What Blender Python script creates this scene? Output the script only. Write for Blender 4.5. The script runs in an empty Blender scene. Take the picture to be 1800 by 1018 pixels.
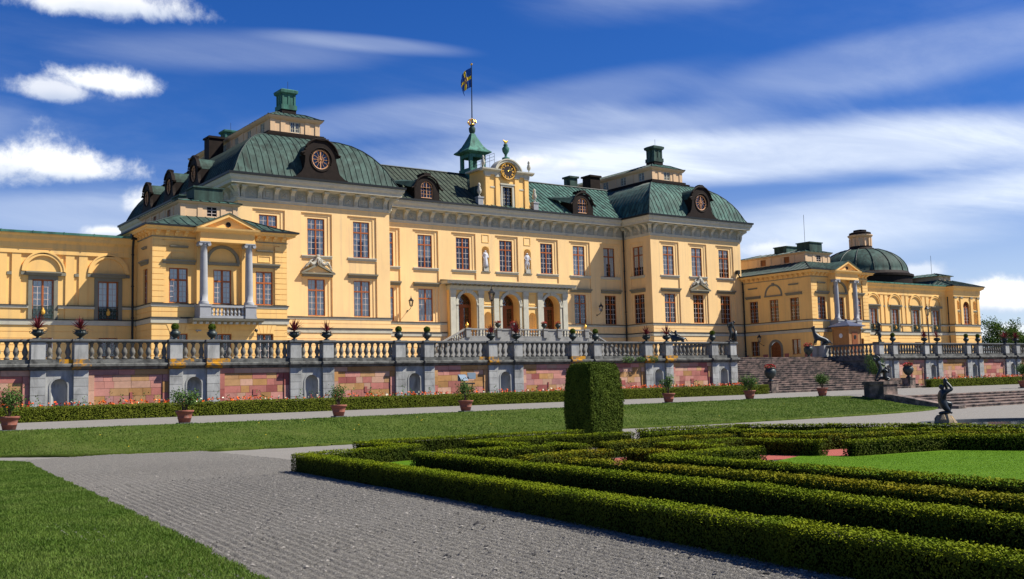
import bpy, math, random
import numpy as np
from mathutils import Vector, Matrix
R = math.radians
random.seed(7); RNG = np.random.default_rng(7)
SC = bpy.context.scene
COL = SC.collection

# ------------------------------------------------------------------ camera, sky, sun, exposure
CAM = Vector((-65.5216, -91.8368, 1.7))
cam_d = bpy.data.cameras.new('camera'); cam_d.sensor_width = 36.0; cam_d.lens = 36.0*1841.58/1800.0
cam_d.clip_start = 0.1; cam_d.clip_end = 4000
cam = bpy.data.objects.new('camera', cam_d); COL.objects.link(cam)
yw, pt, rl = R(35.7444), R(5.2365), R(1.5)
fw = Vector((math.sin(yw)*math.cos(pt), math.cos(yw)*math.cos(pt), math.sin(pt)))
rt = Vector((math.cos(yw), -math.sin(yw), 0)); up = rt.cross(fw)
cx = rt*math.cos(rl) - up*math.sin(rl); cy = rt*math.sin(rl) + up*math.cos(rl)
m = Matrix((cx, cy, -fw)).transposed().to_4x4(); m.translation = CAM
cam.matrix_world = m
SC.camera = cam

LIGHT = Vector((-0.74, 0.483, -1.0)).normalized()          # direction the sunlight travels
sun_d = bpy.data.lights.new('sun', 'SUN'); sun_d.energy = 5.0; sun_d.angle = R(0.53); sun_d.color = (1.0, 0.95, 0.86)
sun = bpy.data.objects.new('sun', sun_d); COL.objects.link(sun)
sun.rotation_euler = LIGHT.to_track_quat('-Z', 'Y').to_euler(); sun.location = (30, -60, 80)
ELEV = math.asin(-LIGHT.z)
AZ = math.atan2(-LIGHT.x, -LIGHT.y)                        # compass angle of the sun from +Y towards +X

SC.view_settings.view_transform = 'Standard'; SC.view_settings.look = 'None'
SC.view_settings.exposure = 0.60; SC.view_settings.gamma = 1.0
SC.view_settings.use_curve_mapping = False

W = bpy.data.worlds.new('World'); SC.world = W; W.use_nodes = True; W.cycles.sampling_method = 'MANUAL'; W.cycles.sample_map_resolution = 256
def build_world():
    nt = W.node_tree; N = nt.nodes; L = nt.links; N.clear()
    out = N.new('ShaderNodeOutputWorld'); bg = N.new('ShaderNodeBackground'); L.new(bg.outputs[0], out.inputs[0])
    bg.inputs[1].default_value = 0.085
    sky = N.new('ShaderNodeTexSky'); sky.sky_type = 'NISHITA'; sky.sun_disc = False
    sky.sun_elevation = ELEV; sky.sun_rotation = AZ; sky.altitude = 50; sky.air_density = 1.0; sky.dust_density = 0.3; sky.ozone_density = 3.0
    hs = N.new('ShaderNodeHueSaturation'); hs.inputs['Saturation'].default_value = 1.34; hs.inputs['Value'].default_value = 0.62
    hs.inputs['Hue'].default_value = 0.503
    tint = N.new('ShaderNodeMix'); tint.data_type = 'RGBA'; tint.blend_type = 'MULTIPLY'; tint.inputs[0].default_value = 1.0; tint.inputs[7].default_value = (0.60, 0.84, 1.34, 1)
    L.new(sky.outputs[0], hs.inputs['Color']); L.new(hs.outputs[0], tint.inputs[6])
    tc = N.new('ShaderNodeTexCoord')
    def math_(op, a, b=None, c=None, clamp=False):
        n = N.new('ShaderNodeMath'); n.operation = op; n.use_clamp = clamp
        for i, x in enumerate((a, b, c)):
            if x is None: continue
            if isinstance(x, (int, float)): n.inputs[i].default_value = x
            else: L.new(x, n.inputs[i])
        return n.outputs[0]
    def vm(op, a, b):
        n = N.new('ShaderNodeVectorMath'); n.operation = op
        for i, x in enumerate((a, b)):
            if isinstance(x, (tuple, Vector)): n.inputs[i].default_value = tuple(x)
            else: L.new(x, n.inputs[i])
        return n.outputs['Value'] if op == 'DOT_PRODUCT' else n.outputs[0]
    D = tc.outputs['Generated']
    def noise(vec, scale, detail=6, rough=0.55, dist=0.0):
        n = N.new('ShaderNodeTexNoise'); n.inputs['Scale'].default_value = scale; n.inputs['Detail'].default_value = detail
        n.inputs['Roughness'].default_value = rough; n.inputs['Distortion'].default_value = dist; L.new(vec, n.inputs['Vector']); return n.outputs[0]
    def ramp(x, a, b):
        n = N.new('ShaderNodeMapRange'); n.interpolation_type = 'SMOOTHSTEP'; n.inputs[1].default_value = a; n.inputs[2].default_value = b
        L.new(x, n.inputs[0]); return n.outputs[0]
    def direction(u, v):
        return (fw*1841.58 + cx*(u-900) + cy*(509-v)).normalized()
    # high thin cloud: streaks on a cloud plane overhead, all round the sky
    sep = N.new('ShaderNodeSeparateXYZ'); L.new(D, sep.inputs[0])
    zz = math_('ADD', math_('MAXIMUM', sep.outputs[2], 0.0), 0.10)
    comb = N.new('ShaderNodeCombineXYZ')
    L.new(math_('DIVIDE', sep.outputs[0], zz), comb.inputs[0]); L.new(math_('DIVIDE', sep.outputs[1], zz), comb.inputs[1])
    def plane(rot, sx, sy, lx, ly):
        mp = N.new('ShaderNodeMapping'); mp.inputs['Rotation'].default_value = (0, 0, R(rot)); mp.inputs['Scale'].default_value = (sx, sy, 1.0); mp.inputs['Location'].default_value = (lx, ly, 0.0)
        L.new(comb.outputs[0], mp.inputs[0]); return mp.outputs[0]
    fine = ramp(noise(plane(84, 0.42, 1.25, 0.0, 0.0), 1.4, 11, 0.64, 1.2), 0.25, 0.85)        # combed streaks
    wob = noise(plane(52, 0.5, 0.8, 3.0, 1.0), 1.0, 7, 0.6, 0.6)
    fluff = ramp(wob, 0.46, 0.80)
    thin = math_('MULTIPLY', math_('MULTIPLY', fluff, fine), 0.20)
    def tangent(u, v, tilt):
        c = direction(u, v); ta = c.cross(Vector((0, 0, 1))).normalized(); tb = ta.cross(c)
        return c, ta*math.cos(tilt)+tb*math.sin(tilt), tb*math.cos(tilt)-ta*math.sin(tilt)
    for (u, v, a, b, tilt, s) in VEILS:
        c, ta, tb = tangent(u, v, R(tilt)); d = vm('SUBTRACT', D, c)
        x = math_('DIVIDE', vm('DOT_PRODUCT', d, ta), a/1841.58); y = math_('DIVIDE', vm('DOT_PRODUCT', d, tb), b/1841.58)
        r_ = math_('SQRT', math_('ADD', math_('MULTIPLY', x, x), math_('MULTIPLY', y, y)))
        f = math_('ADD', math_('SUBTRACT', 1.0, r_), math_('MULTIPLY', math_('SUBTRACT', wob, 0.5), 0.9))
        k = math_('MULTIPLY', math_('MULTIPLY', ramp(f, 0.0, 0.70), s), math_('GREATER_THAN', vm('DOT_PRODUCT', D, c), 0.2))
        thin = math_('ADD', thin, math_('MULTIPLY', k, math_('ADD', 0.55, math_('MULTIPLY', fine, 0.48))))
    low = math_('MULTIPLY', ramp(sep.outputs[2], 0.24, 0.0), 0.55)
    thin = math_('ADD', thin, low, clamp=True)
    # cumulus: banks of puffs, each with its own place in the sky
    puff = None; shade = None
    nz = noise(D, 22.0, 9, 0.66, 0.2)
    nz2 = noise(D, 9.0, 5, 0.55, 0.0)
    for (u, v, a, b, s) in CUMULUS:
        c = direction(u, v); ta = (Vector((0, 0, 1)).cross(c)).normalized()*-1; tb = c.cross(ta)*-1
        if tb.z < 0: tb = -tb
        d = vm('SUBTRACT', D, c)
        x = math_('DIVIDE', vm('DOT_PRODUCT', d, ta), a/1841.58); y = math_('DIVIDE', vm('DOT_PRODUCT', d, tb), b/1841.58)
        yb = math_('MULTIPLY', y, math_('ADD', 1.0, math_('MULTIPLY', ramp(y, 0.0, -0.3), 0.7)))   # flatter base
        r2 = math_('ADD', math_('MULTIPLY', x, x), math_('MULTIPLY', yb, yb))
        front = vm('DOT_PRODUCT', D, c)
        f = math_('SUBTRACT', 1.0, math_('SQRT', r2))
        f = math_('ADD', f, math_('ADD', math_('MULTIPLY', math_('SUBTRACT', nz, 0.5), 1.8), math_('MULTIPLY', math_('SUBTRACT', nz2, 0.5), 1.3)))
        k = math_('MULTIPLY', math_('MULTIPLY', ramp(f, 0.0, 0.70), s), math_('GREATER_THAN', front, 0.2))
        sh = math_('MULTIPLY', k, ramp(math_('ADD', y, math_('MULTIPLY', math_('SUBTRACT', nz2, 0.5), 1.8)), -0.60, 0.30))
        puff = k if puff is None else math_('MAXIMUM', puff, k)
        shade = sh if shade is None else math_('MAXIMUM', shade, sh)
    mix1 = N.new('ShaderNodeMix'); mix1.data_type = 'RGBA'
    L.new(thin, mix1.inputs[0]); L.new(tint.outputs[2], mix1.inputs[6]); mix1.inputs[7].default_value = (7.2, 7.9, 8.9, 1)
    ccol = N.new('ShaderNodeMix'); ccol.data_type = 'RGBA'; L.new(shade, ccol.inputs[0])
    ccol.inputs[6].default_value = (5.2, 5.9, 7.1, 1); ccol.inputs[7].default_value = (9.6, 9.6, 9.5, 1)
    mix2 = N.new('ShaderNodeMix'); mix2.data_type = 'RGBA'; L.new(puff, mix2.inputs[0]); L.new(mix1.outputs[2], mix2.inputs[6]); L.new(ccol.outputs[2], mix2.inputs[7])
    L.new(mix2.outputs[2], bg.inputs[0])
# where the heaped clouds stand: bearing and height given as the view angle from the camera's axis, then half-width, half-height, density
VEILS = [(1430, 266, 820, 64, -1, 1.0), (1090, 235, 430, 60, 2, 0.42), (1040, 165, 300, 50, 8, 0.20), (1560, 110, 560, 60, 3, 0.26), (720, 205, 330, 40, 4, 0.26), (640, 75, 240, 20, -4, 0.28), (1450, 400, 460, 80, 2, 0.62), (1700, 335, 300, 40, 0, 0.32), (420, 90, 320, 45, 2, 0.20), (120, 380, 360, 50, 0, 0.28), (980, 330, 200, 50, 0, 0.35),
         (2300, 220, 620, 90, 4, 0.7), (-500, 200, 500, 80, 4, 0.5), (600, -300, 700, 90, 10, 0.4), (1700, -250, 800, 120, 8, 0.5)]
CUMULUS = [(190, 8, 210, 44, 0.9), (105, 160, 80, 30, 0.75), (170, 146, 92, 36, 0.95), (20, 285, 150, 62, 1.0), (120, 298, 120, 42, 1.0), (252, 362, 46, 36, 0.85), (185, 410, 56, 16, 0.85),
           (925, 290, 70, 34, 0.85), (1000, 295, 36, 26, 0.7), (1365, 440, 95, 24, 0.7), (1610, 480, 60, 20, 0.6), (1770, 525, 110, 42, 0.95), (1760, 590, 120, 22, 0.7),
           (-260, 250, 260, 80, 1.0), (-420, 60, 260, 70, 0.9), (2150, 500, 230, 70, 0.9), (2500, 380, 260, 80, 0.8)]
build_world()

# ------------------------------------------------------------------ helpers
WL = {}                                                     # world location of every object made here
def wl(o): return WL[o.name] if o is not None else Vector((0, 0, 0))
def tag(o, label=None, cat=None, group=None, kind=None):
    if label: o['label'] = label
    if cat: o['category'] = cat
    if group: o['group'] = group
    if kind: o['kind'] = kind
    return o
def thing(name, loc, label, cat, group=None):
    o = bpy.data.objects.new(name, None); o.empty_display_size = 0.2; COL.objects.link(o)
    o.location = loc; WL[o.name] = Vector(loc); return tag(o, label, cat, group)
def inst(name, mesh, parent, loc, rotz=0.0, scale=None):
    """one object that shares a mesh; loc is a world location"""
    o = bpy.data.objects.new(name, mesh); COL.objects.link(o); loc = Vector(loc)
    o.location = loc - wl(parent); o.rotation_euler = (0, 0, rotz)
    if scale: o.scale = scale
    if parent is not None: o.parent = parent
    WL[o.name] = loc; return o
class MB:
    def __init__(s): s.v = []; s.f = []; s.m = []
    def quad(s, *p, m=0):
        n = len(s.v); s.v += [tuple(q) for q in p]; s.f.append(tuple(range(n, n+len(p)))); s.m.append(m); return s
    def box(s, x0, y0, z0, x1, y1, z1, m=0):
        x0, x1 = min(x0, x1), max(x0, x1); y0, y1 = min(y0, y1), max(y0, y1); z0, z1 = min(z0, z1), max(z0, z1)
        n = len(s.v)
        s.v += [(x0,y0,z0),(x1,y0,z0),(x1,y1,z0),(x0,y1,z0),(x0,y0,z1),(x1,y0,z1),(x1,y1,z1),(x0,y1,z1)]
        for a in ((0,3,2,1),(4,5,6,7),(0,1,5,4),(1,2,6,5),(2,3,7,6),(3,0,4,7)): s.f.append(tuple(n+i for i in a)); s.m.append(m)
        return s
    def prism(s, poly, ax, a0, a1, m=0):
        """poly: 2-D points in the plane across axis ax ('x': (y,z), 'y': (x,z), 'z': (x,y))"""
        def P(p, a): return {'x': (a, p[0], p[1]), 'y': (p[0], a, p[1]), 'z': (p[0], p[1], a)}[ax]
        n = len(s.v); k = len(poly)
        s.v += [P(p, a0) for p in poly] + [P(p, a1) for p in poly]
        s.f.append(tuple(range(n+k-1, n-1, -1))); s.f.append(tuple(range(n+k, n+2*k))); s.m += [m, m]
        for i in range(k): s.f.append((n+i, n+(i+1) % k, n+k+(i+1) % k, n+k+i)); s.m.append(m)
        return s
    def lathe(s, prof, n=16, c=(0, 0, 0), m=0, cap=True, sq=False, ph=0.0):
        b = len(s.v); k = len(prof)
        for r, z in prof:
            for i in range(n):
                t = 2*math.pi*(i+0.5)/n + ph
                rr = r/math.cos(math.pi/n) if sq else r
                s.v.append((c[0]+rr*math.cos(t), c[1]+rr*math.sin(t), c[2]+z))
        for j in range(k-1):
            for i in range(n):
                s.f.append((b+j*n+i, b+j*n+(i+1) % n, b+(j+1)*n+(i+1) % n, b+(j+1)*n+i)); s.m.append(m)
        if cap:
            s.f.append(tuple(b+i for i in range(n-1, -1, -1))); s.f.append(tuple(b+(k-1)*n+i for i in range(n))); s.m += [m, m]
        return s
    def tube(s, pts, rad, n=6, m=0):
        b = len(s.v); pts = [Vector(p) for p in pts]; k = len(pts)
        if not isinstance(rad, (list, tuple)): rad = [rad]*k
        for j, p in enumerate(pts):
            t = (pts[min(j+1, k-1)] - pts[max(j-1, 0)]).normalized()
            a = t.cross(Vector((0, 0, 1)) if abs(t.z) < 0.9 else Vector((1, 0, 0))).normalized(); c = t.cross(a)
            for i in range(n):
                th = 2*math.pi*i/n; q = p + (a*math.cos(th) + c*math.sin(th))*rad[j]; s.v.append(tuple(q))
        for j in range(k-1):
            for i in range(n): s.f.append((b+j*n+i, b+j*n+(i+1) % n, b+(j+1)*n+(i+1) % n, b+(j+1)*n+i)); s.m.append(m)
        s.f.append(tuple(b+i for i in range(n-1, -1, -1))); s.f.append(tuple(b+(k-1)*n+i for i in range(n))); s.m += [m, m]
        return s
    def ball(s, c, r, n=10, k=6, m=0, sz=1.0):
        return s.lathe([(max(0.001, r*math.sin(math.pi*j/k)), -r*sz*math.cos(math.pi*j/k)) for j in range(k+1)], n, c, m)
    def mesh(s, name, mats, off=(0, 0, 0), smooth=False):
        me = bpy.data.meshes.new(name); o = Vector(off)
        v = np.array(s.v, dtype=np.float64) - np.array(off)
        me.from_pydata(v.tolist(), [], s.f)
        mats = mats if isinstance(mats, (list, tuple)) else [mats]
        for x in mats: me.materials.append(MT[x])
        if len(mats) > 1: me.polygons.foreach_set('material_index', s.m)
        if smooth: me.polygons.foreach_set('use_smooth', [True]*len(s.f))
        me.update(); return me
    def build(s, name, mats, parent=None, smooth=False, loc=None, kind=None):
        off = wl(parent) if parent is not None else (Vector(loc) if loc else Vector((0, 0, 0)))
        me = s.mesh(name, mats, off, smooth)
        o = bpy.data.objects.new(name, me); COL.objects.link(o)
        if parent is not None: o.parent = parent
        elif loc: o.location = loc
        WL[o.name] = off.copy()
        if kind: o['kind'] = kind
        return o
def np_mesh(name, v, nper, mat, parent=None, smooth=False, loc=(0, 0, 0), kind=None):
    """many loose faces of nper corners each, straight from numpy"""
    off = np.array(wl(parent)) if parent is not None else np.array(loc)
    v = np.asarray(v, np.float32).reshape(-1, 3) - off.astype(np.float32); nv = len(v); nf = nv//nper
    me = bpy.data.meshes.new(name); me.vertices.add(nv); me.vertices.foreach_set('co', v.ravel())
    me.loops.add(nv); me.loops.foreach_set('vertex_index', np.arange(nv, dtype=np.int32))
    me.polygons.add(nf); me.polygons.foreach_set('loop_start', np.arange(0, nv, nper, dtype=np.int32))
    me.materials.append(MT[mat]); me.update(calc_edges=True)
    o = bpy.data.objects.new(name, me); COL.objects.link(o)
    if parent is not None: o.parent = parent
    else: o.location = loc
    WL[o.name] = Vector(off.tolist())
    if kind: o['kind'] = kind
    return o
def grid_mesh(name, X, Y, Z, mat, kind='structure', smooth=True):
    ny, nx = X.shape; v = np.stack([X, Y, Z], -1).reshape(-1, 3).astype(np.float32)
    i = (np.arange(ny-1)[:, None]*nx + np.arange(nx-1)[None, :]).ravel()
    f = np.stack([i, i+1, i+nx+1, i+nx], 1).astype(np.int32)
    me = bpy.data.meshes.new(name); me.vertices.add(len(v)); me.vertices.foreach_set('co', v.ravel())
    me.loops.add(f.size); me.loops.foreach_set('vertex_index', f.ravel()); me.polygons.add(len(f))
    me.polygons.foreach_set('loop_start', np.arange(0, f.size, 4, dtype=np.int32))
    if smooth: me.polygons.foreach_set('use_smooth', np.ones(len(f), bool))
    me.materials.append(MT[mat]); me.update(calc_edges=True)
    o = bpy.data.objects.new(name, me); COL.objects.link(o); WL[o.name] = Vector((0, 0, 0)); o['kind'] = kind; return o

# ------------------------------------------------------------------ materials
MT = {}
def mat(name, col, rough=0.8, var=0.0, scale=3.0, col2=None, bump=0.0, bscale=None, bdist=0.02, rnd=0.0, hue_rnd=0.0, spec=0.3, metal=0.0, stain=None, stain_scale=0.6, stain_thr=(0.55, 0.75), stretch=None, trans=0.0, aniso=(1, 1, 1), streak=None):
    M = bpy.data.materials.new(name); M.use_nodes = True; nt = M.node_tree; N = nt.nodes; L = nt.links
    b = N['Principled BSDF']; b.inputs['Roughness'].default_value = rough; b.inputs['Metallic'].default_value = metal
    b.inputs['Specular IOR Level'].default_value = spec
    g = N.new('ShaderNodeNewGeometry'); mp = N.new('ShaderNodeMapping'); mp.inputs['Scale'].default_value = aniso; L.new(g.outputs['Position'], mp.inputs[0]); pos = mp.outputs[0]
    def noise(sc, det=6, ro=0.6, v=None, dist=0.0):
        n = N.new('ShaderNodeTexNoise'); n.inputs['Scale'].default_value = sc; n.inputs['Detail'].default_value = det; n.inputs['Roughness'].default_value = ro; n.inputs['Distortion'].default_value = dist
        L.new(v or pos, n.inputs['Vector']); return n.outputs[0]
    def rng(x, a, bb, c=0.0, d=1.0):
        n = N.new('ShaderNodeMapRange'); n.inputs[1].default_value = a; n.inputs[2].default_value = bb; n.inputs[3].default_value = c; n.inputs[4].default_value = d; L.new(x, n.inputs[0]); return n.outputs[0]
    def mix(f, a, c):
        n = N.new('ShaderNodeMix'); n.data_type = 'RGBA'
        for i, x in ((0, f), (6, a), (7, c)):
            if isinstance(x, tuple): n.inputs[i].default_value = (*x, 1)
            elif isinstance(x, (int, float)): n.inputs[i].default_value = x
            else: L.new(x, n.inputs[i])
        return n.outputs[2]
    c = col
    if col2 is not None: c = mix(rng(noise(scale), 0.35, 0.65), col, col2)
    elif var: c = mix(rng(noise(scale), 0.3, 0.7), tuple(x*(1-var) for x in col), tuple(min(1, x*(1+var)) for x in col))
    if stain is not None:
        v = None
        if stretch:
            mp2 = N.new('ShaderNodeMapping'); mp2.inputs['Scale'].default_value = stretch; L.new(g.outputs['Position'], mp2.inputs[0]); v = mp2.outputs[0]
        c = mix(rng(noise(stain_scale, 8, 0.65, v, 0.4), stain_thr[0], stain_thr[1]), c if not isinstance(c, tuple) else c, stain)
    if streak:
        mp3 = N.new('ShaderNodeMapping'); mp3.inputs['Scale'].default_value = (2.6, 2.6, 0.10); L.new(g.outputs['Position'], mp3.inputs[0])
        fm = N.new('ShaderNodeMath'); fm.operation = 'MULTIPLY'; L.new(rng(noise(1.0, 6, 0.6, mp3.outputs[0], 0.3), 0.50, 0.78), fm.inputs[0]); L.new(rng(noise(0.22, 3, 0.5), 0.40, 0.62), fm.inputs[1])
        c = mix(fm.outputs[0], c, streak)
    if rnd or hue_rnd:
        oi = N.new('ShaderNodeObjectInfo'); hs = N.new('ShaderNodeHueSaturation')
        L.new(rng(oi.outputs['Random'], 0, 1, 1-rnd, 1+rnd), hs.inputs['Value'])
        if hue_rnd: L.new(rng(oi.outputs['Random'], 0, 1, 0.5-hue_rnd, 0.5+hue_rnd), hs.inputs['Hue'])
        if isinstance(c, tuple): hs.inputs['Color'].default_value = (*c, 1)
        else: L.new(c, hs.inputs['Color'])
        c = hs.outputs[0]
    if isinstance(c, tuple): b.inputs['Base Color'].default_value = (*c, 1)
    else: L.new(c, b.inputs['Base Color'])
    if bump:
        bn = N.new('ShaderNodeBump'); bn.inputs['Strength'].default_value = bump; bn.inputs['Distance'].default_value = bdist
        L.new(noise(bscale or scale*6, 5, 0.65), bn.inputs['Height']); L.new(bn.outputs[0], b.inputs['Normal'])
    if trans:
        tr = N.new('ShaderNodeBsdfTranslucent'); ms = N.new('ShaderNodeMixShader'); ms.inputs[0].default_value = trans
        if isinstance(c, tuple): tr.inputs[0].default_value = (*c, 1)
        else: L.new(c, tr.inputs[0])
        L.new(b.outputs[0], ms.inputs[1]); L.new(tr.outputs[0], ms.inputs[2]); L.new(ms.outputs[0], N['Material Output'].inputs[0])
    MT[name] = M; return M
mat('plaster_pale', (0.88, 0.59, 0.265), 0.9, 0.05, 0.35, streak=(0.62, 0.44, 0.24), stain=(0.72, 0.48, 0.235), stain_scale=0.8, stain_thr=(0.5, 0.9), stretch=(1, 1, 0.25), bump=0.15, bscale=30, bdist=0.004)
mat('plaster_gold', (0.87, 0.54, 0.185), 0.9, 0.06, 0.35, streak=(0.60, 0.39, 0.17), stain=(0.68, 0.42, 0.16), stain_scale=0.8, stain_thr=(0.5, 0.9), stretch=(1, 1, 0.25), bump=0.15, bscale=30, bdist=0.004)
mat('plaster_rose', (0.70, 0.47, 0.27), 0.9, 0.06, 0.8, stain=(0.52, 0.40, 0.28), stain_scale=0.7)
mat('trim_grey', (0.215, 0.20, 0.145), 0.85, 0.08, 2.0, stain=(0.19, 0.18, 0.14), stain_scale=1.2, bump=0.15, bscale=20, bdist=0.005)
mat('trim_light', (0.52, 0.49, 0.38), 0.85, 0.08, 2.0, stain=(0.34, 0.33, 0.27), stain_scale=1.0)
mat('trim_top', (0.035, 0.037, 0.035), 0.6, 0.2, 3.0)
mat('landing_stone', (0.27, 0.265, 0.245), 0.85, 0.12, 2.0, stain=(0.15, 0.15, 0.135), stain_scale=1.5)
mat('stone_white', (0.33, 0.335, 0.34), 0.8, 0.08, 2.0, stain=(0.23, 0.235, 0.24), stain_scale=1.5)
mat('statue_white', (0.60, 0.61, 0.64), 0.7, 0.12, 5.0)
mat('statue_stone', (0.42, 0.40, 0.33), 0.8, 0.15, 5.0)
def copper(name, a, b_, dark, thr):
    mat(name, a, 0.7, 0.0, 0.55, col2=b_, stain=dark, stain_scale=1.1, stain_thr=thr, stretch=(1.6, 1.6, 0.22), bump=0.1, bscale=6, bdist=0.02, spec=0.15)
copper('copper_green', (0.037, 0.072, 0.057), (0.073, 0.128, 0.103), (0.018, 0.026, 0.020), (0.38, 0.68))
copper('copper_dull', (0.044, 0.060, 0.040), (0.068, 0.088, 0.060), (0.024, 0.026, 0.018), (0.42, 0.7))
copper('copper_teal', (0.046, 0.115, 0.090), (0.086, 0.185, 0.145), (0.018, 0.030, 0.026), (0.40, 0.68))
copper('copper_bright', (0.045, 0.15, 0.11), (0.085, 0.22, 0.165), (0.022, 0.05, 0.04), (0.44, 0.72))
mat('copper_dark', (0.017, 0.011, 0.008), 0.7, 0.35, 2.0, spec=0.12)
mat('frieze_stone', (0.42, 0.40, 0.315), 0.85, 0.12, 2.0, stain=(0.26, 0.25, 0.20), stain_scale=1.4)
mat('seam_dark', (0.017, 0.030, 0.025), 0.6, 0.3, 1.0)
mat('window_wood', (0.36, 0.100, 0.024), 0.55, 0.15, 4.0, rnd=0.12)
mat('door_wood', (0.24, 0.072, 0.018), 0.5, 0.2, 4.0)
mat('muntin', (0.60, 0.50, 0.44), 0.6)
mat('dormer_wood', (0.52, 0.27, 0.13), 0.6)
mat('curtain', (0.86, 0.88, 0.83), 0.9, 0.10, 3.0, aniso=(6, 6, 0.3), rnd=0.12)
mat('dark_room', (0.012, 0.012, 0.014), 0.9)
mat('pipe_black', (0.014, 0.017, 0.018), 0.5)
mat('iron', (0.012, 0.013, 0.014), 0.45, spec=0.5)
mat('railing_green', (0.03, 0.06, 0.045), 0.5)
mat('gold', (0.95, 0.55, 0.10), 0.3, metal=0.9)
mat('gold_paint', (0.75, 0.40, 0.06), 0.5)
mat('clock_black', (0.02, 0.012, 0.010), 0.5)
mat('terrace_stone', (0.37, 0.37, 0.345), 0.9, 0.14, 1.5, stain=(0.15, 0.15, 0.14), stain_scale=1.6, stain_thr=(0.46, 0.72), stretch=(1.3, 1.3, 0.4), bump=0.35, bscale=14, bdist=0.015, rnd=0.10)
mat('terrace_weathered', (0.15, 0.15, 0.135), 0.95, 0.2, 3.0, stain=(0.055, 0.055, 0.05), stain_scale=2.2, stain_thr=(0.42, 0.62), bump=0.5, bscale=18, bdist=0.02)
mat('terrace_rail', (0.115, 0.12, 0.118), 0.95, 0.2, 2.0, stain=(0.05, 0.052, 0.05), stain_scale=2.5, bump=0.3, bscale=16, bdist=0.01)
mat('baluster_stone', (0.145, 0.136, 0.115), 0.9, 0.15, 3.0, stain=(0.12, 0.12, 0.11), stain_scale=4.0, rnd=0.15)
mat('lichen', (0.12, 0.115, 0.10), 0.95, 0.2, 4.0, stain=(0.50, 0.235, 0.012), stain_scale=3.2, stain_thr=(0.44, 0.56), bump=0.5, bscale=18, bdist=0.02)
mat('stair_stone', (0.27, 0.195, 0.155), 0.95, 0.2, 2.0, stain=(0.06, 0.052, 0.045), stain_scale=1.6, stain_thr=(0.40, 0.58), bump=0.4, bscale=14, bdist=0.02)
for i, c in enumerate([(0.42, 0.155, 0.12), (0.49, 0.22, 0.17), (0.46, 0.26, 0.115), (0.42, 0.22, 0.08), (0.53, 0.31, 0.21), (0.31, 0.09, 0.075), (0.39, 0.19, 0.165)]):
    mat('sandstone_%d' % i, c, 0.9, 0.12, 3.0, stain=tuple(x*0.72 for x in c), stain_scale=2.5, bump=0.3, bscale=14, bdist=0.012, rnd=0.14)
mat('mortar', (0.20, 0.15, 0.12), 0.95, 0.2, 5.0)
mat('bronze', (0.018, 0.024, 0.024), 0.42, 0.4, 4.0, spec=0.6, metal=0.35)
mat('urn_bronze', (0.030, 0.042, 0.038), 0.5, 0.4, 5.0, spec=0.5, metal=0.25)
mat('terracotta', (0.23, 0.080, 0.052), 0.85, 0.2, 4.0, stain=(0.30, 0.19, 0.15), stain_scale=3.0, rnd=0.1)
mat('rock', (0.26, 0.20, 0.12), 0.95, 0.3, 3.0, stain=(0.55, 0.30, 0.08), stain_scale=1.6, bump=0.6, bscale=9, bdist=0.03)
mat('bark', (0.09, 0.065, 0.045), 0.95, 0.3, 8.0)
def leaf(name, a, b_, rough=0.65, tr=0.08, scale=2.0): mat(name, a, rough, 0.0, scale, col2=b_, trans=tr, spec=0.04)
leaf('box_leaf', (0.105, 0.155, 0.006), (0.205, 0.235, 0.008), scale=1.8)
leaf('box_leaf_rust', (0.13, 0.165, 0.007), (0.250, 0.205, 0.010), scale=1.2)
leaf('box_leaf_shaded', (0.034, 0.052, 0.005), (0.064, 0.080, 0.007), scale=2.2)  # darker copy of the box leaf for hedge flanks, shade put into its colour
leaf('wall_hedge_leaf', (0.10, 0.130, 0.012), (0.16, 0.18, 0.020), scale=2.0)
leaf('yew_leaf', (0.052, 0.082, 0.010), (0.095, 0.130, 0.016), scale=3.0)
leaf('shrub_leaf', (0.060, 0.110, 0.025), (0.11, 0.18, 0.045), scale=6.0)
leaf('tree_leaf', (0.07, 0.12, 0.02), (0.13, 0.19, 0.035), scale=1.0)
leaf('cordyline', (0.10, 0.018, 0.022), (0.17, 0.03, 0.035), 0.4, 0.15)
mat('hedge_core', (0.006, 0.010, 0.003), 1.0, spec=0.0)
mat('petal_orange', (0.86, 0.13, 0.006), 0.6, rnd=0.0, var=0.25, scale=9.0)
mat('petal_white', (0.75, 0.72, 0.55), 0.6)
mat('petal_red', (0.45, 0.02, 0.02), 0.6)
mat('flag_blue', (0.014, 0.085, 0.33), 0.8, trans=0.3); mat('flag_yellow', (0.95, 0.62, 0.02), 0.8, trans=0.3); mat('flag_crest', (0.45, 0.22, 0.15), 0.8)
mat('kiosk_wood', (0.34, 0.165, 0.06), 0.7, 0.15, 3.0); mat('kiosk_roof', (0.055, 0.07, 0.12), 0.5)
mat('panel_blue', (0.20, 0.26, 0.31), 0.25, spec=0.4); mat('lamp_glass', (0.5, 0.52, 0.5), 0.1, spec=0.8)
mat('water', (0.02, 0.03, 0.03), 0.05, spec=0.6)
mat('earth', (0.045, 0.035, 0.026), 1.0, 0.3, 6.0)
mat('crushed_brick', (0.34, 0.085, 0.06), 0.95, 0.3, 30.0, stain=(0.2, 0.05, 0.04), stain_scale=60, bump=0.6, bscale=60, bdist=0.02)
mat('lawn', (0.056, 0.085, 0.010), 0.9, 0.0, 1.2, col2=(0.082, 0.115, 0.016), stain=(0.12, 0.135, 0.034), stain_scale=0.55, stain_thr=(0.52, 0.8), bump=0.9, bscale=45, bdist=0.04, spec=0.1)
mat('lawn_bright', (0.070, 0.150, 0.003), 0.9, 0.0, 0.7, col2=(0.086, 0.170, 0.005), bump=0.6, bscale=55, bdist=0.03, spec=0.1)
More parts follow.
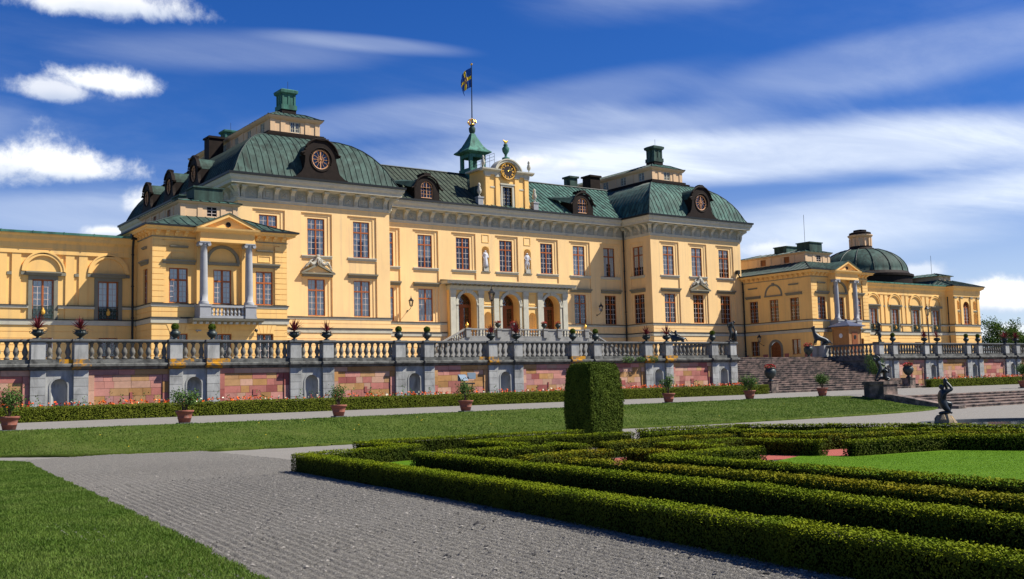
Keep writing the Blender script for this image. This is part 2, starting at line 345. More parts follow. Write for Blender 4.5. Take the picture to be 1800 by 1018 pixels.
mat('blade', (0.072, 0.135, 0.012), 0.7, 0.0, 1.1, col2=(0.125, 0.195, 0.026), stain=(0.185, 0.235, 0.055), stain_scale=0.7, stain_thr=(0.5, 0.78), trans=0.3, spec=0.2)
mat('blade_bright', (0.085, 0.195, 0.004), 0.8, 0.0, 0.5, col2=(0.110, 0.225, 0.008), stain=(0.125, 0.235, 0.012), stain_scale=0.4, stain_thr=(0.48, 0.7), trans=0.3, spec=0.15)
mat('gravel', (0.195, 0.182, 0.157), 0.95, 0.62, 55.0, stain=(0.13, 0.12, 0.105), stain_scale=26.0, stain_thr=(0.56, 0.72), bump=1.0, bscale=70, bdist=0.03, spec=0.15)
mat('gravel_path', (0.22, 0.205, 0.178), 0.95, 0.18, 22.0, stain=(0.19, 0.175, 0.15), stain_scale=0.9, stain_thr=(0.5, 0.8), bump=0.5, bscale=50, bdist=0.02, spec=0.15)
mat('clod', (0.062, 0.058, 0.054), 1.0, 0.3, 20.0); mat('pebble', (0.25, 0.23, 0.20), 0.9, 0.3, 20.0)
def glass_material():
    M = bpy.data.materials.new('window_glass'); M.use_nodes = True; nt = M.node_tree; N = nt.nodes; L = nt.links; N.clear()
    o = N.new('ShaderNodeOutputMaterial'); t = N.new('ShaderNodeBsdfTransparent'); t.inputs[0].default_value = (0.93, 0.95, 0.94, 1)
    gl = N.new('ShaderNodeBsdfGlossy'); gl.inputs['Roughness'].default_value = 0.03; fr = N.new('ShaderNodeFresnel'); fr.inputs[0].default_value = 1.75
    mp = N.new('ShaderNodeMix'); mp.data_type = 'FLOAT'; mp.inputs[0].default_value = 0.08; L.new(fr.outputs[0], mp.inputs[2]); mp.inputs[3].default_value = 0.55
    bn = N.new('ShaderNodeBump'); bn.inputs['Strength'].default_value = 0.12; bn.inputs['Distance'].default_value = 0.02; nz = N.new('ShaderNodeTexNoise'); nz.inputs['Scale'].default_value = 2.5
    g = N.new('ShaderNodeNewGeometry'); L.new(g.outputs['Position'], nz.inputs['Vector']); L.new(nz.outputs[0], bn.inputs['Height']); L.new(bn.outputs[0], gl.inputs['Normal'])
    mx = N.new('ShaderNodeMixShader'); L.new(mp.outputs[0], mx.inputs[0]); L.new(t.outputs[0], mx.inputs[1]); L.new(gl.outputs[0], mx.inputs[2]); L.new(mx.outputs[0], o.inputs[0])
    MT['window_glass'] = M
glass_material()

# ------------------------------------------------------------------ architecture helpers
PI = math.pi
def pt3(ax, c, a, z): return (a, c, z) if ax == 'y' else (c, a, z)
def holes_wall(mb, ax, c, a0, a1, z0, z1, holes=(), depth=0.1, m=0, sides=True):
    """wall sheet facing -Y (ax 'y') or -X (ax 'x') with rectangular openings and their reveals"""
    a0, a1 = min(a0, a1), max(a0, a1)
    A = sorted({a0, a1, *[v for h in holes for v in h[:2]]}); Zs = sorted({z0, z1, *[v for h in holes for v in h[2:]]})
    A = [a for a in A if a0-1e-6 <= a <= a1+1e-6]; Zs = [z for z in Zs if z0-1e-6 <= z <= z1+1e-6]
    for i in range(len(A)-1):
        for j in range(len(Zs)-1):
            u, v = (A[i]+A[i+1])/2, (Zs[j]+Zs[j+1])/2
            if any(h[0] < u < h[1] and h[2] < v < h[3] for h in holes): continue
            mb.quad(pt3(ax, c, A[i], Zs[j]), pt3(ax, c, A[i+1], Zs[j]), pt3(ax, c, A[i+1], Zs[j+1]), pt3(ax, c, A[i], Zs[j+1]), m=m)
    if depth:
        d = c + depth
        for h in holes:
            for (p, q) in (((h[0], h[2]), (h[1], h[2])), ((h[1], h[2]), (h[1], h[3])), ((h[1], h[3]), (h[0], h[3])), ((h[0], h[3]), (h[0], h[2]))):
                mb.quad(pt3(ax, c, *p), pt3(ax, c, *q), pt3(ax, d, *q), pt3(ax, d, *p), m=m)
    return mb
def ring(mb, x0, x1, y0, y1, prof, m=0, close=False):
    """moulding run round a rectangle: prof = [(outward offset, z)]; corners mitred"""
    n = len(mb.v); k = len(prof)
    for o, z in prof: mb.v += [(x0-o, y0-o, z), (x1+o, y0-o, z), (x1+o, y1+o, z), (x0-o, y1+o, z)]
    for j in range(k-1):
        for i in range(4): mb.f.append((n+4*j+i, n+4*j+(i+1) % 4, n+4*(j+1)+(i+1) % 4, n+4*(j+1)+i)); mb.m.append(m)
    if close: mb.f.append(tuple(n+4*(k-1)+i for i in range(4))); mb.m.append(m)
    return mb
def run(mb, x0, x1, y, prof, m=0, ax='x'):
    """moulding along X on a wall facing -Y: prof = [(outward offset, z)]"""
    poly = [(y-o, z) for o, z in prof]
    mb.prism(poly, ax, x0, x1, m); return mb
def seam(mb, pts, nrm, w=0.035, h=0.05):
    """a standing seam: a small ridge along a polyline lying on a roof"""
    pts = [Vector(p) for p in pts]; b = len(mb.v)
    for j, p in enumerate(pts):
        t = (pts[min(j+1, len(pts)-1)] - pts[max(j-1, 0)]).normalized(); n = nrm(j) if callable(nrm) else nrm
        s = t.cross(n).normalized(); n2 = s.cross(t).normalized()
        mb.v += [tuple(p - s*w - n2*0.01), tuple(p + n2*h), tuple(p + s*w - n2*0.01)]
    for j in range(len(pts)-1):
        for i in range(2): mb.f.append((b+3*j+i, b+3*j+i+1, b+3*j+4+i, b+3*j+3+i)); mb.m.append(0)
# ---- windows (shared meshes)
WM = {}
def window_meshes(w, h, key, tr=0.30, cols=2, top_rows=2, low_rows=4, mull=True, frame='window_wood', munt='muntin'):
    f = MB(); t = 0.075
    f.box(-w/2, 0, 0, -w/2+t, 0.10, h).box(w/2-t, 0, 0, w/2, 0.10, h).box(-w/2+t, 0, 0, w/2-t, 0.10, t).box(-w/2+t, 0, h-t, w/2-t, 0.10, h)
    zt = h*(1-tr)
    if top_rows: f.box(-w/2+t, -0.015, zt-0.06, w/2-t, 0.10, zt+0.06)
    if mull:
        if top_rows: f.box(-0.065, -0.01, zt+0.06, 0.065, 0.095, h-t)
        f.box(-0.065, -0.01, t, 0.065, 0.095, (zt-0.06) if top_rows else h-t)
    mu = MB(); half = [(-w/2+t, -0.065), (0.065, w/2-t)] if mull else [(-w/2+t, w/2-t)]
    secs = [(t, zt-0.06, low_rows), (zt+0.06, h-t, top_rows)] if top_rows else [(t, h-t, low_rows)]
    for xa, xb in half:
        for za, zb, rows in secs:
            for c in range(1, cols): x = xa+(xb-xa)*c/cols; mu.box(x-0.019, 0.025, za, x+0.019, 0.05, zb)
            for r in range(1, rows): z = za+(zb-za)*r/rows; mu.box(xa, 0.028, z-0.019, xb, 0.047, z+0.019)
    g = MB().quad((-w/2+t/2, 0.06, t/2), (w/2-t/2, 0.06, t/2), (w/2-t/2, 0.06, h-t/2), (-w/2+t/2, 0.06, h-t/2))
    def drape(gap, bottom, flare):
        cu = MB(); n = 28; e = w/2-0.02
        for i in range(n):
            xa, xb = -e+2*e*i/n, -e+2*e*(i+1)/n
            ya, yb = 0.13+0.012*math.sin(i*1.9), 0.13+0.012*math.sin((i+1)*1.9)
            c = abs((xa+xb)/2)/w
            if c < gap: continue
            z = bottom*h if c < gap+flare else 0.02
            cu.quad((xa, ya, z), (xb, yb, z), (xb, yb, h-0.02), (xa, ya, h-0.02))
        return cu.mesh('curtain', 'curtain')
    bk = MB().quad((-w/2, 0.3, 0), (w/2, 0.3, 0), (w/2, 0.3, h), (-w/2, 0.3, h))
    for xs in (-w/2, w/2): bk.quad((xs, 0.10, 0), (xs, 0.3, 0), (xs, 0.3, h), (xs, 0.10, h))
    for zs in (0, h): bk.quad((-w/2, 0.10, zs), (w/2, 0.10, zs), (w/2, 0.3, zs), (-w/2, 0.3, zs))
    WM[key] = (f.mesh('window', frame), mu.mesh('muntins', munt), g.mesh('glass', 'window_glass'), (drape(0.03, 0.02, 0.0), drape(0.03, 0.02, 0.0), drape(0.10, 0.02, 0.0), drape(0.02, 0.30, 0.6), drape(0.05, 0.45, 0.14)), bk.mesh('dark_interior', 'dark_room'))
def window(parent, key, x, y, z, rotz=0.0, curtain=True):
    ms = WM[key]; o = inst('window', ms[0], parent, (x, y, z), rotz)
    for nm, me in (('muntins', ms[1]), ('glass', ms[2])) + ((('curtain', random.choice(ms[3])),) if curtain else ()) + (('dark_interior', ms[4]),):
        c = bpy.data.objects.new(nm, me); COL.objects.link(c); c.parent = o
    return o
window_meshes(1.70, 3.40, 'U'); window_meshes(1.70, 3.35, 'L'); window_meshes(1.387, 2.6, 'Wg', tr=0.34)
window_meshes(1.33, 1.9, 'B', tr=0.0, top_rows=0, low_rows=3); window_meshes(1.42, 2.85, 'G', tr=0.0, top_rows=0, low_rows=6)
window_meshes(0.42, 0.42, 'f', top_rows=0, cols=1, low_rows=2, frame='trim_light', munt='trim_light')
window_meshes(0.95, 1.05, 'a', top_rows=0, cols=2, low_rows=3, frame='trim_light', munt='trim_light')
window_meshes(1.25, 2.6, 'gb', tr=0.0, top_rows=0, low_rows=5, frame='copper_dark')
# ---- shared ornament meshes
def bracket_mesh():
    prof = [(0, 0), (-0.10, 0), (-0.13, 0.25), (-0.17, 0.48), (-0.30, 0.70), (-0.52, 0.86), (-0.55, 0.90), (-0.55, 1.02), (0, 1.02)]
    mb = MB().prism(prof, 'x', -0.19, 0.19); mb.box(-0.25, -0.60, 0.90, 0.25, 0.0, 1.06); mb.box(-0.23, -0.135, -0.03, 0.23, 0.0, 0.05)
    for x in (-0.1, 0.0, 0.1): mb.prism([(-0.105, 0.08), (-0.16, 0.10), (-0.19, 0.46), (-0.15, 0.46)], 'x', x-0.025, x+0.025)
    return mb.mesh('bracket', 'trim_light')
def panel_mesh():
    mb = MB(); mb.box(-0.44, -0.03, 0.05, 0.44, 0, 0.13).box(-0.44, -0.03, 0.80, 0.44, 0, 0.88).box(-0.44, -0.03, 0.13, -0.36, 0, 0.80).box(0.36, -0.03, 0.13, 0.44, 0, 0.80)
    mb.box(-0.27, -0.045, 0.22, 0.27, 0, 0.71); mb.lathe([(0.16, 0), (0.13, 0.05), (0.05, 0.07)], 10, (0, 0, 0)) if False else None
    for dx, dz in ((0, .47), (-.12, .36), (.12, .36), (-.12, .58), (.12, .58)): mb.ball((dx, -0.05, dz), 0.09, 7, 4)
    return mb.mesh('frieze_panel', 'frieze_stone')
BRACKET = bracket_mesh(); FPANEL = panel_mesh()
HOOD = MB().prism([(0, 0), (-0.10, 0), (-0.14, 0.16), (-0.34, 0.27), (-0.36, 0.40), (0, 0.44)], 'x', -1.55, 1.55).mesh('window_hood', 'trim_grey')
SILL = MB().prism([(0, 0), (-0.10, 0), (-0.13, 0.13), (-0.20, 0.20), (-0.20, 0.28), (0, 0.30)], 'x', -1.52, 1.52).mesh('window_sill', 'trim_light')
def cornice_prof(z0, o, h):
    return [(0.0, z0), (0.35*o, z0+0.02), (0.38*o, z0+0.10*h), (0.80*o, z0+0.14*h), (0.82*o, z0+0.45*h), (0.90*o, z0+0.55*h), (0.97*o, z0+0.72*h), (o, z0+h)]
# levels of the palace (metres above the lower garden)
ZB, ZD0, ZD1, ZS0, ZS1 = 4.05, 6.92, 7.30, 8.13, 8.36
LW, UW, ZA0, ZA1, ZF, ZC = 8.46, 13.99, 18.44, 18.72, 19.76, 20.62
PA, PB, YP, YB = 16.97, 31.97, -4.573, 27.6
OV = 1.15

def pavement_courses(mb, ax, c, a0, a1, z0, z1, step, holes, proud=0.035, gap=0.022):
    z = z0
    while z < z1-0.05:
        zz = min(z+step, z1)
        hs = [(h[0], h[1], max(h[2], z+gap), min(h[3], zz-gap)) for h in holes if h[2] < zz-gap and h[3] > z+gap]
        holes_wall(mb, ax, c-proud, a0, a1, z+gap, zz-gap, hs, proud)
        for zq in (z+gap, zz-gap): mb.quad(pt3(ax, c-proud, a0, zq), pt3(ax, c-proud, a1, zq), pt3(ax, c, a1, zq), pt3(ax, c, a0, zq))
        z = zz
def main_front(parent, ax, c, a0, a1, bays, skip_low=(), mt='plaster_pale', curtU=(), curtL=(), cut=()):
    """two-storey wall with recessed window bays on the palace proper"""
    w = MB()
    pan = [(b-1.52, b+1.52, (12.95 if i in skip_low else ZS1), 17.86) for i, b in enumerate(bays)]
    holes_wall(w, ax, c, a0, a1, ZB, ZA0, pan, 0.11) if not cut else (holes_wall(w, ax, c, a0, a1, ZB, ZA0, list(cut)+pan, 0.11))
    for i, b in enumerate(bays):
        inn = [(b-1.18, b+1.18, UW-0.02, 17.62)] + ([(b-1.18, b+1.18, ZS1, 12.02)] if i not in skip_low else [])
        holes_wall(w, ax, c+0.11, b-1.52, b+1.52, (12.95 if i in skip_low else ZS1), 17.86, inn, 0.06)
        for hz in inn:
            win = (b-0.85, b+0.85, UW, UW+3.40) if hz[2] > 12 else (b-0.85, b+0.85, LW, LW+3.35)
            holes_wall(w, ax, c+0.17, hz[0], hz[1], hz[2], hz[3], [win], 0.15)
    w.build('wall', mt, parent)
    rz = 0.0 if ax == 'y' else -PI/2
    for i, b in enumerate(bays):
        window(parent, 'U', *pt3(ax, c+0.24, b, UW), rz, curtain=(i in curtU))
        inst('window_sill', SILL, parent, pt3(ax, c+0.10, b, UW-0.31), rz)
        if i not in skip_low:
            window(parent, 'L', *pt3(ax, c+0.24, b, LW), rz, curtain=(i in curtL))
def dome_roof(parent, x0, x1, y0, y1, z0, tx0, tx1, ty0, ty1, z1, prof, mt, mts, step=0.62, faces=(0, 1, 2, 3), name='roof'):
    mb = MB(); n = len(prof)
    def rect(t): return (x0+(tx0-x0)*t, x1+(tx1-x1)*t, y0+(ty0-y0)*t, y1+(ty1-y1)*t)
    for t, h in prof:
        a, b, c, d = rect(t); z = z0+(z1-z0)*h; mb.v += [(a, c, z), (b, c, z), (b, d, z), (a, d, z)]
    for j in range(n-1):
        for i in range(4): mb.f.append((4*j+i, 4*j+(i+1) % 4, 4*j+4+(i+1) % 4, 4*j+4+i)); mb.m.append(0)
    mb.f.append((4*n-4, 4*n-3, 4*n-2, 4*n-1)); mb.m.append(0)
    ro = mb.build(name, mt, parent)
    s = MB()
    for side in faces:                      # 0 front(-Y) 1 right(+X) 2 back 3 left(-X)
        lo, hi = (x0, x1) if side in (0, 2) else (y0, y1)
        k = int((hi-lo)/step)
        for i in range(k+1):
            u = lo + (hi-lo)*(i+0.5)/(k+1) if k else lo
            pts = []
            for q in range((n-1)*3+1):
                f = q/3.0; j = min(int(f), n-2); e = f-j
                t = prof[j][0]*(1-e)+prof[j+1][0]*e; h = prof[j][1]*(1-e)+prof[j+1][1]*e; a, b, c, d = rect(t)
                l2, h2 = (a, b) if side in (0, 2) else (c, d)
                if not (l2 <= u <= h2): break
                z = z0+(z1-z0)*h
                pts.append({0: (u, c, z), 2: (u, d, z), 1: (b, u, z), 3: (a, u, z)}[side])
            if len(pts) > 1:
                seam(s, pts, {0: Vector((0, -1, 0.7)), 1: Vector((1, 0, 0.7)), 2: Vector((0, 1, 0.7)), 3: Vector((-1, 0, 0.7))}[side])
    so = s.build('standing_seams', mts, parent, kind='stuff')
    # hip rolls
    for cx_, cy_ in ((0, 0), (1, 0), (1, 1), (0, 1)):
        hr = MB(); pts = []
        for t, h in prof:
            a, b, c, d = rect(t); pts.append(((a, b)[cx_], (c, d)[cy_], z0+(z1-z0)*h+0.02))
        hr.tube(pts, 0.06, 6); hr.build('hip_roll', mts, parent)
    return ro
BELL = [(0.0, 0.0), (0.06, 0.03), (0.10, 0.10), (0.14, 0.20), (0.20, 0.34), (0.28, 0.48), (0.38, 0.62), (0.50, 0.75), (0.64, 0.86), (0.80, 0.94), (1.0, 1.0)]
def arc(cx_, cz, r, a0, a1, n): return [(cx_+r*math.cos(R(a0+(a1-a0)*i/n)), cz+r*math.sin(R(a0+(a1-a0)*i/n))) for i in range(n+1)]
def oval_dormer_meshes():
    # front plate in (x,z), local origin at the foot of the dormer
    half = [(2.55, 0.0), (2.55, 0.28), (2.25, 0.36), (1.95, 0.62), (1.72, 1.05), (1.60, 1.6), (1.56, 2.2), (1.95, 2.30), (1.98, 2.48), (1.62, 2.60)]
    top = arc(0, 2.25, 1.62, 12, 168, 14)
    outline = half + top + [(-x, z) for x, z in half[::-1]]
    c0 = (0.0, 1.95); rx, rz = 0.92, 0.98
    n = 48; hole = [(c0[0]+rx*math.cos(2*PI*i/n), c0[1]+rz*math.sin(2*PI*i/n)) for i in range(n)]
    # radial stitching of outline and hole
    def hit(t):
        d = Vector((math.cos(t), math.sin(t))); best = None
        for i in range(len(outline)):
            a = Vector(outline[i])-Vector(c0); b = Vector(outline[(i+1) % len(outline)])-Vector(c0)
            e = b-a; den = d.x*e.y-d.y*e.x
            if abs(den) < 1e-9: continue
            s = (a.x*e.y-a.y*e.x)/den; u = (a.x*d.y-a.y*d.x)/den
            if s > 0 and -1e-6 <= u <= 1+1e-6 and (best is None or s < best): best = s
        return (c0[0]+d.x*best, c0[1]+d.y*best)
    angs = sorted({2*PI*i/96 for i in range(96)} | {math.atan2(z-c0[1], x-c0[0]) % (2*PI) for x, z in outline})
    mb = MB()
    for i in range(len(angs)):
        t0, t1 = angs[i], angs[(i+1) % len(angs)]
        o0, o1 = hit(t0+1e-5), hit(t1-1e-5); h0 = (c0[0]+rx*math.cos(t0), c0[1]+rz*math.sin(t0)); h1 = (c0[0]+rx*math.cos(t1), c0[1]+rz*math.sin(t1))
        mb.quad((h0[0], 0, h0[1]), (o0[0], 0, o0[1]), (o1[0], 0, o1[1]), (h1[0], 0, h1[1]))
        mb.quad((h0[0], 0, h0[1]), (h1[0], 0, h1[1]), (h1[0], 0.3, h1[1]), (h0[0], 0.3, h0[1]))
        mb.quad((o0[0], 0, o0[1]), (o1[0], 0, o1[1]), (o1[0], 0.35, o1[1]), (o0[0], 0.35, o0[1]))
    mb.box(-2.7, -0.08, -0.12, 2.7, 0.3, 0.14)
    # moulded hood over the top and ring round the glass
    hood = [(1.98, 2.40)] + arc(0, 2.22, 1.72, 10, 170, 16) + [(-1.98, 2.40)]
    mb.tube([(x, -0.06, z) for x, z in hood], 0.11, 6)
    mb.tube([(c0[0]+1.08*math.cos(2*PI*i/32), -0.02, c0[1]+1.14*math.sin(2*PI*i/32)) for i in range(33)], 0.055, 6)
    mb.box(-0.45, -0.14, 3.78, 0.45, 0.5, 4.06); mb.box(-0.30, -0.1, 4.06, 0.30, 0.4, 4.16)
    front = mb.mesh('dormer_front', 'copper_dark')
    b2 = MB()                                # cheeks and barrel roof behind
    sec = [(1.55, 0.0), (1.55, 2.35)] + arc(0, 2.22, 1.58, 5, 175, 12) + [(-1.55, 2.35), (-1.55, 0.0)]
    for i in range(len(sec)-1):
        (xa, za), (xb, zb) = sec[i], sec[i+1]
        b2.quad((xa, 0.3, za), (xb, 0.3, zb), (xb, 4.4, zb), (xa, 4.4, za), m=(1 if 1 < i < len(sec)-3 else 0))
    body = b2.mesh('dormer_body', ['copper_dark', 'copper_green'])
    w = MB(); w.tube([(0.86*math.cos(2*PI*i/32), 0.12, 1.95+0.92*math.sin(2*PI*i/32)) for i in range(33)], 0.075, 6)
    w.tube([(0.30*math.cos(2*PI*i/20), 0.13, 1.95+0.32*math.sin(2*PI*i/20)) for i in range(21)], 0.025, 5)
    for i in range(12):
        t = 2*PI*i/12; w.tube([(0.10*math.cos(t), 0.13, 1.95+0.10*math.sin(t)), (0.86*math.cos(t), 0.13, 1.95+0.92*math.sin(t))], 0.022, 4)
    w.box(-0.05, 0.10, 1.05, 0.05, 0.17, 2.85); w.ball((0, 0.12, 1.95), 0.10, 8, 5)
    wheel = w.mesh('oval_window', 'dormer_wood')
    g = MB(); g.quad(*[(0.92*math.cos(2*PI*i/32), 0.2, 1.95+0.98*math.sin(2*PI*i/32)) for i in range(32)]); gl = g.mesh('glass', 'window_glass')
    d = MB(); d.quad(*[(0.97*math.cos(2*PI*i/32), 0.34, 1.95+1.02*math.sin(2*PI*i/32)) for i in range(32)]); dk = d.mesh('dark_interior', 'dark_room')
    return front, body, wheel, gl, dk
OD = oval_dormer_meshes()
def oval_dormer(parent, loc, rotz=0.0, sc=None):
    o = inst('dormer', OD[0], parent, loc, rotz, sc)
    for nm, me in (('dormer_body', OD[1]), ('oval_window', OD[2]), ('glass', OD[3]), ('dark_interior', OD[4])):
        c = bpy.data.objects.new(nm, me); COL.objects.link(c); c.parent = o
    return o
def vent_cap(parent, x, y, z, w, h, mt='copper_bright', rod=True):
    mb = MB(); mb.box(x-w*.42, y-w*.42, z-0.5, x+w*.42, y+w*.42, z+h*.14, m=1).box(x-w*.46, y-w*.46, z+h*.14, x+w*.46, y+w*.46, z+h*.34)
    mb.box(x-w*.38, y-w*.38, z+h*.34, x+w*.38, y+w*.38, z+h*.80)
    for sx in (-1, 0, 1):
        for sy in (-1, 1): mb.box(x+sx*w*.34-w*.05, y+sy*w*.38-w*.03, z+h*.34, x+sx*w*.34+w*.05, y+sy*w*.38+w*.03, z+h*.8); mb.box(x+sy*w*.38-w*.03, y+sx*w*.34-w*.05, z+h*.34, x+sy*w*.38+w*.03, y+sx*w*.34+w*.05, z+h*.8)
    ring(mb, x-w*.38, x+w*.38, y-w*.38, y+w*.38, [(0, z+h*.78), (w*.12, z+h*.86), (w*.14, z+h*.97), (0, z+h*1.03)], close=True)
    o = mb.build('roof_vent', [mt, 'copper_dark'], parent)
    if rod: MB().tube([(x+0.2, y, z+h), (x+0.2, y, z+h+1.0)], 0.02, 5).build('lightning_rod', 'iron', parent)
    return o
def downpipe(parent, x, y, z0, z1, elbow=None):
    mb = MB(); pts = [(x, y, z0), (x, y, z1-0.9)]
    pts += [(x, y, z1-0.7)] + ([elbow] if elbow else [(x, y, z1)])
    mb.tube(pts, 0.085, 8)
    z = z0+1
    while z < z1-1: mb.tube([(x, y, z), (x, y, z+0.10)], 0.115, 8); z += 2.4
    if elbow: mb.box(elbow[0]-0.2, elbow[1]-0.2, elbow[2]-0.1, elbow[0]+0.2, elbow[1]+0.2, elbow[2]+0.35)
    return mb.build('downpipe', 'pipe_black', parent)

# ------------------------------------------------------------------ the palace
def belts_run(parent, x0, x1, y, ax='x'):
    b = MB(); run(b, x0, x1, y, [(0, ZD0), (0.10, ZD0), (0.12, ZD1-0.05), (0, ZD1-0.05)]); run(b, x0, x1, y, [(0, ZS0), (0.07, ZS0), (0.09, ZS1-0.05), (0, ZS1-0.05)]); b.build('belt_course', 'trim_light', parent)
    b = MB(); run(b, x0, x1, y, [(0, ZD1-0.05), (0.17, ZD1-0.05), (0.17, ZD1+0.03), (0, ZD1+0.07)]); run(b, x0, x1, y, [(0, ZS1-0.05), (0.14, ZS1-0.05), (0.14, ZS1+0.01), (0, ZS1+0.04)]); b.build('belt_flashing', 'trim_top', parent)
def belts_ring(parent, x0, x1, y0, y1):
    b = MB(); ring(b, x0, x1, y0, y1, [(0, ZD0), (0.10, ZD0), (0.12, ZD1-0.05), (0, ZD1-0.05)]); ring(b, x0, x1, y0, y1, [(0, ZS0), (0.07, ZS0), (0.09, ZS1-0.05), (0, ZS1-0.05)]); b.build('belt_course', 'trim_light', parent)
    b = MB(); ring(b, x0, x1, y0, y1, [(0, ZD1-0.05), (0.17, ZD1-0.05), (0.17, ZD1+0.03), (0, ZD1+0.07)]); ring(b, x0, x1, y0, y1, [(0, ZS1-0.05), (0.14, ZS1-0.05), (0.14, ZS1+0.01), (0, ZS1+0.04)]); b.build('belt_flashing', 'trim_top', parent)
def frieze_row(parent, ax, c, br, rz, win_at):
    """brackets with panels or little windows between them"""
    for a in br: inst('bracket', BRACKET, parent, pt3(ax, c, a, ZA1+0.0), rz)
    for i in range(len(br)-1):
        a = (br[i]+br[i+1])/2; gap = br[i+1]-br[i]
        if gap < 0.6: continue
        sc = (min(1.0, (gap-0.42)/1.05), 1, 1)
        if i in win_at:
            window(parent, 'f', *pt3(ax, c-0.10, a, ZA1+0.28), rz, curtain=False)
            inst('frieze_panel', FWIN, parent, pt3(ax, c, a, ZA1+0.02), rz)
        else: inst('frieze_panel', FPANEL, parent, pt3(ax, c, a, ZA1+0.02), rz, sc)
fw_ = MB()
for x0_, z0_, x1_, z1_ in ((-.44, .05, .44, .22), (-.44, .70, .44, .88), (-.44, .22, -.24, .70), (.24, .22, .44, .70)): fw_.box(x0_, -0.06, z0_, x1_, 0, z1_)
FWIN = fw_.mesh('frieze_panel', 'frieze_stone')
def niche(mb, ax, c, a, z0, z1, hw, m=0, dp=None, spandrel=True):
    """arched recess: half-drum with a half-dome head"""
    zs = z1-hw; n = 12; dp = dp or hw
    al = [PI*i/n for i in range(n+1)]
    P = lambda da, dd, z: pt3(ax, c+dd, a+da, z)
    for i in range(n):
        p, q = al[i], al[i+1]
        mb.quad(P(-hw*math.cos(p), dp*math.sin(p), z0), P(-hw*math.cos(q), dp*math.sin(q), z0), P(-hw*math.cos(q), dp*math.sin(q), zs), P(-hw*math.cos(p), dp*math.sin(p), zs), m=m)
        for j in range(5):
            e, f = PI/2*j/5, PI/2*(j+1)/5
            g = lambda t, h: P(-hw*math.cos(t)*math.cos(h), dp*math.sin(t)*math.cos(h), zs+hw*math.sin(h))
            mb.quad(g(p, e), g(q, e), g(q, f), g(p, f), m=m)
    mb.quad(*[P(-hw*math.cos(t), dp*math.sin(t), z0) for t in al], m=m)
    if spandrel: spandrels(mb, ax, c, a, zs, hw, z1, m)
def spandrels(mb, ax, c, a, zs, r, ztop, m=0, hw=None):
    hw = hw or r; n = 12
    for s in (-1, 1):
        pts = [pt3(ax, c, a+s*r*math.cos(PI/2*i/n), zs+r*math.sin(PI/2*i/n)) for i in range(n+1)]
        for i in range(n): mb.quad(pts[i], pts[i+1], pt3(ax, c, a+s*hw, ztop), m=m)
        if ztop > zs+r+1e-6: mb.quad(pts[n], pt3(ax, c, a, ztop), pt3(ax, c, a+s*hw, ztop), m=m)
def arch_ring(mb, ax, c, a, zs, r0, r1, y0, y1, m=0, n=20, a0=0, a1=180):
    for i in range(n):
        t0, t1 = R(a0+(a1-a0)*i/n), R(a0+(a1-a0)*(i+1)/n)
        q = [(math.cos(t0), math.sin(t0)), (math.cos(t1), math.sin(t1))]
        A = [pt3(ax, c+d, a+r*k[0], zs+r*k[1]) for d in (y0, y1) for r in (r0, r1) for k in q]
        mb.quad(A[0], A[1], A[3], A[2], m=m); mb.quad(A[0], A[1], A[5], A[4], m=m); mb.quad(A[2], A[3], A[7], A[6], m=m)

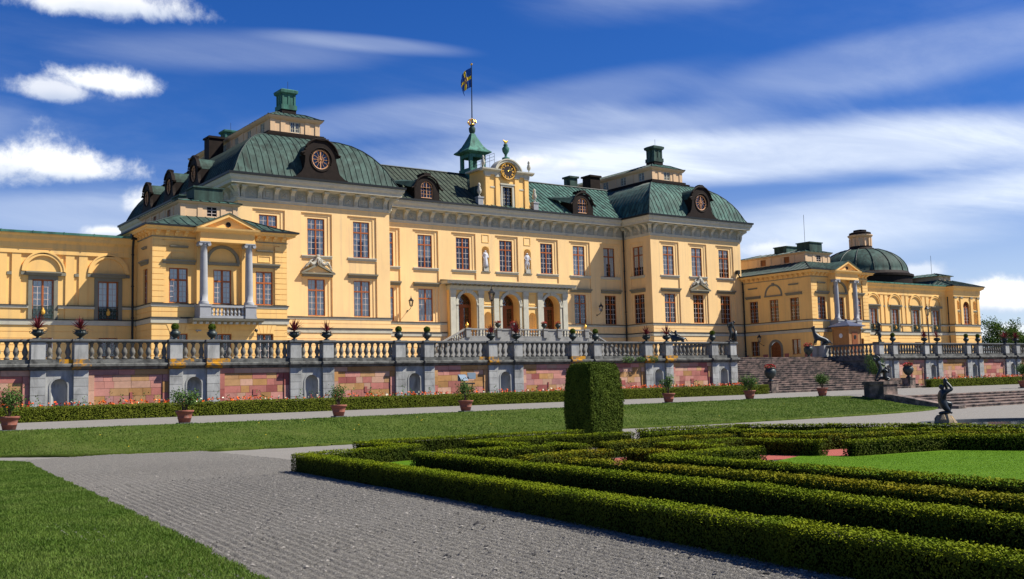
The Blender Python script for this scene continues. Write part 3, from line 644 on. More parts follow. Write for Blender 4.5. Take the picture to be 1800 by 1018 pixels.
S1, S2, S3 = 5.56, 10.22, 14.78
def build_centre():
    T = thing('palace_centre_block', (0, 6, ZB), 'central block of the yellow palace between the two bell-roofed pavilions, with arched portal', 'palace')
    cut = [(-7.5, 7.5, 6.70, 11.9), (-3.26, -2.30, 13.9, 16.6), (2.30, 3.26, 13.9, 16.6)]
    main_front(T, 'y', 0.0, -PA, PA, [-S3, -S2, -S1, 0, S1, S2, S3], skip_low=(2, 3, 4), curtU=(0, 1, 5, 6), curtL=(0, 1), cut=cut)
    for s in (-1, 1):
        mb = MB(); niche(mb, 'y', 0.0, s*2.78, 13.9, 16.6, 0.48); mb.build('niche', 'plaster_gold', T)
        MB().box(s*2.78-0.55, -0.08, 13.78, s*2.78+0.55, 0.05, 13.9).build('niche_sill', 'trim_grey', T)
        mb = MB()
        for b in ((-.45, 17.0, .45, 17.06), (-.45, 17.82, .45, 17.88), (-.45, 17.06, -.39, 17.82), (.39, 17.06, .45, 17.82)): mb.box(s*2.78+b[0], -0.045, b[1], s*2.78+b[2], 0.0, b[3])
        mb.build('panel_frame', 'plaster_gold', T)
    for b in (-S3, -S2, S2, S3): inst('window_hood', HOOD, T, (b, 0.10, 12.04))
    mb = MB(); pavement_courses(mb, 'y', 0, -PA, PA, ZB, ZD0, 0.58, []); pavement_courses(mb, 'y', 0, -PA, -7.8, ZD1+0.05, ZS0, 0.41, []); pavement_courses(mb, 'y', 0, 7.8, PA, ZD1+0.05, ZS0, 0.41, [])
    mb.build('rusticated_base', 'plaster_pale', T)
    belts_run(T, -PA, -7.85, 0); belts_run(T, 7.85, PA, 0)
    mb = MB(); run(mb, -PA, PA, 0, [(0, ZA0), (0.09, ZA0), (0.09, ZA0+0.12), (0.14, ZA0+0.14), (0.16, ZA1), (0, ZA1)]); mb.build('architrave', 'trim_light', T)
    MB().quad((-PA, -0.02, ZA1), (PA, -0.02, ZA1), (PA, -0.02, ZF+0.1), (-PA, -0.02, ZF+0.1)).build('frieze', 'frieze_stone', T)
    br = [0.75, 2.30, 3.25, 4.75, 6.30, 7.90, 9.50, 11.05, 12.60, 14.10, 15.5]; br = [-x for x in br[::-1]] + br
    wa = {i for i in range(len(br)-1) if abs((br[i]+br[i+1])/2) < 0.2 or any(abs(abs((br[i]+br[i+1])/2)-q) < 0.35 for q in (5.5, 10.27, 14.8))}
    frieze_row(T, 'y', -0.02, br, 0.0, wa)
    mb = MB(); run(mb, -PA+OV, PA-OV, 0, cornice_prof(ZF, OV, ZC-ZF)+[(0, ZC)]); mb.build('cornice', 'trim_light', T)
    MB().box(-PA+OV, -OV-0.10, ZC-0.04, PA-OV, -OV+0.30, ZC+0.17).build('gutter', 'pipe_black', T)
    # roof
    mb = MB(); x0, x1 = -PA-6, PA+6; ze, zr, yr = ZC+0.04, 25.62, 6.2
    mb.quad((x0, -OV+0.15, ze), (0, -OV+0.15, ze), (0, yr, zr), (x0, yr, zr), m=0); mb.quad((0, -OV+0.15, ze), (x1, -OV+0.15, ze), (x1, yr, zr), (0, yr, zr), m=1)
    mb.quad((x0, yr, zr), (x1, yr, zr), (x1, 2*yr+OV, ze), (x0, 2*yr+OV, ze), m=0)
    mb.build('roof', ['copper_dull', 'copper_teal'], T)
    n = Vector((0, -(zr-ze), yr+OV)).normalized()
    for nm, lo, hi in (('standing_seams', x0, 0.0), ('standing_seams', 0.0, x1)):
        s = MB(); k = int((hi-lo)/0.62)
        for i in range(k):
            x = lo+(hi-lo)*(i+0.5)/k; seam(s, [(x, -OV+0.15, ze), (x, yr, zr)], n, 0.04, 0.06)
        s.build(nm, 'seam_dark', T, kind='stuff')
    MB().tube([(x0, yr, zr+0.05), (x1, yr, zr+0.05)], 0.10, 6).build('ridge_roll', 'seam_dark', T)
    # two windowed roof dormers
    for s in (-1, 1):
        xd = s*10.35; YF = -0.72
        d = MB(); sec = [(1.35, 20.9), (1.35, 22.1)] + arc(0, 21.95, 1.35, 8, 172, 10) + [(-1.35, 22.1), (-1.35, 20.9)]
        for i in range(len(sec)-1): d.quad((xd+sec[i][0], YF, sec[i][1]), (xd+sec[i+1][0], YF, sec[i+1][1]), (xd+sec[i+1][0], 3.2, sec[i+1][1]), (xd+sec[i][0], 3.2, sec[i][1]), m=(1 if 2 <= i <= 10 else 0))
        holes_wall(d, 'y', YF, xd-1.35, xd+1.35, 20.9, 22.1, [(xd-0.72, xd+0.72, 21.05, 22.1)], 0.25)
        d.quad(*[(xd+p[0], YF, p[1]) for p in ([(1.35, 22.1)]+arc(0, 22.1, 0.74, 0, 180, 12)+[(-1.35, 22.1)]+arc(0, 21.95, 1.35, 172, 8, 10))])
        d.tube([(xd+x, YF-0.07, z) for x, z in [(1.85, 22.0), (1.6, 22.12)]+arc(0, 21.95, 1.46, 20, 160, 12)+[(-1.6, 22.12), (-1.85, 22.0)]], 0.10, 6)
        d.box(xd-0.4, YF-0.15, 23.4, xd+0.4, 0.6, 23.68); d.box(xd-1.6, YF-0.13, 20.66, xd+1.6, YF+0.2, 20.98)
        for sx in (-1, 1): d.prism([(YF, 20.95), (3.4, 22.6), (YF, 22.3)], 'x', xd+sx*1.42-0.06, xd+sx*1.42+0.06)
        # swept cheeks of the dormer roof
        for sx in (-1, 1): d.quad((xd+sx*1.2, YF+0.05, 22.75), (xd+sx*1.75, YF, 22.05), (xd+sx*2.6, 3.0, 23.25), (xd+sx*0.7, 3.0, 23.6), m=1)
        o = d.build('dormer', ['copper_dark', 'copper_green'], T)
        f = MB()
        f.tube([(xd+x, YF+0.13, z) for x, z in [(0.68, 21.1)]+arc(0, 22.1, 0.68, 0, 180, 12)+[(-0.68, 21.1), (0.68, 21.1)]], 0.06, 5)
        f.box(xd-0.04, YF+0.10, 21.1, xd+0.04, YF+0.18, 22.75)
        for x in (-0.36, 0.36): f.box(xd+x-0.018, YF+0.12, 21.1, xd+x+0.018, YF+0.17, 22.6)
        for z in (21.5, 21.85, 22.2): f.box(xd-0.66, YF+0.12, z-0.018, xd+0.66, YF+0.17, z+0.018)
        f.build('dormer_window', 'dormer_wood', o)
        MB().quad(*[(xd+x, YF+0.2, z) for x, z in [(0.70, 21.05)]+arc(0, 22.1, 0.70, 0, 180, 12)+[(-0.70, 21.05)]]).build('glass', 'window_glass', o)
        MB().quad(*[(xd+x, YF+0.29, z) for x, z in [(0.74, 21.0)]+arc(0, 22.1, 0.74, 0, 180, 12)+[(-0.74, 21.0)]]).build('dark_interior', 'dark_room', o)
    # chimneys over the ridge
    for xc, w, mt, h0, h1 in ((19.1, 0.78, 'copper_dark', 24.9, 27.5), (15.75, 0.6, 'copper_green', 24.9, 27.1)):
        c = MB(); c.box(xc-w, 8-w, h0, xc+w, 8+w, h1); c.box(xc-w-0.16, 7.84-w, h1, xc+w+0.16, 8.16+w, h1+0.22); c.box(xc-w-0.1, 7.9-w, h0+0.9, xc+w+0.1, 8.1+w, h0+1.05)
        c.build('chimney', mt, T)
    downpipe(T, PA-0.28, -0.30, ZB, ZF+0.2, (PA-0.6, -0.9, ZC-0.25)); downpipe(T, -PA+0.28, -0.30, ZB, ZF+0.2, (-PA+0.6, -0.9, ZC-0.25))
    return T
CENTRE = build_centre()

def build_portal():
    ZL = 6.70; Y = -0.45
    T = thing('entrance_portal', (0, Y, ZL), 'grey stone portal of three arched doorways under a bracketed cornice', 'portal')
    w = MB(); ar = [-S1, 0.0, S1]; hw = 1.15; zs = 10.34
    nx = [-2.93, 2.93]
    holes = [(a-hw, a+hw, ZL, zs+hw) for a in ar] + [(a-0.5, a+0.5, 7.35, 9.55) for a in nx]
    holes_wall(w, 'y', Y, -7.0, 7.0, ZL, 11.75, holes, 0.0)
    for a in ar:
        spandrels(w, 'y', Y, a, zs, hw, zs+hw)
        for s in (-1, 1): w.quad((a+s*hw, Y, ZL), (a+s*hw, 0.9, ZL), (a+s*hw, 0.9, zs), (a+s*hw, Y, zs))
        for i in range(14):
            t0, t1 = PI*i/14, PI*(i+1)/14
            w.quad((a+hw*math.cos(t0), Y, zs+hw*math.sin(t0)), (a+hw*math.cos(t1), Y, zs+hw*math.sin(t1)), (a+hw*math.cos(t1), 0.9, zs+hw*math.sin(t1)), (a+hw*math.cos(t0), 0.9, zs+hw*math.sin(t0)))
    for s in (-1, 1): w.box(s*7.76, Y+0.01, ZL, s*7.0, 0.0, 11.75)
    w.build('wall', 'plaster_gold', T)
    for a in nx:
        mb = MB(); niche(mb, 'y', Y, a, 7.35, 9.55, 0.5); mb.build('niche', 'plaster_gold', T)
        MB().box(a-0.62, Y-0.12, 7.22, a+0.62, Y+0.02, 7.35).build('niche_sill', 'trim_light', T); MB().box(a-0.66, Y-0.10, 10.05, a+0.66, Y+0.02, 10.17).build('impost', 'trim_light', T)
        mb = MB()
        for b in ((-.5, 10.35, .5, 10.42), (-.5, 11.45, .5, 11.52), (-.5, 10.42, -.43, 11.45), (.43, 10.42, .5, 11.45)): mb.box(a+b[0], Y-0.05, b[1], a+b[2], Y, b[3])
        mb.build('panel_frame', 'plaster_gold', T)
    for a in (-7.40, -3.90, -1.95, 1.95, 3.90, 7.40):
        p = MB(); p.box(a-0.32, Y-0.20, ZL+0.35, a+0.32, Y, 11.35); p.box(a-0.38, Y-0.26, ZL, a+0.38, Y, ZL+0.35); p.box(a-0.37, Y-0.25, 11.35, a+0.37, Y, 11.75); p.box(a-0.35, Y-0.23, 11.18, a+0.35, Y, 11.24)
        p.build('pilaster', 'trim_light', T)
    for a in ar:
        p = MB(); arch_ring(p, 'y', Y, a, zs, hw+0.003, 1.46, -0.12, 0.02); arch_ring(p, 'y', Y, a, zs, 1.36, 1.48, -0.16, 0.0)
        for s in (-1, 1): p.box(a+s*(hw+0.003), Y-0.11, ZL, a+s*1.42, Y, zs); p.box(a+s*(hw-0.02), Y-0.18, zs-0.14, a+s*1.48, Y+0.02, zs+0.06)
        p.prism([(a-0.13, zs+hw-0.02), (a+0.13, zs+hw-0.02), (a+0.2, 11.82), (a-0.2, 11.82)], 'y', Y-0.24, Y)
        p.build('arch_surround', 'trim_light', T)
        d = MB(); yd = 0.62
        d.box(a-hw, yd, ZL, a-hw+0.12, yd+0.12, zs).box(a+hw-0.12, yd, ZL, a+hw, yd+0.12, zs).box(a-hw+.12, yd-0.02, zs-0.32, a+hw-.12, yd+0.14, zs+0.02).box(a-0.09, yd-0.02, ZL, a+0.09, yd+0.12, zs-0.32)
        d.box(a-hw+.12, yd, ZL, a-0.09, yd+0.1, ZL+0.95).box(a+0.09, yd, ZL, a+hw-.12, yd+0.1, ZL+0.95)
        for s in (-1, 1):
            d.box(a+s*0.09, yd+0.01, ZL+0.95, a+s*0.24, yd+0.1, zs-0.32); d.box(a+s*(hw-0.27), yd+0.01, ZL+0.95, a+s*(hw-0.12), yd+0.1, zs-0.32)
            d.box(a+s*0.30, yd-0.03, ZL+0.15, a+s*0.85, yd, ZL+0.8)
        do = d.build('door', 'door_wood', T)
        f = MB(); arch_ring(f, 'y', yd, a, zs, hw-0.09, hw, 0.0, 0.1)
        for k in range(1, 6): t = PI*k/6; f.tube([(a+0.25*math.cos(t), yd+0.05, zs+0.25*math.sin(t)), (a+1.08*math.cos(t), yd+0.05, zs+1.08*math.sin(t))], 0.022, 4)
        arch_ring(f, 'y', yd, a, zs, 0.24, 0.28, 0.0, 0.08)
        for s in (-1, 1):
            for k in range(1, 6): z = ZL+0.95+(zs-0.32-ZL-0.95)*k/6; f.box(a+s*0.24, yd+0.03, z-0.015, a+s*(hw-0.27), yd+0.06, z+0.015)
            f.box(a+s*0.55-0.015, yd+0.03, ZL+0.95, a+s*0.55+0.015, yd+0.06, zs-0.32)
        f.build('fanlight_bars', 'door_wood', do)
        MB().quad((a-hw, yd+0.07, ZL+0.9), (a+hw, yd+0.07, ZL+0.9), (a+hw, yd+0.07, zs), *[(a+hw*math.cos(PI*i/12), yd+0.07, zs+hw*math.sin(PI*i/12)) for i in range(13)], (a-hw, yd+0.07, zs)).build('glass', 'window_glass', do)
        MB().quad((a-hw, yd+0.25, ZL), (a+hw, yd+0.25, ZL), (a+hw, yd+0.25, zs+hw), (a-hw, yd+0.25, zs+hw)).build('dark_interior', 'dark_room', do)
    c = MB(); c.prism([(0, 11.75), (Y-0.20, 11.75), (Y-0.20, 11.9), (Y-0.25, 12.05), (Y-0.30, 12.2), (0, 12.2)], 'x', -7.80, 7.80)
    c.prism([(0, 12.35), (Y-0.85, 12.35), (Y-0.88, 12.5), (Y-0.98, 12.62), (0, 12.66)], 'x', -8.5, 8.5); c.build('cornice', 'trim_light', T)
    c = MB(); c.prism([(0, 12.2), (Y-0.32, 12.2), (Y-0.32, 12.35), (0, 12.35)], 'x', -7.9, 7.9)
    c.prism([(0, 12.66), (Y-1.0, 12.63), (Y-1.0, 12.67), (0, 12.86)], 'x', -8.52, 8.52, m=1); c.build('cornice_flashing', ['trim_grey', 'trim_grey'], T)
    dn = MB().box(-0.12, -0.48, 0, 0.12, 0, 0.15).mesh('dentil', 'trim_grey')
    for i in range(27): inst('dentil', dn, T, (-7.8+15.6*i/26, Y-0.30, 12.20))
build_portal()

def build_pavilion(s):
    x0, x1 = (PA, PB) if s > 0 else (-PB, -PA)
    T = thing('palace_pavilion', (s*24.515, YP, ZB), 'farther bell-roofed palace pavilion with a black downpipe at its inner corner' if s > 0 else 'nearer bell-roofed palace pavilion with oval dormers stepping down its shaded side', 'pavilion', 'bell-roofed pavilions flanking the central block')
    bays = [s*24.515+k*4.617 for k in (-1, 0, 1)]
    main_front(T, 'y', YP, x0, x1, bays, curtU=(0, 1, 2), curtL=((0, 1, 2) if s < 0 else ()))
    # side walls
    ys = YP
    w = MB(); yb0 = -2.27
    if s > 0:
        holes_wall(w, 'x', x0, YP, 0.2, ZB, ZA0, [(yb0-1.15, yb0+1.15, ZS1, 17.86)], 0.10)
        holes_wall(w, 'x', x0+0.10, yb0-1.15, yb0+1.15, ZS1, 17.86, [(yb0-0.85, yb0+0.85, UW, UW+3.4), (yb0-0.85, yb0+0.85, LW, LW+3.35)], 0.12)
        window(T, 'U', x0+0.18, yb0, UW, -PI/2); window(T, 'L', x0+0.18, yb0, LW, -PI/2, curtain=False)
        inst('window_hood', HOOD, T, (x0+0.05, yb0, 12.04), -PI/2, (0.78, 1, 1)); inst('window_sill', SILL, T, (x0+0.05, yb0, UW-0.31), -PI/2, (0.78, 1, 1))
    else:
        holes_wall(w, 'x', x0, YP, YB, ZB, ZA0, [], 0)
    xo = x1
    w.quad((xo, YP, ZB), (xo, YB, ZB), (xo, YB, ZA0), (xo, YP, ZA0)); w.quad((x0, YB, ZB), (x1, YB, ZB), (x1, YB, ZA0), (x0, YB, ZA0))
    w.build('side_wall', 'plaster_pale', T)
    for i, b in enumerate(bays):
        if i != 1: inst('window_hood', HOOD, T, (b, YP+0.10, 12.04))
    # pedimented hood of the middle window
    b = bays[1]; zt = 12.0
    p = MB(); p.box(b-1.5, YP-0.20, zt, b+1.5, YP+0.1, zt+0.22); p.box(b-1.66, YP-0.36, zt+0.22, b+1.66, YP+0.1, zt+0.36)
    for q in (-1, 1): p.prism([(b+q*1.66, zt+0.36), (b+q*1.40, zt+0.36), (b, zt+1.02), (b, zt+1.26)], 'y', YP-0.38, YP+0.1)
    p.prism([(b-1.35, zt+0.36), (b+1.35, zt+0.36), (b, zt+1.0)], 'y', YP-0.12, YP+0.1, m=1)
    po = p.build('window_pediment', ['trim_grey', 'plaster_pale'], T)
    mb = MB(); pavement_courses(mb, 'y', YP, x0, x1, ZB, ZD0, 0.58, []); pavement_courses(mb, 'y', YP, x0, x1, ZD1+0.05, ZS0, 0.41, [])
    if s > 0: pavement_courses(mb, 'x', x0, YP-0.03, 0, ZB, ZD0, 0.58, []); pavement_courses(mb, 'x', x0, YP-0.03, 0, ZD1+0.05, ZS0, 0.41, [])
    mb.build('rusticated_base', 'plaster_pale', T)
    belts_ring(T, x0, x1, YP, YB)
    mb = MB(); ring(mb, x0, x1, YP, YB, [(0, ZA0), (0.09, ZA0), (0.09, ZA0+0.12), (0.14, ZA0+0.14), (0.16, ZA1), (0, ZA1)]); mb.build('architrave', 'trim_light', T)
    mb = MB(); ring(mb, x0, x1, YP, YB, [(0.02, ZA1), (0.02, ZF+0.1)]); mb.build('frieze', 'frieze_stone', T)
    br = [s*24.515+q for q in (-7.05, -5.5, -3.95, -2.40, -0.80, 0.80, 2.40, 3.95, 5.5, 7.05)]
    frieze_row(T, 'y', YP-0.02, br, 0.0, {1, 4, 7})
    if s > 0: frieze_row(T, 'x', x0-0.02, [-4.1, -2.95, -1.6, -0.45], -PI/2, {1})
    else: frieze_row(T, 'x', x0-0.02, [YP+0.5+1.55*i for i in range(20)], -PI/2, {1, 4, 7, 10, 13, 16})
    for q in (-1, 1):
        xq = x0 if q < 0 else x1
        o = inst('bracket', BRACKET, T, (xq-q*(-0.02), YP-0.02, ZA1), q*PI/4); o.scale = (1.0, 1.4, 1)
    mb = MB(); ring(mb, x0, x1, YP, YB, cornice_prof(ZF, OV, ZC-ZF)+[(0, ZC)]); mb.build('cornice', 'trim_light', T)
    mb = MB(); ring(mb, x0, x1, YP, YB, [(OV-0.3, ZC-0.04), (OV+0.09, ZC-0.04), (OV+0.11, ZC+0.17), (OV-0.3, ZC+0.17)]); mb.build('gutter', 'pipe_black', T)
    # bell roof up to the attic
    cx_ = s*24.515; hwid = 2.52; zt = 25.80
    mtf = 'copper_green' if s < 0 else 'copper_teal'
    dome_roof(T, x0-OV+0.12, x1+OV-0.12, YP-OV+0.12, YB+OV, ZC+0.06, cx_-hwid-0.25, cx_+hwid+0.25, -0.25, 22.6, zt, BELL, mtf, 'seam_dark', faces=(0, 1, 3))
    # attic storey
    a = MB(); lx0, lx1, ly0, ly1 = cx_-hwid, cx_+hwid, 0.0, 22.0; za = 27.57
    wf = [(cx_-0.55, cx_+0.55, 26.32, 27.35)]; holes_wall(a, 'y', ly0, lx0, lx1, zt-0.1, za, wf, 0.12)
    wy = [1.9+3.35*i for i in range(6)]
    holes_wall(a, 'x', lx0, ly0, ly1, zt-0.1, za, [(y-0.5, y+0.5, 26.32, 27.35) for y in wy], 0.12)
    a.quad((lx1, ly0, zt-.1), (lx1, ly1, zt-.1), (lx1, ly1, za), (lx1, ly0, za)); a.quad((lx0, ly1, zt-.1), (lx1, ly1, zt-.1), (lx1, ly1, za), (lx0, ly1, za))
    for x in (lx0, cx_-1.25, cx_+1.25, lx1): x = min(max(x, lx0+0.22), lx1-0.22); a.box(x-0.24, ly0-0.07, 26.15, x+0.24, ly0, 27.5)
    for i in range(14): y = 0.25+1.675*i*0.98; a.box(lx0-0.06, y-0.2, 26.15, lx0, y+0.2, 27.5) if i % 2 == 0 or True and min(abs(y-q) for q in wy) > 0.72 else None
    ring(a, lx0, lx1, ly0, ly1, [(0, 27.42), (0.10, 27.45), (0.26, 27.6), (0.34, 27.76), (0, 27.76)])
    a.build('attic', 'plaster_rose', T)
    mb = MB(); ring(mb, lx0, lx1, ly0, ly1, [(0.2, zt-0.15), (0.66, zt-0.10), (0.68, zt+0.12), (0.34, zt+0.18), (0.34, zt+0.40), (0.02, zt+0.46)]); mb.build('attic_base', 'copper_dark', T)
    window(T, 'a', cx_, ly0+0.05, 26.32, 0, False)
    for y in wy: window(T, 'a', lx0+0.05, y, 26.32, -PI/2, False)
    dome_roof(T, lx0-0.36, lx1+0.36, ly0-0.36, ly1+0.36, 27.78, cx_-0.15, cx_+0.15, 2.2, 19.8, 28.75, [(0, 0), (0.08, 0.03), (0.5, 0.62), (1, 1)], mtf, 'seam_dark', faces=(0, 3), name='attic_roof')
    vent_cap(T, cx_, 2.1, 28.6, 1.75, 2.3, 'copper_bright' if s < 0 else 'copper_green'); 
    if s < 0:
        vent_cap(T, cx_, 17.4, 28.6, 1.7, 1.6, 'copper_bright')
        c = MB(); c.box(-29.3, 10.2, 24.0, -27.8, 11.6, 27.7); c.box(-29.42, 10.08, 27.45, -27.68, 11.72, 27.62); c.build('chimney', 'copper_dark', T)
        oval_dormer(T, (-32.92, 4.3, 20.80), -PI/2, (0.76, 0.85, 0.78)); oval_dormer(T, (-32.92, 11.6, 20.80), -PI/2, (0.76, 0.85, 0.78)); oval_dormer(T, (-32.92, 18.9, 20.80), -PI/2, (0.76, 0.85, 0.78))
    oval_dormer(T, (cx_+0.05, YP-0.95, 20.80), 0.0, (0.98, 1, 0.96))
    if s < 0: MB().box(-20.6, 0.2, 25.0, -18.6, 2.2, 25.6).build('roof_hatch', 'copper_dark', T)
    if s > 0: downpipe(T, PB-0.12, YP-0.25, ZB, 14.2, (PB-0.9, YP-0.25, 14.6))
    return T
for s_ in (-1, 1): build_pavilion(s_)

def build_clock_gable():
    Y = -0.35; z0, z1 = 20.80, 24.62
    T = thing('clock_gable', (0, Y, z0), 'yellow roof gable with a black and gold clock under a curved pediment', 'gable')
    w = MB(); holes_wall(w, 'y', Y, -2.95, 2.95, z0, 25.0, [(-0.64, 0.64, 21.1, 23.2)], 0.22)
    for s in (-1, 1):
        w.quad((s*2.95, Y, z0), (s*2.95, 2.5, z0), (s*2.95, 2.5, 25.0), (s*2.95, Y, 25.0))
        w.quad((s*2.95, Y, z0), (s*3.3, Y, z0), *[(s*(3.3-0.35*(i/6)**0.6), Y, z0+0.35+0.9*i/6) for i in range(7)])
    w.quad(*[(x, Y, z) for x, z in arc(0, 24.3, 1.85, 22, 158, 14)])
    w.build('wall', 'plaster_gold', T)
    for x in (-2.6, -1.28, 1.28, 2.6):
        p = MB(); p.box(x-0.27, Y-0.12, z0+0.3, x+0.27, Y, 24.2); p.box(x-0.33, Y-0.16, z0, x+0.33, Y, z0+0.3); p.build('pilaster', 'plaster_gold', T)
        MB().box(x-0.34, Y-0.18, 24.2, x+0.34, Y, 24.42).build('capital', 'trim_light', T)
    for s in (-1, 1):
        p = MB(); p.box(s*1.62, Y-0.05, 23.0, s*2.2, Y, 23.15); p.build('corbel', 'trim_light', T)
        p = MB(); p.box(s*0.80, Y-0.16, 24.42, s*3.0, Y+0.1, 24.72); p.prism([(Y+0.1, 24.72), (Y-0.2, 24.72), (Y-0.5, 24.88), (Y-0.52, 25.02), (Y+0.1, 25.08)], 'x', s*1.05, s*3.45); p.box(s*3.45, Y+0.1, 24.88, s*2.95, 2.6, 25.06); p.build('cornice', 'trim_light', T)
    p = MB()
    arch_ring(p, 'y', Y, 0, 24.28, 1.62, 1.86, -0.42, 0.5, a0=24, a1=156); arch_ring(p, 'y', Y, 0, 24.28, 1.86, 1.98, -0.52, 0.6, a0=24, a1=156)
    p.build('curved_pediment', 'trim_light', T)
    f = MB()
    for b in ((-.86, 20.85, -.64, 23.4), (.64, 20.85, .86, 23.4), (-.64, 23.2, .64, 23.4)): f.box(b[0], Y-0.10, b[1], b[2], Y, b[3])
    f.prism([(-.95, 23.4), (.95, 23.4), (.98, 23.55), (-.98, 23.55)], 'y', Y-0.18, Y)
    for s in (-1, 1): f.prism([(s*0.86, 21.0), (s*1.02, 21.0), (s*0.9, 23.2), (s*0.86, 23.2)], 'y', Y-0.06, Y)
    f.build('window_surround', 'trim_light', T)
    window_meshes(1.28, 2.1, 'clk', top_rows=0, cols=2, low_rows=5, mull=True, frame='copper_dark', munt='trim_light'); window(T, 'clk', 0, Y+0.12, 21.1, 0, False)
    # clock
    c0 = (0, Y-0.28, 24.92); c = MB(); n = 40
    c.quad(*[(c0[0]+0.86*math.cos(2*PI*i/n), c0[1], c0[2]+0.86*math.sin(2*PI*i/n)) for i in range(n)])
    for i in range(n):
        t0, t1 = 2*PI*i/n, 2*PI*(i+1)/n; c.quad((0.86*math.cos(t0), c0[1], c0[2]+0.86*math.sin(t0)), (0.86*math.cos(t1), c0[1], c0[2]+0.86*math.sin(t1)), (0.86*math.cos(t1), Y, c0[2]+0.86*math.sin(t1)), (0.86*math.cos(t0), Y, c0[2]+0.86*math.sin(t0)))
    cl = c.build('clock_face', 'clock_black', T)
    r = MB(); r.tube([(0.90*math.cos(2*PI*i/48), c0[1]-0.02, c0[2]+0.90*math.sin(2*PI*i/48)) for i in range(49)], 0.065, 6)
    for i in range(24): t = 2*PI*i/24; r.ball((0.99*math.cos(t), c0[1], c0[2]+0.99*math.sin(t)), 0.045, 6, 4)
    r.build('clock_rim', 'gold_paint', cl)
    num = ['XII', 'I', 'II', 'III', 'IIII', 'V', 'VI', 'VII', 'VIII', 'IX', 'X', 'XI']
    for i, tx in enumerate(num):
        g = MB(); th = PI/2-2*PI*i/12; ux, uz = math.cos(th), math.sin(th); vx, vz = uz, -ux      # u outward, v along the dial
        def bar(v0, u0, v1, u1, wd=0.022):
            a = Vector((v0*vx+u0*ux, v0*vz+u0*uz)); b = Vector((v1*vx+u1*ux, v1*vz+u1*uz)); d = (b-a).normalized(); nn = Vector((-d.y, d.x))*wd
            g.quad(*[(q.x, c0[1]-0.015, c0[2]+q.y) for q in (a-nn, b-nn, b+nn, a+nn)])
        wid = {'I': 0.055, 'V': 0.12, 'X': 0.12}; tot = sum(wid[ch] for ch in tx); v = -tot/2
        for ch in tx:
            e = v+wid[ch]
            if ch == 'I': bar((v+e)/2, 0.55, (v+e)/2, 0.78)
            if ch == 'V': bar(v+0.02, 0.78, (v+e)/2, 0.55); bar(e-0.02, 0.78, (v+e)/2, 0.55, 0.014)
            if ch == 'X': bar(v+0.02, 0.78, e-0.02, 0.55); bar(e-0.02, 0.78, v+0.02, 0.55, 0.014)
            v = e
        g.build('numeral', 'gold_paint', cl)
    h = MB()
    for ang, ln, wd in ((38, 0.40, 0.045), (68, 0.66, 0.035)):
        d = Vector((math.sin(R(ang)), math.cos(R(ang)))); nn = Vector((d.y, -d.x))*wd
        pts = [d*-0.12+nn*0.6, d*-0.12-nn*0.6, d*ln*0.75-nn, d*ln, d*ln*0.75+nn]
        h.quad(*[(q.x, c0[1]-0.035, c0[2]+q.y) for q in pts])
    h.ball((0, c0[1]-0.03, c0[2]), 0.06, 8, 4); h.build('hands', 'gold', cl)
    # barrel roof behind and lead apron
    b = MB(); sec = [(3.05, 20.8), (3.02, 23.3)] + arc(0, 22.3, 2.95, 25, 155, 16) + [(-3.02, 23.3), (-3.05, 20.8)]
    for i in range(len(sec)-1): b.quad((sec[i][0], 0.35, sec[i][1]), (sec[i+1][0], 0.35, sec[i+1][1]), (sec[i+1][0], 6.0, sec[i+1][1]), (sec[i][0], 6.0, sec[i][1]))
    b.build('barrel_roof', 'copper_green', T)
    s = MB()
    for k in range(9): y = 0.6+0.6*k; s.tube([(x*1.012, y, z+0.02) for x, z in sec], 0.03, 4)
    s.build('standing_seams', 'seam_dark', T, kind='stuff')
    MB().box(-4.1, -0.75, 20.68, 4.1, Y-0.02, 20.92).build('apron', 'copper_dark', T)
    vase = [(0.16, 0), (0.20, 0.08), (0.09, 0.18), (0.10, 0.30), (0.30, 0.52), (0.33, 0.80), (0.22, 0.98), (0.25, 1.06), (0.13, 1.14), (0.22, 1.30), (0.16, 1.5), (0.03, 1.62)]
    vm_ = MB().lathe(vase, 12).mesh('stone_vase', 'statue_stone', smooth=True)
    pm_ = MB().box(-0.32, -0.28, 0, 0.32, 0.28, 0.75).box(-0.38, -0.34, 0.75, 0.38, 0.34, 0.9).mesh('vase_pedestal', 'stone_white')
    for s in (-1, 1):
        inst('vase_pedestal', pm_, T, (s*3.68, Y-0.05, 20.92)); inst('stone_vase', vm_, T, (s*3.68, Y-0.05, 21.82), 0, (0.78, 0.78, 0.95)); inst('stone_vase', vm_, T, (s*3.05, Y, 25.05), 0, (0.68, 0.68, 0.85))
    t = MB().lathe([(0.42, 0), (0.42, 0.25), (0.15, 0.35), (0.14, 0.6), (0.36, 0.95), (0.41, 1.3), (0.2, 1.55), (0.26, 1.66), (0.12, 1.85)], 12, (0, Y+0.05, 26.2)).build('pediment_urn', 'copper_bright', T, True)
    MB().tube([(0, Y+0.05, 28.0), (0.1, Y+0.05, 28.25), (0.35, Y+0.05, 28.4)], [0.08, 0.16, 0.02], 6).tube([(-0.05, Y+0.05, 28.2), (-0.35, Y+0.05, 28.42)], [0.12, 0.02], 6).ball((0, Y+0.05, 28.15), 0.17, 8, 5).build('gilt_finial', 'gold', T)
    # roof walk railing towards the cupola
    r = MB()
    for dz in (0.35, 0.7, 1.05): r.tube([(-0.9, 0.6, 26.0+dz), (-0.9, 5.2, 26.0+dz)], 0.02, 4)
    for k in range(6): r.tube([(-0.9, 0.6+0.92*k, 25.2), (-0.9, 0.6+0.92*k, 27.05)], 0.022, 4)
    r.build('roof_railing', 'iron', T)
build_clock_gable()

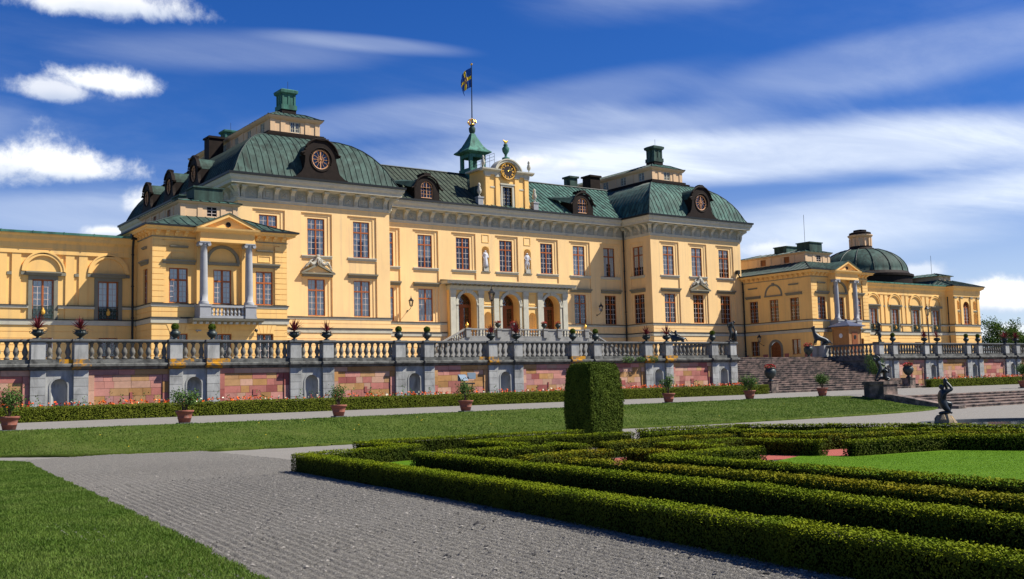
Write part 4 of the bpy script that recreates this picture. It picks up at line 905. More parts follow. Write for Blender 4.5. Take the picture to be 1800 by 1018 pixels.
def build_cupola():
    yc = 6.2; T = thing('roof_cupola', (0, yc, 25.4), 'green copper cupola with gilt crown carrying the flagpole on the palace ridge', 'cupola')
    b = MB(); h = 1.06
    b.box(-h-0.1, yc-h-0.1, 24.8, h+0.1, yc+h+0.1, 26.3)
    for sx in (-1, 1):
        for sy in (-1, 1): b.box(sx*h, yc+sy*h, 26.3, sx*(h-0.36), yc+sy*(h-0.36), 28.0)
    for sx in (-1, 1):
        b.box(sx*h, yc-0.22, 26.3, sx*(h-0.25), yc+0.22, 28.0) if False else None
        b.box(-h+0.36, yc+sx*h, 27.6, h-0.36, yc+sx*(h-0.25), 28.0); b.box(sx*h, yc-h+0.36, 27.6, sx*(h-0.25), yc+h-0.36, 28.0)
    b.build('lantern', 'copper_bright', T)
    r = MB(); ring(r, -h, h, yc-h, yc+h, [(0.0, 27.98), (0.25, 28.05), (0.52, 28.20), (0.50, 28.32), (0.20, 28.55), (-0.15, 29.0), (-0.45, 29.6), (-0.72, 30.2), (-0.82, 30.5)], close=True); r.build('flared_roof', 'copper_bright', T)
    f = MB().lathe([(0.28, 30.5), (0.34, 30.75), (0.15, 30.85), (0.15, 31.0), (0.36, 31.35), (0.40, 31.75), (0.22, 31.95), (0.28, 32.1), (0.12, 32.25)], 12, (0, yc, -0.6)).build('finial_vase', 'copper_green', T, True)
    c = MB(); z = 31.55
    c.tube([(0.30*math.cos(2*PI*i/20), yc+0.30*math.sin(2*PI*i/20), z) for i in range(21)], 0.05, 5)
    for i in range(8):
        t = 2*PI*i/8; c.tube([(0.30*math.cos(t), yc+0.30*math.sin(t), z), (0.52*math.cos(t), yc+0.52*math.sin(t), z+0.30), (0.38*math.cos(t), yc+0.38*math.sin(t), z+0.58), (0.06*math.cos(t), yc+0.06*math.sin(t), z+0.66)], 0.05, 5); c.ball((0.42*math.cos(t), yc+0.42*math.sin(t), z+0.30), 0.05, 6, 4)
    c.ball((0, yc, z+0.68), 0.10, 8, 5); c.build('gilt_crown', 'gold', T)
    MB().tube([(0, yc, 31.3), (0.12, yc, 38.6)], [0.075, 0.045], 8).build('flagpole', 'pipe_black', T)
    MB().ball((0.12, yc, 38.7), 0.14, 10, 6).build('pole_ball', 'gold', T)
    # flag, hanging in folds: hoist along the pole, fly end falling
    F = thing('swedish_flag', (0.08, yc, 36.2), 'blue and yellow cross flag hanging in folds from the pole over the palace roof', 'flag')
    nu, nv = 40, 24; d = -rt; V = []; 
    for j in range(nv+1):
        for i in range(nu+1):
            u, v = i/nu, j/nv                # u along the fly, v from top
            droop = 1.15*u**1.1; out = 1.25*math.sin(min(1.0, u*1.15)*PI/2)*(1-0.28*v*u)
            fold = 0.16*math.sin(u*15+v*2.5)*u**0.5+0.06*math.sin(u*31+v*5)
            p = Vector((0.10, yc, 38.35-2.3*v*(1-0.1*u)-droop*1.25)) + d*out + fw*fold + d*(0.12*math.sin(v*5+u*6)*u)
            V.append(p)
    parts = {'flag_blue': MB(), 'flag_yellow': MB(), 'flag_crest': MB()}
    for j in range(nv):
        for i in range(nu):
            u, v = (i+.5)/nu, (j+.5)/nv
            k = 'flag_yellow' if (0.30 < u < 0.44 or 0.40 < v < 0.60) else 'flag_blue'
            if (u-0.37)**2/0.016+(v-0.5)**2/0.05 < 1: k = 'flag_crest' if ((i//2+j//2) % 3) else ('flag_yellow' if (i+j) % 2 else 'flag_blue')
            a = j*(nu+1)+i; parts[k].quad(V[a], V[a+1], V[a+nu+2], V[a+nu+1])
    for nm, k in (('blue_field', 'flag_blue'), ('yellow_cross', 'flag_yellow'), ('coat_of_arms', 'flag_crest')): parts[k].build(nm, k, F, True)
build_cupola()

# ------------------------------------------------------------------ lower wings
YQ, XD, GY = -14.924, 42.45, -11.0
ZWC0, ZWC1 = 13.26, 14.02
WHOOD = MB().prism([(0, 0), (-0.08, 0), (-0.12, 0.12), (-0.26, 0.20), (-0.28, 0.31), (0, 0.34)], 'x', -1.22, 1.22).mesh('window_hood', 'trim_grey')
SHOOD = MB().prism([(0, 0), (-0.06, 0), (-0.16, 0.09), (-0.18, 0.16), (0, 0.18)], 'x', -0.68, 0.68).mesh('small_hood', 'trim_grey')
MODIL = MB().prism([(0, 0), (-0.10, 0.02), (-0.16, 0.16), (-0.42, 0.24), (-0.42, 0.36), (0, 0.36)], 'x', -0.13, 0.13).mesh('modillion', 'plaster_gold')
def baluster_mesh(h, r, mt, nm='baluster'):
    p = [(0.92, 0.0), (0.92, 0.10), (0.62, 0.14), (0.55, 0.20), (0.80, 0.30), (1.0, 0.40), (0.92, 0.50), (0.60, 0.68), (0.46, 0.82), (0.62, 0.86), (0.50, 0.90), (0.85, 0.94), (0.85, 1.0)]
    return MB().lathe([(r*a, h*b) for a, b in p], 10).mesh(nm, mt, smooth=True)
BAL_W = baluster_mesh(0.62, 0.115, 'stone_white'); 
def build_wing(s):
    xi, xo = s*PB, s*XD; x0, x1 = min(xi, xo), max(xi, xo); wm = s*37.15
    T = thing('palace_wing', (wm, YQ, ZB), 'farther columned lower wing of the palace with shaded side wall and arched side door' if s > 0 else 'nearer columned lower wing of the palace with white balcony beside the gallery', 'palace wing', 'columned lower wings of the palace')
    bays = [wm-3.341, wm, wm+3.341]
    w = MB()
    wins = [(bays[0]-.694, bays[0]+.694, 8.42, 11.02), (bays[1]-.70, bays[1]+.70, 8.42, 11.02), (bays[2]-.694, bays[2]+.694, 8.42, 11.02)]
    bwin = [(b-.665, b+.665, 4.25, 6.15) for b in bays]
    recess = [(b-1.22, b+1.22, ZS1+0.02, 13.1) for b in (bays[0], bays[2])] + [(wm-1.3, wm+1.3, ZS1+0.02, 12.75)]
    holes_wall(w, 'y', YQ, x0, x1, ZB, ZWC0+0.05, recess+bwin, 0.09)
    for h, q in zip(recess, (wins[0], wins[2], wins[1])): holes_wall(w, 'y', YQ+0.09, *h, [q], 0.16)
    side = x0                                            # face looking to -X
    yb = [-6.30, -9.42, -12.45]; yend = YP if s > 0 else 0.0
    sh = [(y-.65, y+.65, 8.42, 11.02) for y in yb]+[(y-.62, y+.62, 4.45, 6.2) for y in (yb[0], yb[2])]+[(yb[1]-.75, yb[1]+.75, ZB, 6.0)]
    if s < 0: sh = [(-13.2-.6, -13.2+.45, 8.42, 11.02)]
    holes_wall(w, 'x', side, YQ, yend, ZB, ZWC0+0.05, sh, 0.16)
    w.quad((x1, YQ, ZB), (x1, yend, ZB), (x1, yend, ZWC0), (x1, YQ, ZWC0))
    w.build('wall', 'plaster_gold', T)
    cur = s < 0
    for i, b in enumerate(bays): window(T, 'Wg', b, YQ+0.14, 8.42, 0, cur); window(T, 'B', b, YQ+0.10, 4.25, 0, False)
    if s > 0:
        for y in yb: window(T, 'Wg', side+0.12, y, 8.42, -PI/2, False).scale = (0.94, 1, 1)
        for y in (yb[0], yb[2]): window(T, 'B', side+0.12, y, 4.45, -PI/2, y == yb[2]).scale = (0.93, 1, 0.92); inst('window_hood', WHOOD, T, (side, y, 11.32), -PI/2, (0.93, 1, 1)); inst('small_hood', SHOOD, T, (side, y, 12.5), -PI/2)
        d = MB(); arch_ring(d, 'x', side, yb[1], 5.25, 0.78, 1.05, -0.10, 0.05)
        for q in (-1, 1): d.box(side-0.10, yb[1]+q*0.78, ZB, side+0.05, yb[1]+q*1.05, 5.25)
        d.build('door_surround', 'trim_grey', T); d = MB(); arch_ring(d, 'x', side, yb[1], 11.55, 1.12, 1.32, -0.07, 0.02); d.prism([(yb[1]-0.12, 12.62), (yb[1]+0.12, 12.62), (yb[1]+0.17, 13.0), (yb[1]-0.17, 13.0)], 'x', side-0.12, side)
        d.prism([(side-0.2, 11.38), (side, 11.38), (side, 11.55), (side-0.2, 11.55)], 'y', yb[1]-1.3, yb[1]+1.3)
        d.build('blind_arch', 'trim_grey', T)
        g = MB(); g.box(side+0.05, yb[1]-.74, ZB, side+0.13, yb[1]+.74, 5.3); g.prism([(yb[1]+x, z) for x, z in arc(0, 5.25, 0.76, 0, 180, 12)], 'x', side+0.05, side+0.13); g.box(side+0.02, yb[1]-0.04, ZB, side+0.06, yb[1]+0.04, 5.9); g.build('side_door', 'door_wood', T)
        sp = MB(); spandrels(sp, 'x', side-0.003, yb[1], 5.25, 0.76, 6.02, 0, 0.78); sp.build('door_spandrel', 'plaster_gold', T)
        bl = MB()
        for ya, yc_ in ((YQ, yb[2]-1.0), (yb[2]+1.0, yb[1]-1.1), (yb[1]+1.1, yb[0]-1.0), (yb[0]+1.0, YP)): bl.box(side-0.05, ya+0.15, ZB-0.1, side, yc_-0.15, ZB+0.55)
        bl.build('plinth_stones', 'sandstone_0', T)
    else:
        window(T, 'Wg', side+0.12, -13.28, 8.42, -PI/2, False).scale = (0.76, 1, 1)
        inst('window_hood', WHOOD, T, (side, -13.2, 11.32), -PI/2, (0.72, 1, 1)); inst('small_hood', SHOOD, T, (side, -13.2, 12.5), -PI/2, (0.7, 1, 1))
    for b in (bays[0], bays[2]):
        inst('window_hood', WHOOD, T, (b, YQ+0.05, 11.30)); inst('small_hood', SHOOD, T, (b, YQ+0.05, 12.52))
        p = MB()
        for q in ((-.52, 11.75, .52, 11.8), (-.52, 12.2, .52, 12.25), (-.52, 11.8, -.47, 12.2), (.47, 11.8, .52, 12.2)): p.box(b+q[0], YQ+0.05, q[1], b+q[2], YQ+0.09, q[3])
        p.build('panel_frame', 'plaster_gold', T)
    # channelled corner blocks and base
    qm = MB().box(-0.5, -0.035, 0.02, 0.5, 0, 0.40).mesh('corner_block', 'plaster_gold'); qs = MB().box(-0.035, -0.035, 0.02, 0, 0.85, 0.40).mesh('corner_block', 'plaster_gold')
    zq = ZS1+0.06
    while zq < 13.0:
        for xx, dx in ((x0, 0.5), (x1, -0.5)): inst('corner_block', qm, T, (xx+dx, YQ, zq))
        if s > 0: inst('corner_block', qs, T, (side, YQ, zq))
        zq += 0.42
    hb = [(h[0]-0.02, h[1]+0.02, h[2], h[3]+0.02) for h in bwin]
    mb = MB(); pavement_courses(mb, 'y', YQ, x0-0.035, x1, ZB, ZD0, 0.48, hb); pavement_courses(mb, 'y', YQ, x0-0.035, x1, ZD1+0.05, ZS0, 0.41, [])
    shb = [h for h in sh if h[3] < 7]
    pavement_courses(mb, 'x', side, YQ, yend, ZB, ZD0, 0.48, shb); pavement_courses(mb, 'x', side, YQ, yend, ZD1+0.05, ZS0, 0.41, [])
    mb.build('rusticated_base', 'plaster_gold', T)
    # splayed lintel stones over the base windows
    for b in bays:
        for i in range(5): a0, a1 = -0.75+0.3*i, -0.75+0.3*(i+1); MB().prism([(b+a0*0.85+0.015, 6.2), (b+a1*0.85-0.015, 6.2), (b+a1*1.25-0.015, 6.85), (b+a0*1.25+0.015, 6.85)], 'y', YQ-0.06, YQ).build('lintel_stone', 'plaster_gold', T)
    belts_ring(T, x0, x1, YQ, max(yend, YP))
    mb = MB(); ring(mb, x0, x1, YQ, yend, [(0, ZWC0), (0.05, ZWC0), (0.07, ZWC0+0.07), (0, ZWC0+0.07)]); mb.build('architrave', 'trim_grey', T)
    mb = MB(); ring(mb, x0, x1, YQ, yend, [(0.0, ZWC0+0.07), (0.02, ZWC0+0.48), (0.52, ZWC0+0.50), (0.53, ZWC0+0.62), (0.60, ZWC0+0.66), (0.66, ZWC1), (0, ZWC1)]); mb.build('cornice', 'plaster_gold', T)
    for i in range(15):
        x = x0+0.35+(x1-x0-0.7)*i/14
        if abs(x-wm) > 2.2: inst('modillion', MODIL, T, (x, YQ, ZWC0+0.12))
    for i in range(14 if s > 0 else 5): inst('modillion', MODIL, T, (side, YQ+0.35+0.74*i, ZWC0+0.12), -PI/2)
    mb = MB(); ring(mb, x0, x1, YQ, yend, [(0.3, ZWC1-0.01), (0.76, ZWC1-0.01), (0.77, ZWC1+0.12), (0.3, ZWC1+0.12)]); mb.build('gutter', 'pipe_black', T)
    dome_roof(T, x0-0.7, x1+0.7, YQ-0.7, 1.5, ZWC1+0.06, wm-2.6, wm+2.6, -12.25, 0, 15.42, [(0, 0), (0.3, 0.24), (1, 1)], 'copper_green', 'seam_dark', step=0.75, faces=(0, 1, 3))
    a = MB(); ax0, ax1 = wm-2.32, wm+2.32
    holes_wall(a, 'y', -12.0, ax0, ax1, 15.2, 16.55, [(wm-0.4+0.2, wm+0.4+0.2, 15.55, 16.3)], 0.1)
    wy = [-9.25, -5.62]; holes_wall(a, 'x', ax0, -12.0, -2.0, 15.2, 16.55, [(y-.42, y+.42, 15.55, 16.3) for y in wy], 0.1)
    a.quad((ax1, -12, 15.2), (ax1, -2, 15.2), (ax1, -2, 16.55), (ax1, -12, 16.55))
    for x in (-2.1, -0.75, 1.1, 2.1): a.box(wm+x-0.2, -12.05, 15.3, wm+x+0.2, -12.0, 16.5)
    for y in (-11.8, -10.3, -8.2, -6.7, -4.6, -3.0): a.box(ax0-0.05, y-0.2, 15.3, ax0, y+0.2, 16.5)
    ring(a, ax0, ax1, -12, -2, [(0, 16.42), (0.14, 16.5), (0.24, 16.62), (0, 16.62)]); a.build('attic', 'plaster_rose', T)
    mb = MB(); mb.quad((wm-0.2, -12.0+0.1, 15.55), (wm+0.6, -12+0.1, 15.55), (wm+.6, -12+0.1, 16.3), (wm-.2, -12+0.1, 16.3))
    o = MB()
    for z in (15.55, 15.8, 16.05, 16.3): o.box(wm-0.22, -11.97, z-0.02, wm+0.62, -11.94, z+0.02)
    for x in (-0.2, 0.2, 0.6): o.box(wm+x-0.02, -11.97, 15.55, wm+x+0.02, -11.94, 16.3)
    wo = o.build('attic_window', 'muntin', T); mb.build('glass', 'dark_room', wo)
    o = MB()
    for y in wy: o.quad((ax0+0.1, y-.42, 15.55), (ax0+.1, y+.42, 15.55), (ax0+.1, y+.42, 16.3), (ax0+.1, y-.42, 16.3))
    o.build('attic_shutters', 'door_wood', T)
    dome_roof(T, ax0-0.28, ax1+0.28, -12.28, -1.8, 16.64, wm-0.2, wm+0.2, -10.5, -3.5, 17.2, [(0, 0), (1, 1)], 'copper_teal', 'seam_dark', step=0.75, faces=(0, 3), name='attic_roof')
    for y, hh in ((-10.9, 0.95), (-7.4, 0.85)):
        c = MB(); c.box(wm-1.15, y-0.95, 16.7, wm+1.15, y+0.95, 16.85+hh); c.box(wm-1.25, y-1.05, 16.85+hh, wm+1.25, y+1.05, 16.97+hh); c.build('chimney', 'copper_green', T)
    if s > 0: MB().tube([(wm-0.8, -10.9, 17.8), (wm-0.8, -10.9, 21.3)], 0.025, 5).build('lightning_rod', 'iron', T)
    # portico: balcony, two columns, pediment
    yc = YQ-0.80
    p = MB(); p.prism([(YQ, 6.9), (YQ-0.5, 6.92), (YQ-1.1, 7.0), (YQ-1.35, 7.06), (YQ-1.4, 7.22), (YQ, 7.26)], 'x', wm-2.75, wm+2.75); 
    p.build('balcony_slab', 'trim_grey', T)
    dn = MB().box(-0.11, -0.30, -0.16, 0.11, 0, 0).mesh('corbel', 'trim_light')
    for i in range(12): inst('corbel', dn, T, (wm-2.5+5.0*i/11, YQ-0.85, 6.98))
    for q in (-1, 1):
        b = MB(); x = wm+q*1.75; b.box(x-0.42, yc-0.42, 7.26, x+0.42, YQ+0.1, 8.12); b.box(x-0.47, yc-0.47, 8.12, x+0.47, YQ+0.1, 8.26); b.box(x-0.46, yc-0.46, 7.24, x+0.46, YQ+0.1, 7.40); b.build('balcony_pedestal', 'stone_white', T)
        c = MB(); prof = [(0.40, 8.26), (0.40, 8.36), (0.36, 8.40), (0.385, 8.46), (0.32, 8.52), (0.30, 8.56)]+[(0.30-0.055*(i/8)**1.6, 8.56+4.06*i/8) for i in range(9)]+[(0.28, 12.64), (0.26, 12.70), (0.30, 12.76), (0.33, 12.82)]
        c.lathe(prof, 20, (x, yc, 0)); co = c.build('column', 'stone_white', T, True)
        k = MB(); k.box(x-0.40, yc-0.36, 12.88, x+0.40, yc+0.36, 12.96)
        for e in (-1, 1):
            k.prism([(x+e*0.33+0.135*math.cos(2*PI*i/14), 12.76+0.135*math.sin(2*PI*i/14)) for i in range(14)], 'y', yc-0.33, yc+0.33)
        k.box(x-0.33, yc-0.31, 12.78, x+0.33, yc+0.31, 12.88); k.build('capital', 'stone_white', co)
        ps = MB(); ps.box(x-0.3, YQ-0.14, 8.26, x+0.3, YQ, 12.9); ps.build('pilaster', 'plaster_gold', T)
    b = MB(); b.box(wm-1.33, yc-0.32, 8.06, wm+1.33, yc-0.02, 8.22); b.build('balcony_rail', 'stone_white', T)
    b = MB(); b.box(wm-1.33, yc-0.32, 7.26, wm+1.33, yc-0.02, 7.44); b.build('balcony_plinth', 'stone_white', T)
    for i in range(9): inst('baluster', BAL_W, T, (wm-1.18+2.36*i/8, yc-0.17, 7.44))
    e = MB(); e.box(wm-2.15, yc-0.34, 12.96, wm+2.15, YQ+0.05, 13.16); e.box(wm-2.10, yc-0.30, 13.16, wm+2.10, YQ+0.05, 13.68); ex = 2.45
    e.prism([(YQ, 13.68), (yc-0.36, 13.68), (yc-0.62, 13.86), (yc-0.66, 14.0), (YQ, 14.0)], 'x', wm-ex, wm+ex)
    for q in (-1, 1): e.prism([(wm+q*ex, 14.0), (wm+q*(ex-0.55), 14.0), (wm, 14.86), (wm, 15.14)], 'y', yc-0.62, YQ+0.6)
    e.prism([(wm-1.95, 14.0), (wm+1.95, 14.0), (wm, 14.85)], 'y', yc-0.36, YQ+0.3); e.build('pediment', 'plaster_gold', T)
    MB().prism([(wm+0.2*math.cos(2*PI*i/16), 14.3+0.2*math.sin(2*PI*i/16)) for i in range(16)], 'y', yc-0.385, yc-0.3).build('round_light', 'dark_room', T)
    rr = MB()
    for q in (-1, 1): rr.quad((wm+q*(ex+0.1), yc-0.68, 14.02), (wm, yc-0.68, 15.20), (wm, -12.2, 15.20), (wm+q*(ex+0.1), -12.2, 14.02)); rr.quad((wm+q*(ex+0.1), yc-0.68, 14.02), (wm, yc-0.68, 15.20), (wm, yc-0.68, 15.12), (wm+q*(ex+0.1), yc-0.68, 13.96))
    rr.build('pediment_roof', 'copper_green', T)
    am = MB(); arch_ring(am, 'y', YQ, wm, 11.55, 1.10, 1.33, -0.06, 0.09); am.build('arch_surround', 'trim_grey', T)
    hd = MB(); hd.prism([(YQ+0.09, 11.34), (YQ-0.10, 11.36), (YQ-0.14, 11.55), (YQ+0.09, 11.55)], 'x', wm-1.3, wm+1.3); hd.build('middle_hood', 'trim_grey', T)
    if s < 0:
        l = MB(); l.tube([(wm-2.0, YQ-0.05, 6.25), (wm-2.0, YQ-0.35, 6.35)], 0.03, 5); l.box(wm-2.18, YQ-0.5, 6.32, wm-1.82, YQ-0.25, 6.42); l.build('wall_floodlight', 'stone_white', T)
        l = MB(); l.tube([(wm+2.55, YQ-0.02, 6.5), (wm+2.55, YQ-0.2, 6.5)], 0.03, 5); l.ball((wm+2.55, YQ-0.24, 6.42), 0.13, 8, 5); l.build('security_camera', 'iron', T)
    return T
for s_ in (-1, 1): build_wing(s_)

def build_gallery(s):
    xa = s*XD; xb = s*(65.2 if s > 0 else 62.5); x0, x1 = min(xa, xb), max(xa, xb)
    T = thing('palace_gallery', ((x0+x1)/2, GY, ZB), 'long gallery with arched blind bays in front of the green dome' if s > 0 else 'long gallery with arched blind bays and french windows cut by the picture edge', 'gallery', 'arched galleries joining the wings')
    bays = [s*(44.48+4.54*i) for i in range(5 if s > 0 else 4)]
    w = MB(); pan = [(b-1.5, b+1.5, ZD1, 12.10) for b in bays]; strips = [(s*(46.75+4.54*i)-0.16, s*(46.75+4.54*i)+0.16, ZS1, 12.10) for i in range(len(bays)-1)]
    bw = [(b-.68, b+.68, 4.6, 6.0) for b in bays]
    holes_wall(w, 'y', GY, x0, x1, ZB, 12.4, pan+bw+strips, 0.10)
    for b in pan: holes_wall(w, 'y', GY+0.10, *b, [((b[0]+b[1])/2-0.73, (b[0]+b[1])/2+0.73, 7.36, 10.22)], 0.18)
    for b in strips: holes_wall(w, 'y', GY+0.10, *b, [], 0)
    w.build('wall', 'plaster_gold', T)
    for b in bays:
        window(T, 'G', b, GY+0.20, 7.37, 0, True); wo = window(T, 'B', b, GY+0.12, 4.6, 0, False); wo.scale = (1, 1, 0.74)
        f = MB()
        for q in ((-1.0, 7.30, -.73, 10.5), (.73, 7.30, 1.0, 10.5), (-.73, 10.22, .73, 10.5)): f.box(b+q[0], GY+0.02, q[1], b+q[2], GY+0.16, q[3])
        f.build('window_surround', 'trim_grey', T)
        h = MB(); h.prism([(GY+0.1, 10.5), (GY-0.12, 10.5), (GY-0.16, 10.62), (GY-0.24, 10.68), (GY-0.24, 10.78), (GY+0.1, 10.8)], 'x', b-1.2, b+1.2)
        for q in (-1, 1): h.box(b+q*1.2, GY-0.08, 10.52, b+q*1.52, GY+0.1, 10.74)
        h.build('window_hood', 'trim_grey', T)
        a = MB(); arch_ring(a, 'y', GY, b, 10.80, 1.16, 1.46, -0.05, 0.1); arch_ring(a, 'y', GY, b, 10.80, 1.36, 1.48, -0.10, 0.1); a.build('blind_arch', 'plaster_gold', T)
        r = MB(); yr = GY+0.06
        for i in range(19): x = b-0.66+1.32*i/18; r.box(x-0.012, yr-0.02, 7.40, x+0.012, yr, 8.28)
        for z in (7.42, 7.62, 8.05, 8.30): r.box(b-0.72, yr-0.025, z-0.02, b+0.72, yr+0.005, z+0.02)
        for i in range(5):
            x = b-0.56+0.28*i; r.tube([(x+0.11*math.cos(2*PI*k/10), yr-0.02, 7.84+0.18*math.sin(2*PI*k/10)) for k in range(11)], 0.016, 4)
        r.build('window_railing', 'railing_green', T); 
        g = MB(); g.ball((b, yr-0.04, 7.86), 0.15, 8, 6, sz=1.4); g.ball((b, yr-0.04, 8.10), 0.08, 6, 4); g.build('gilt_emblem', 'gold_paint', T)
    # short corbels on the strips between the bays
    for q in strips: MB().box(q[0]+0.01, GY-0.04, 10.5, q[1]-0.01, GY+0.1, 10.72).build('corbel', 'trim_grey', T)
    for b0, b1 in zip([x0]+[b+1.0 for b in sorted(bays)], [b-1.0 for b in sorted(bays)]+[x1]):
        if b1-b0 > 0.3:
            m_ = MB(); run(m_, b0, b1, GY, [(-0.1, ZS0), (0.07, ZS0), (0.09, ZS1-0.05), (-0.1, ZS1-0.05)]); m_.build('belt_course', 'trim_light', T)
            m_ = MB(); run(m_, b0, b1, GY, [(-0.1, ZS1-0.05), (0.14, ZS1-0.05), (0.14, ZS1+0.01), (-0.1, ZS1+0.03)]); m_.build('belt_flashing', 'trim_top', T)
    m_ = MB(); run(m_, x0, x1, GY, [(0, ZD0), (0.12, ZD0), (0.15, ZD1-0.03), (-0.05, ZD1-0.03)]); m_.build('base_band', 'trim_light', T)
    m_ = MB(); run(m_, x0, x1, GY, [(-.1, ZD1-0.03), (0.19, ZD1-0.03), (0.19, ZD1+0.04), (-.1, ZD1+0.06)]); m_.build('base_flashing', 'trim_top', T)
    mb = MB(); pavement_courses(mb, 'y', GY, x0, x1, ZB, ZD0, 0.48, bw); mb.build('rusticated_base', 'plaster_gold', T)
    m_ = MB(); run(m_, x0, x1, GY, [(-0.05, 12.08), (0.05, 12.08), (0.05, 12.45), (0.09, 12.48), (0.12, 12.85), (0.22, 12.95), (0.34, 13.05), (0.40, 13.30), (0.50, 13.40), (0.52, 13.50), (-0.05, 13.50)]); m_.build('cornice', 'plaster_gold', T)
    m_ = MB(); m_.box(x0, GY-0.60, 13.48, x1, GY-0.2, 13.64); k = int((x1-x0)/2.1)
    for i in range(k): m_.box(x0+2.1*i, GY-0.63, 13.46, x0+2.1*i+0.06, GY-0.2, 13.67)
    m_.build('gutter', 'copper_bright', T)
    MB().quad((x0, GY-0.4, 13.60), (x1, GY-0.4, 13.60), (x1, GY+6, 14.35), (x0, GY+6, 14.35)).build('roof', 'copper_green', T)
    if s < 0: downpipe(T, xa+s*(-0.0)-0.35, GY-0.28, ZB, 13.4, (xa-0.35, GY-0.5, 13.5))
    return T
for s_ in (-1, 1): build_gallery(s_)

def build_dome():
    T = thing('chapel_dome', (61.0, -1.0, 13.5), 'green copper dome with a rose plaster lantern behind the far gallery', 'dome')
    c = (61.0, -1.0, 0); Rb = 6.1
    MB().lathe([(Rb+0.5, 13.0), (Rb+0.5, 15.2), (Rb+0.75, 15.3), (Rb+0.75, 15.6), (Rb+0.3, 15.75), (Rb+0.1, 16.05)], 48, c).build('drum', 'copper_dark', T)
    prof = [(Rb*math.cos(R(a)), 16.0+3.75*math.sin(R(a))) for a in (0, 8, 16, 24, 32, 40, 48, 56, 64, 70)]; prof[-1] = (2.0, 19.45)
    prof = [(Rb+0.1, 15.95)]+prof
    MB().lathe(prof, 48, c).build('dome_shell', 'copper_green', T, True)
    ribs = MB()
    for i in range(16): t = 2*PI*i/16+0.1; ribs.tube([(c[0]+r*1.005*math.cos(t), c[1]+r*1.005*math.sin(t), z+0.03) for r, z in prof], 0.07, 5)
    ribs.build('dome_ribs', 'seam_dark', T)
    MB().lathe([(2.0, 19.2), (2.05, 19.45), (1.75, 19.7), (1.55, 19.8), (1.55, 20.0)], 32, c).build('lantern_base', 'copper_dark', T)
    l = MB(); l.lathe([(1.36, 19.9), (1.36, 21.25), (1.55, 21.3), (1.72, 21.5), (1.72, 21.6)], 24, c)
    for i in range(12): t = 2*PI*i/12; l.box(c[0]+1.38*math.cos(t)-0.13, c[1]+1.38*math.sin(t)-0.13, 19.95, c[0]+1.38*math.cos(t)+0.13, c[1]+1.38*math.sin(t)+0.13, 21.2)
    l.build('lantern', 'plaster_rose', T)
    MB().lathe([(1.72, 21.6), (1.5, 21.72), (1.5, 21.95), (1.2, 22.05), (0.9, 22.1), (0.9, 22.35), (0.3, 22.45)], 20, c).build('lantern_cap', 'copper_dark', T)
build_dome()

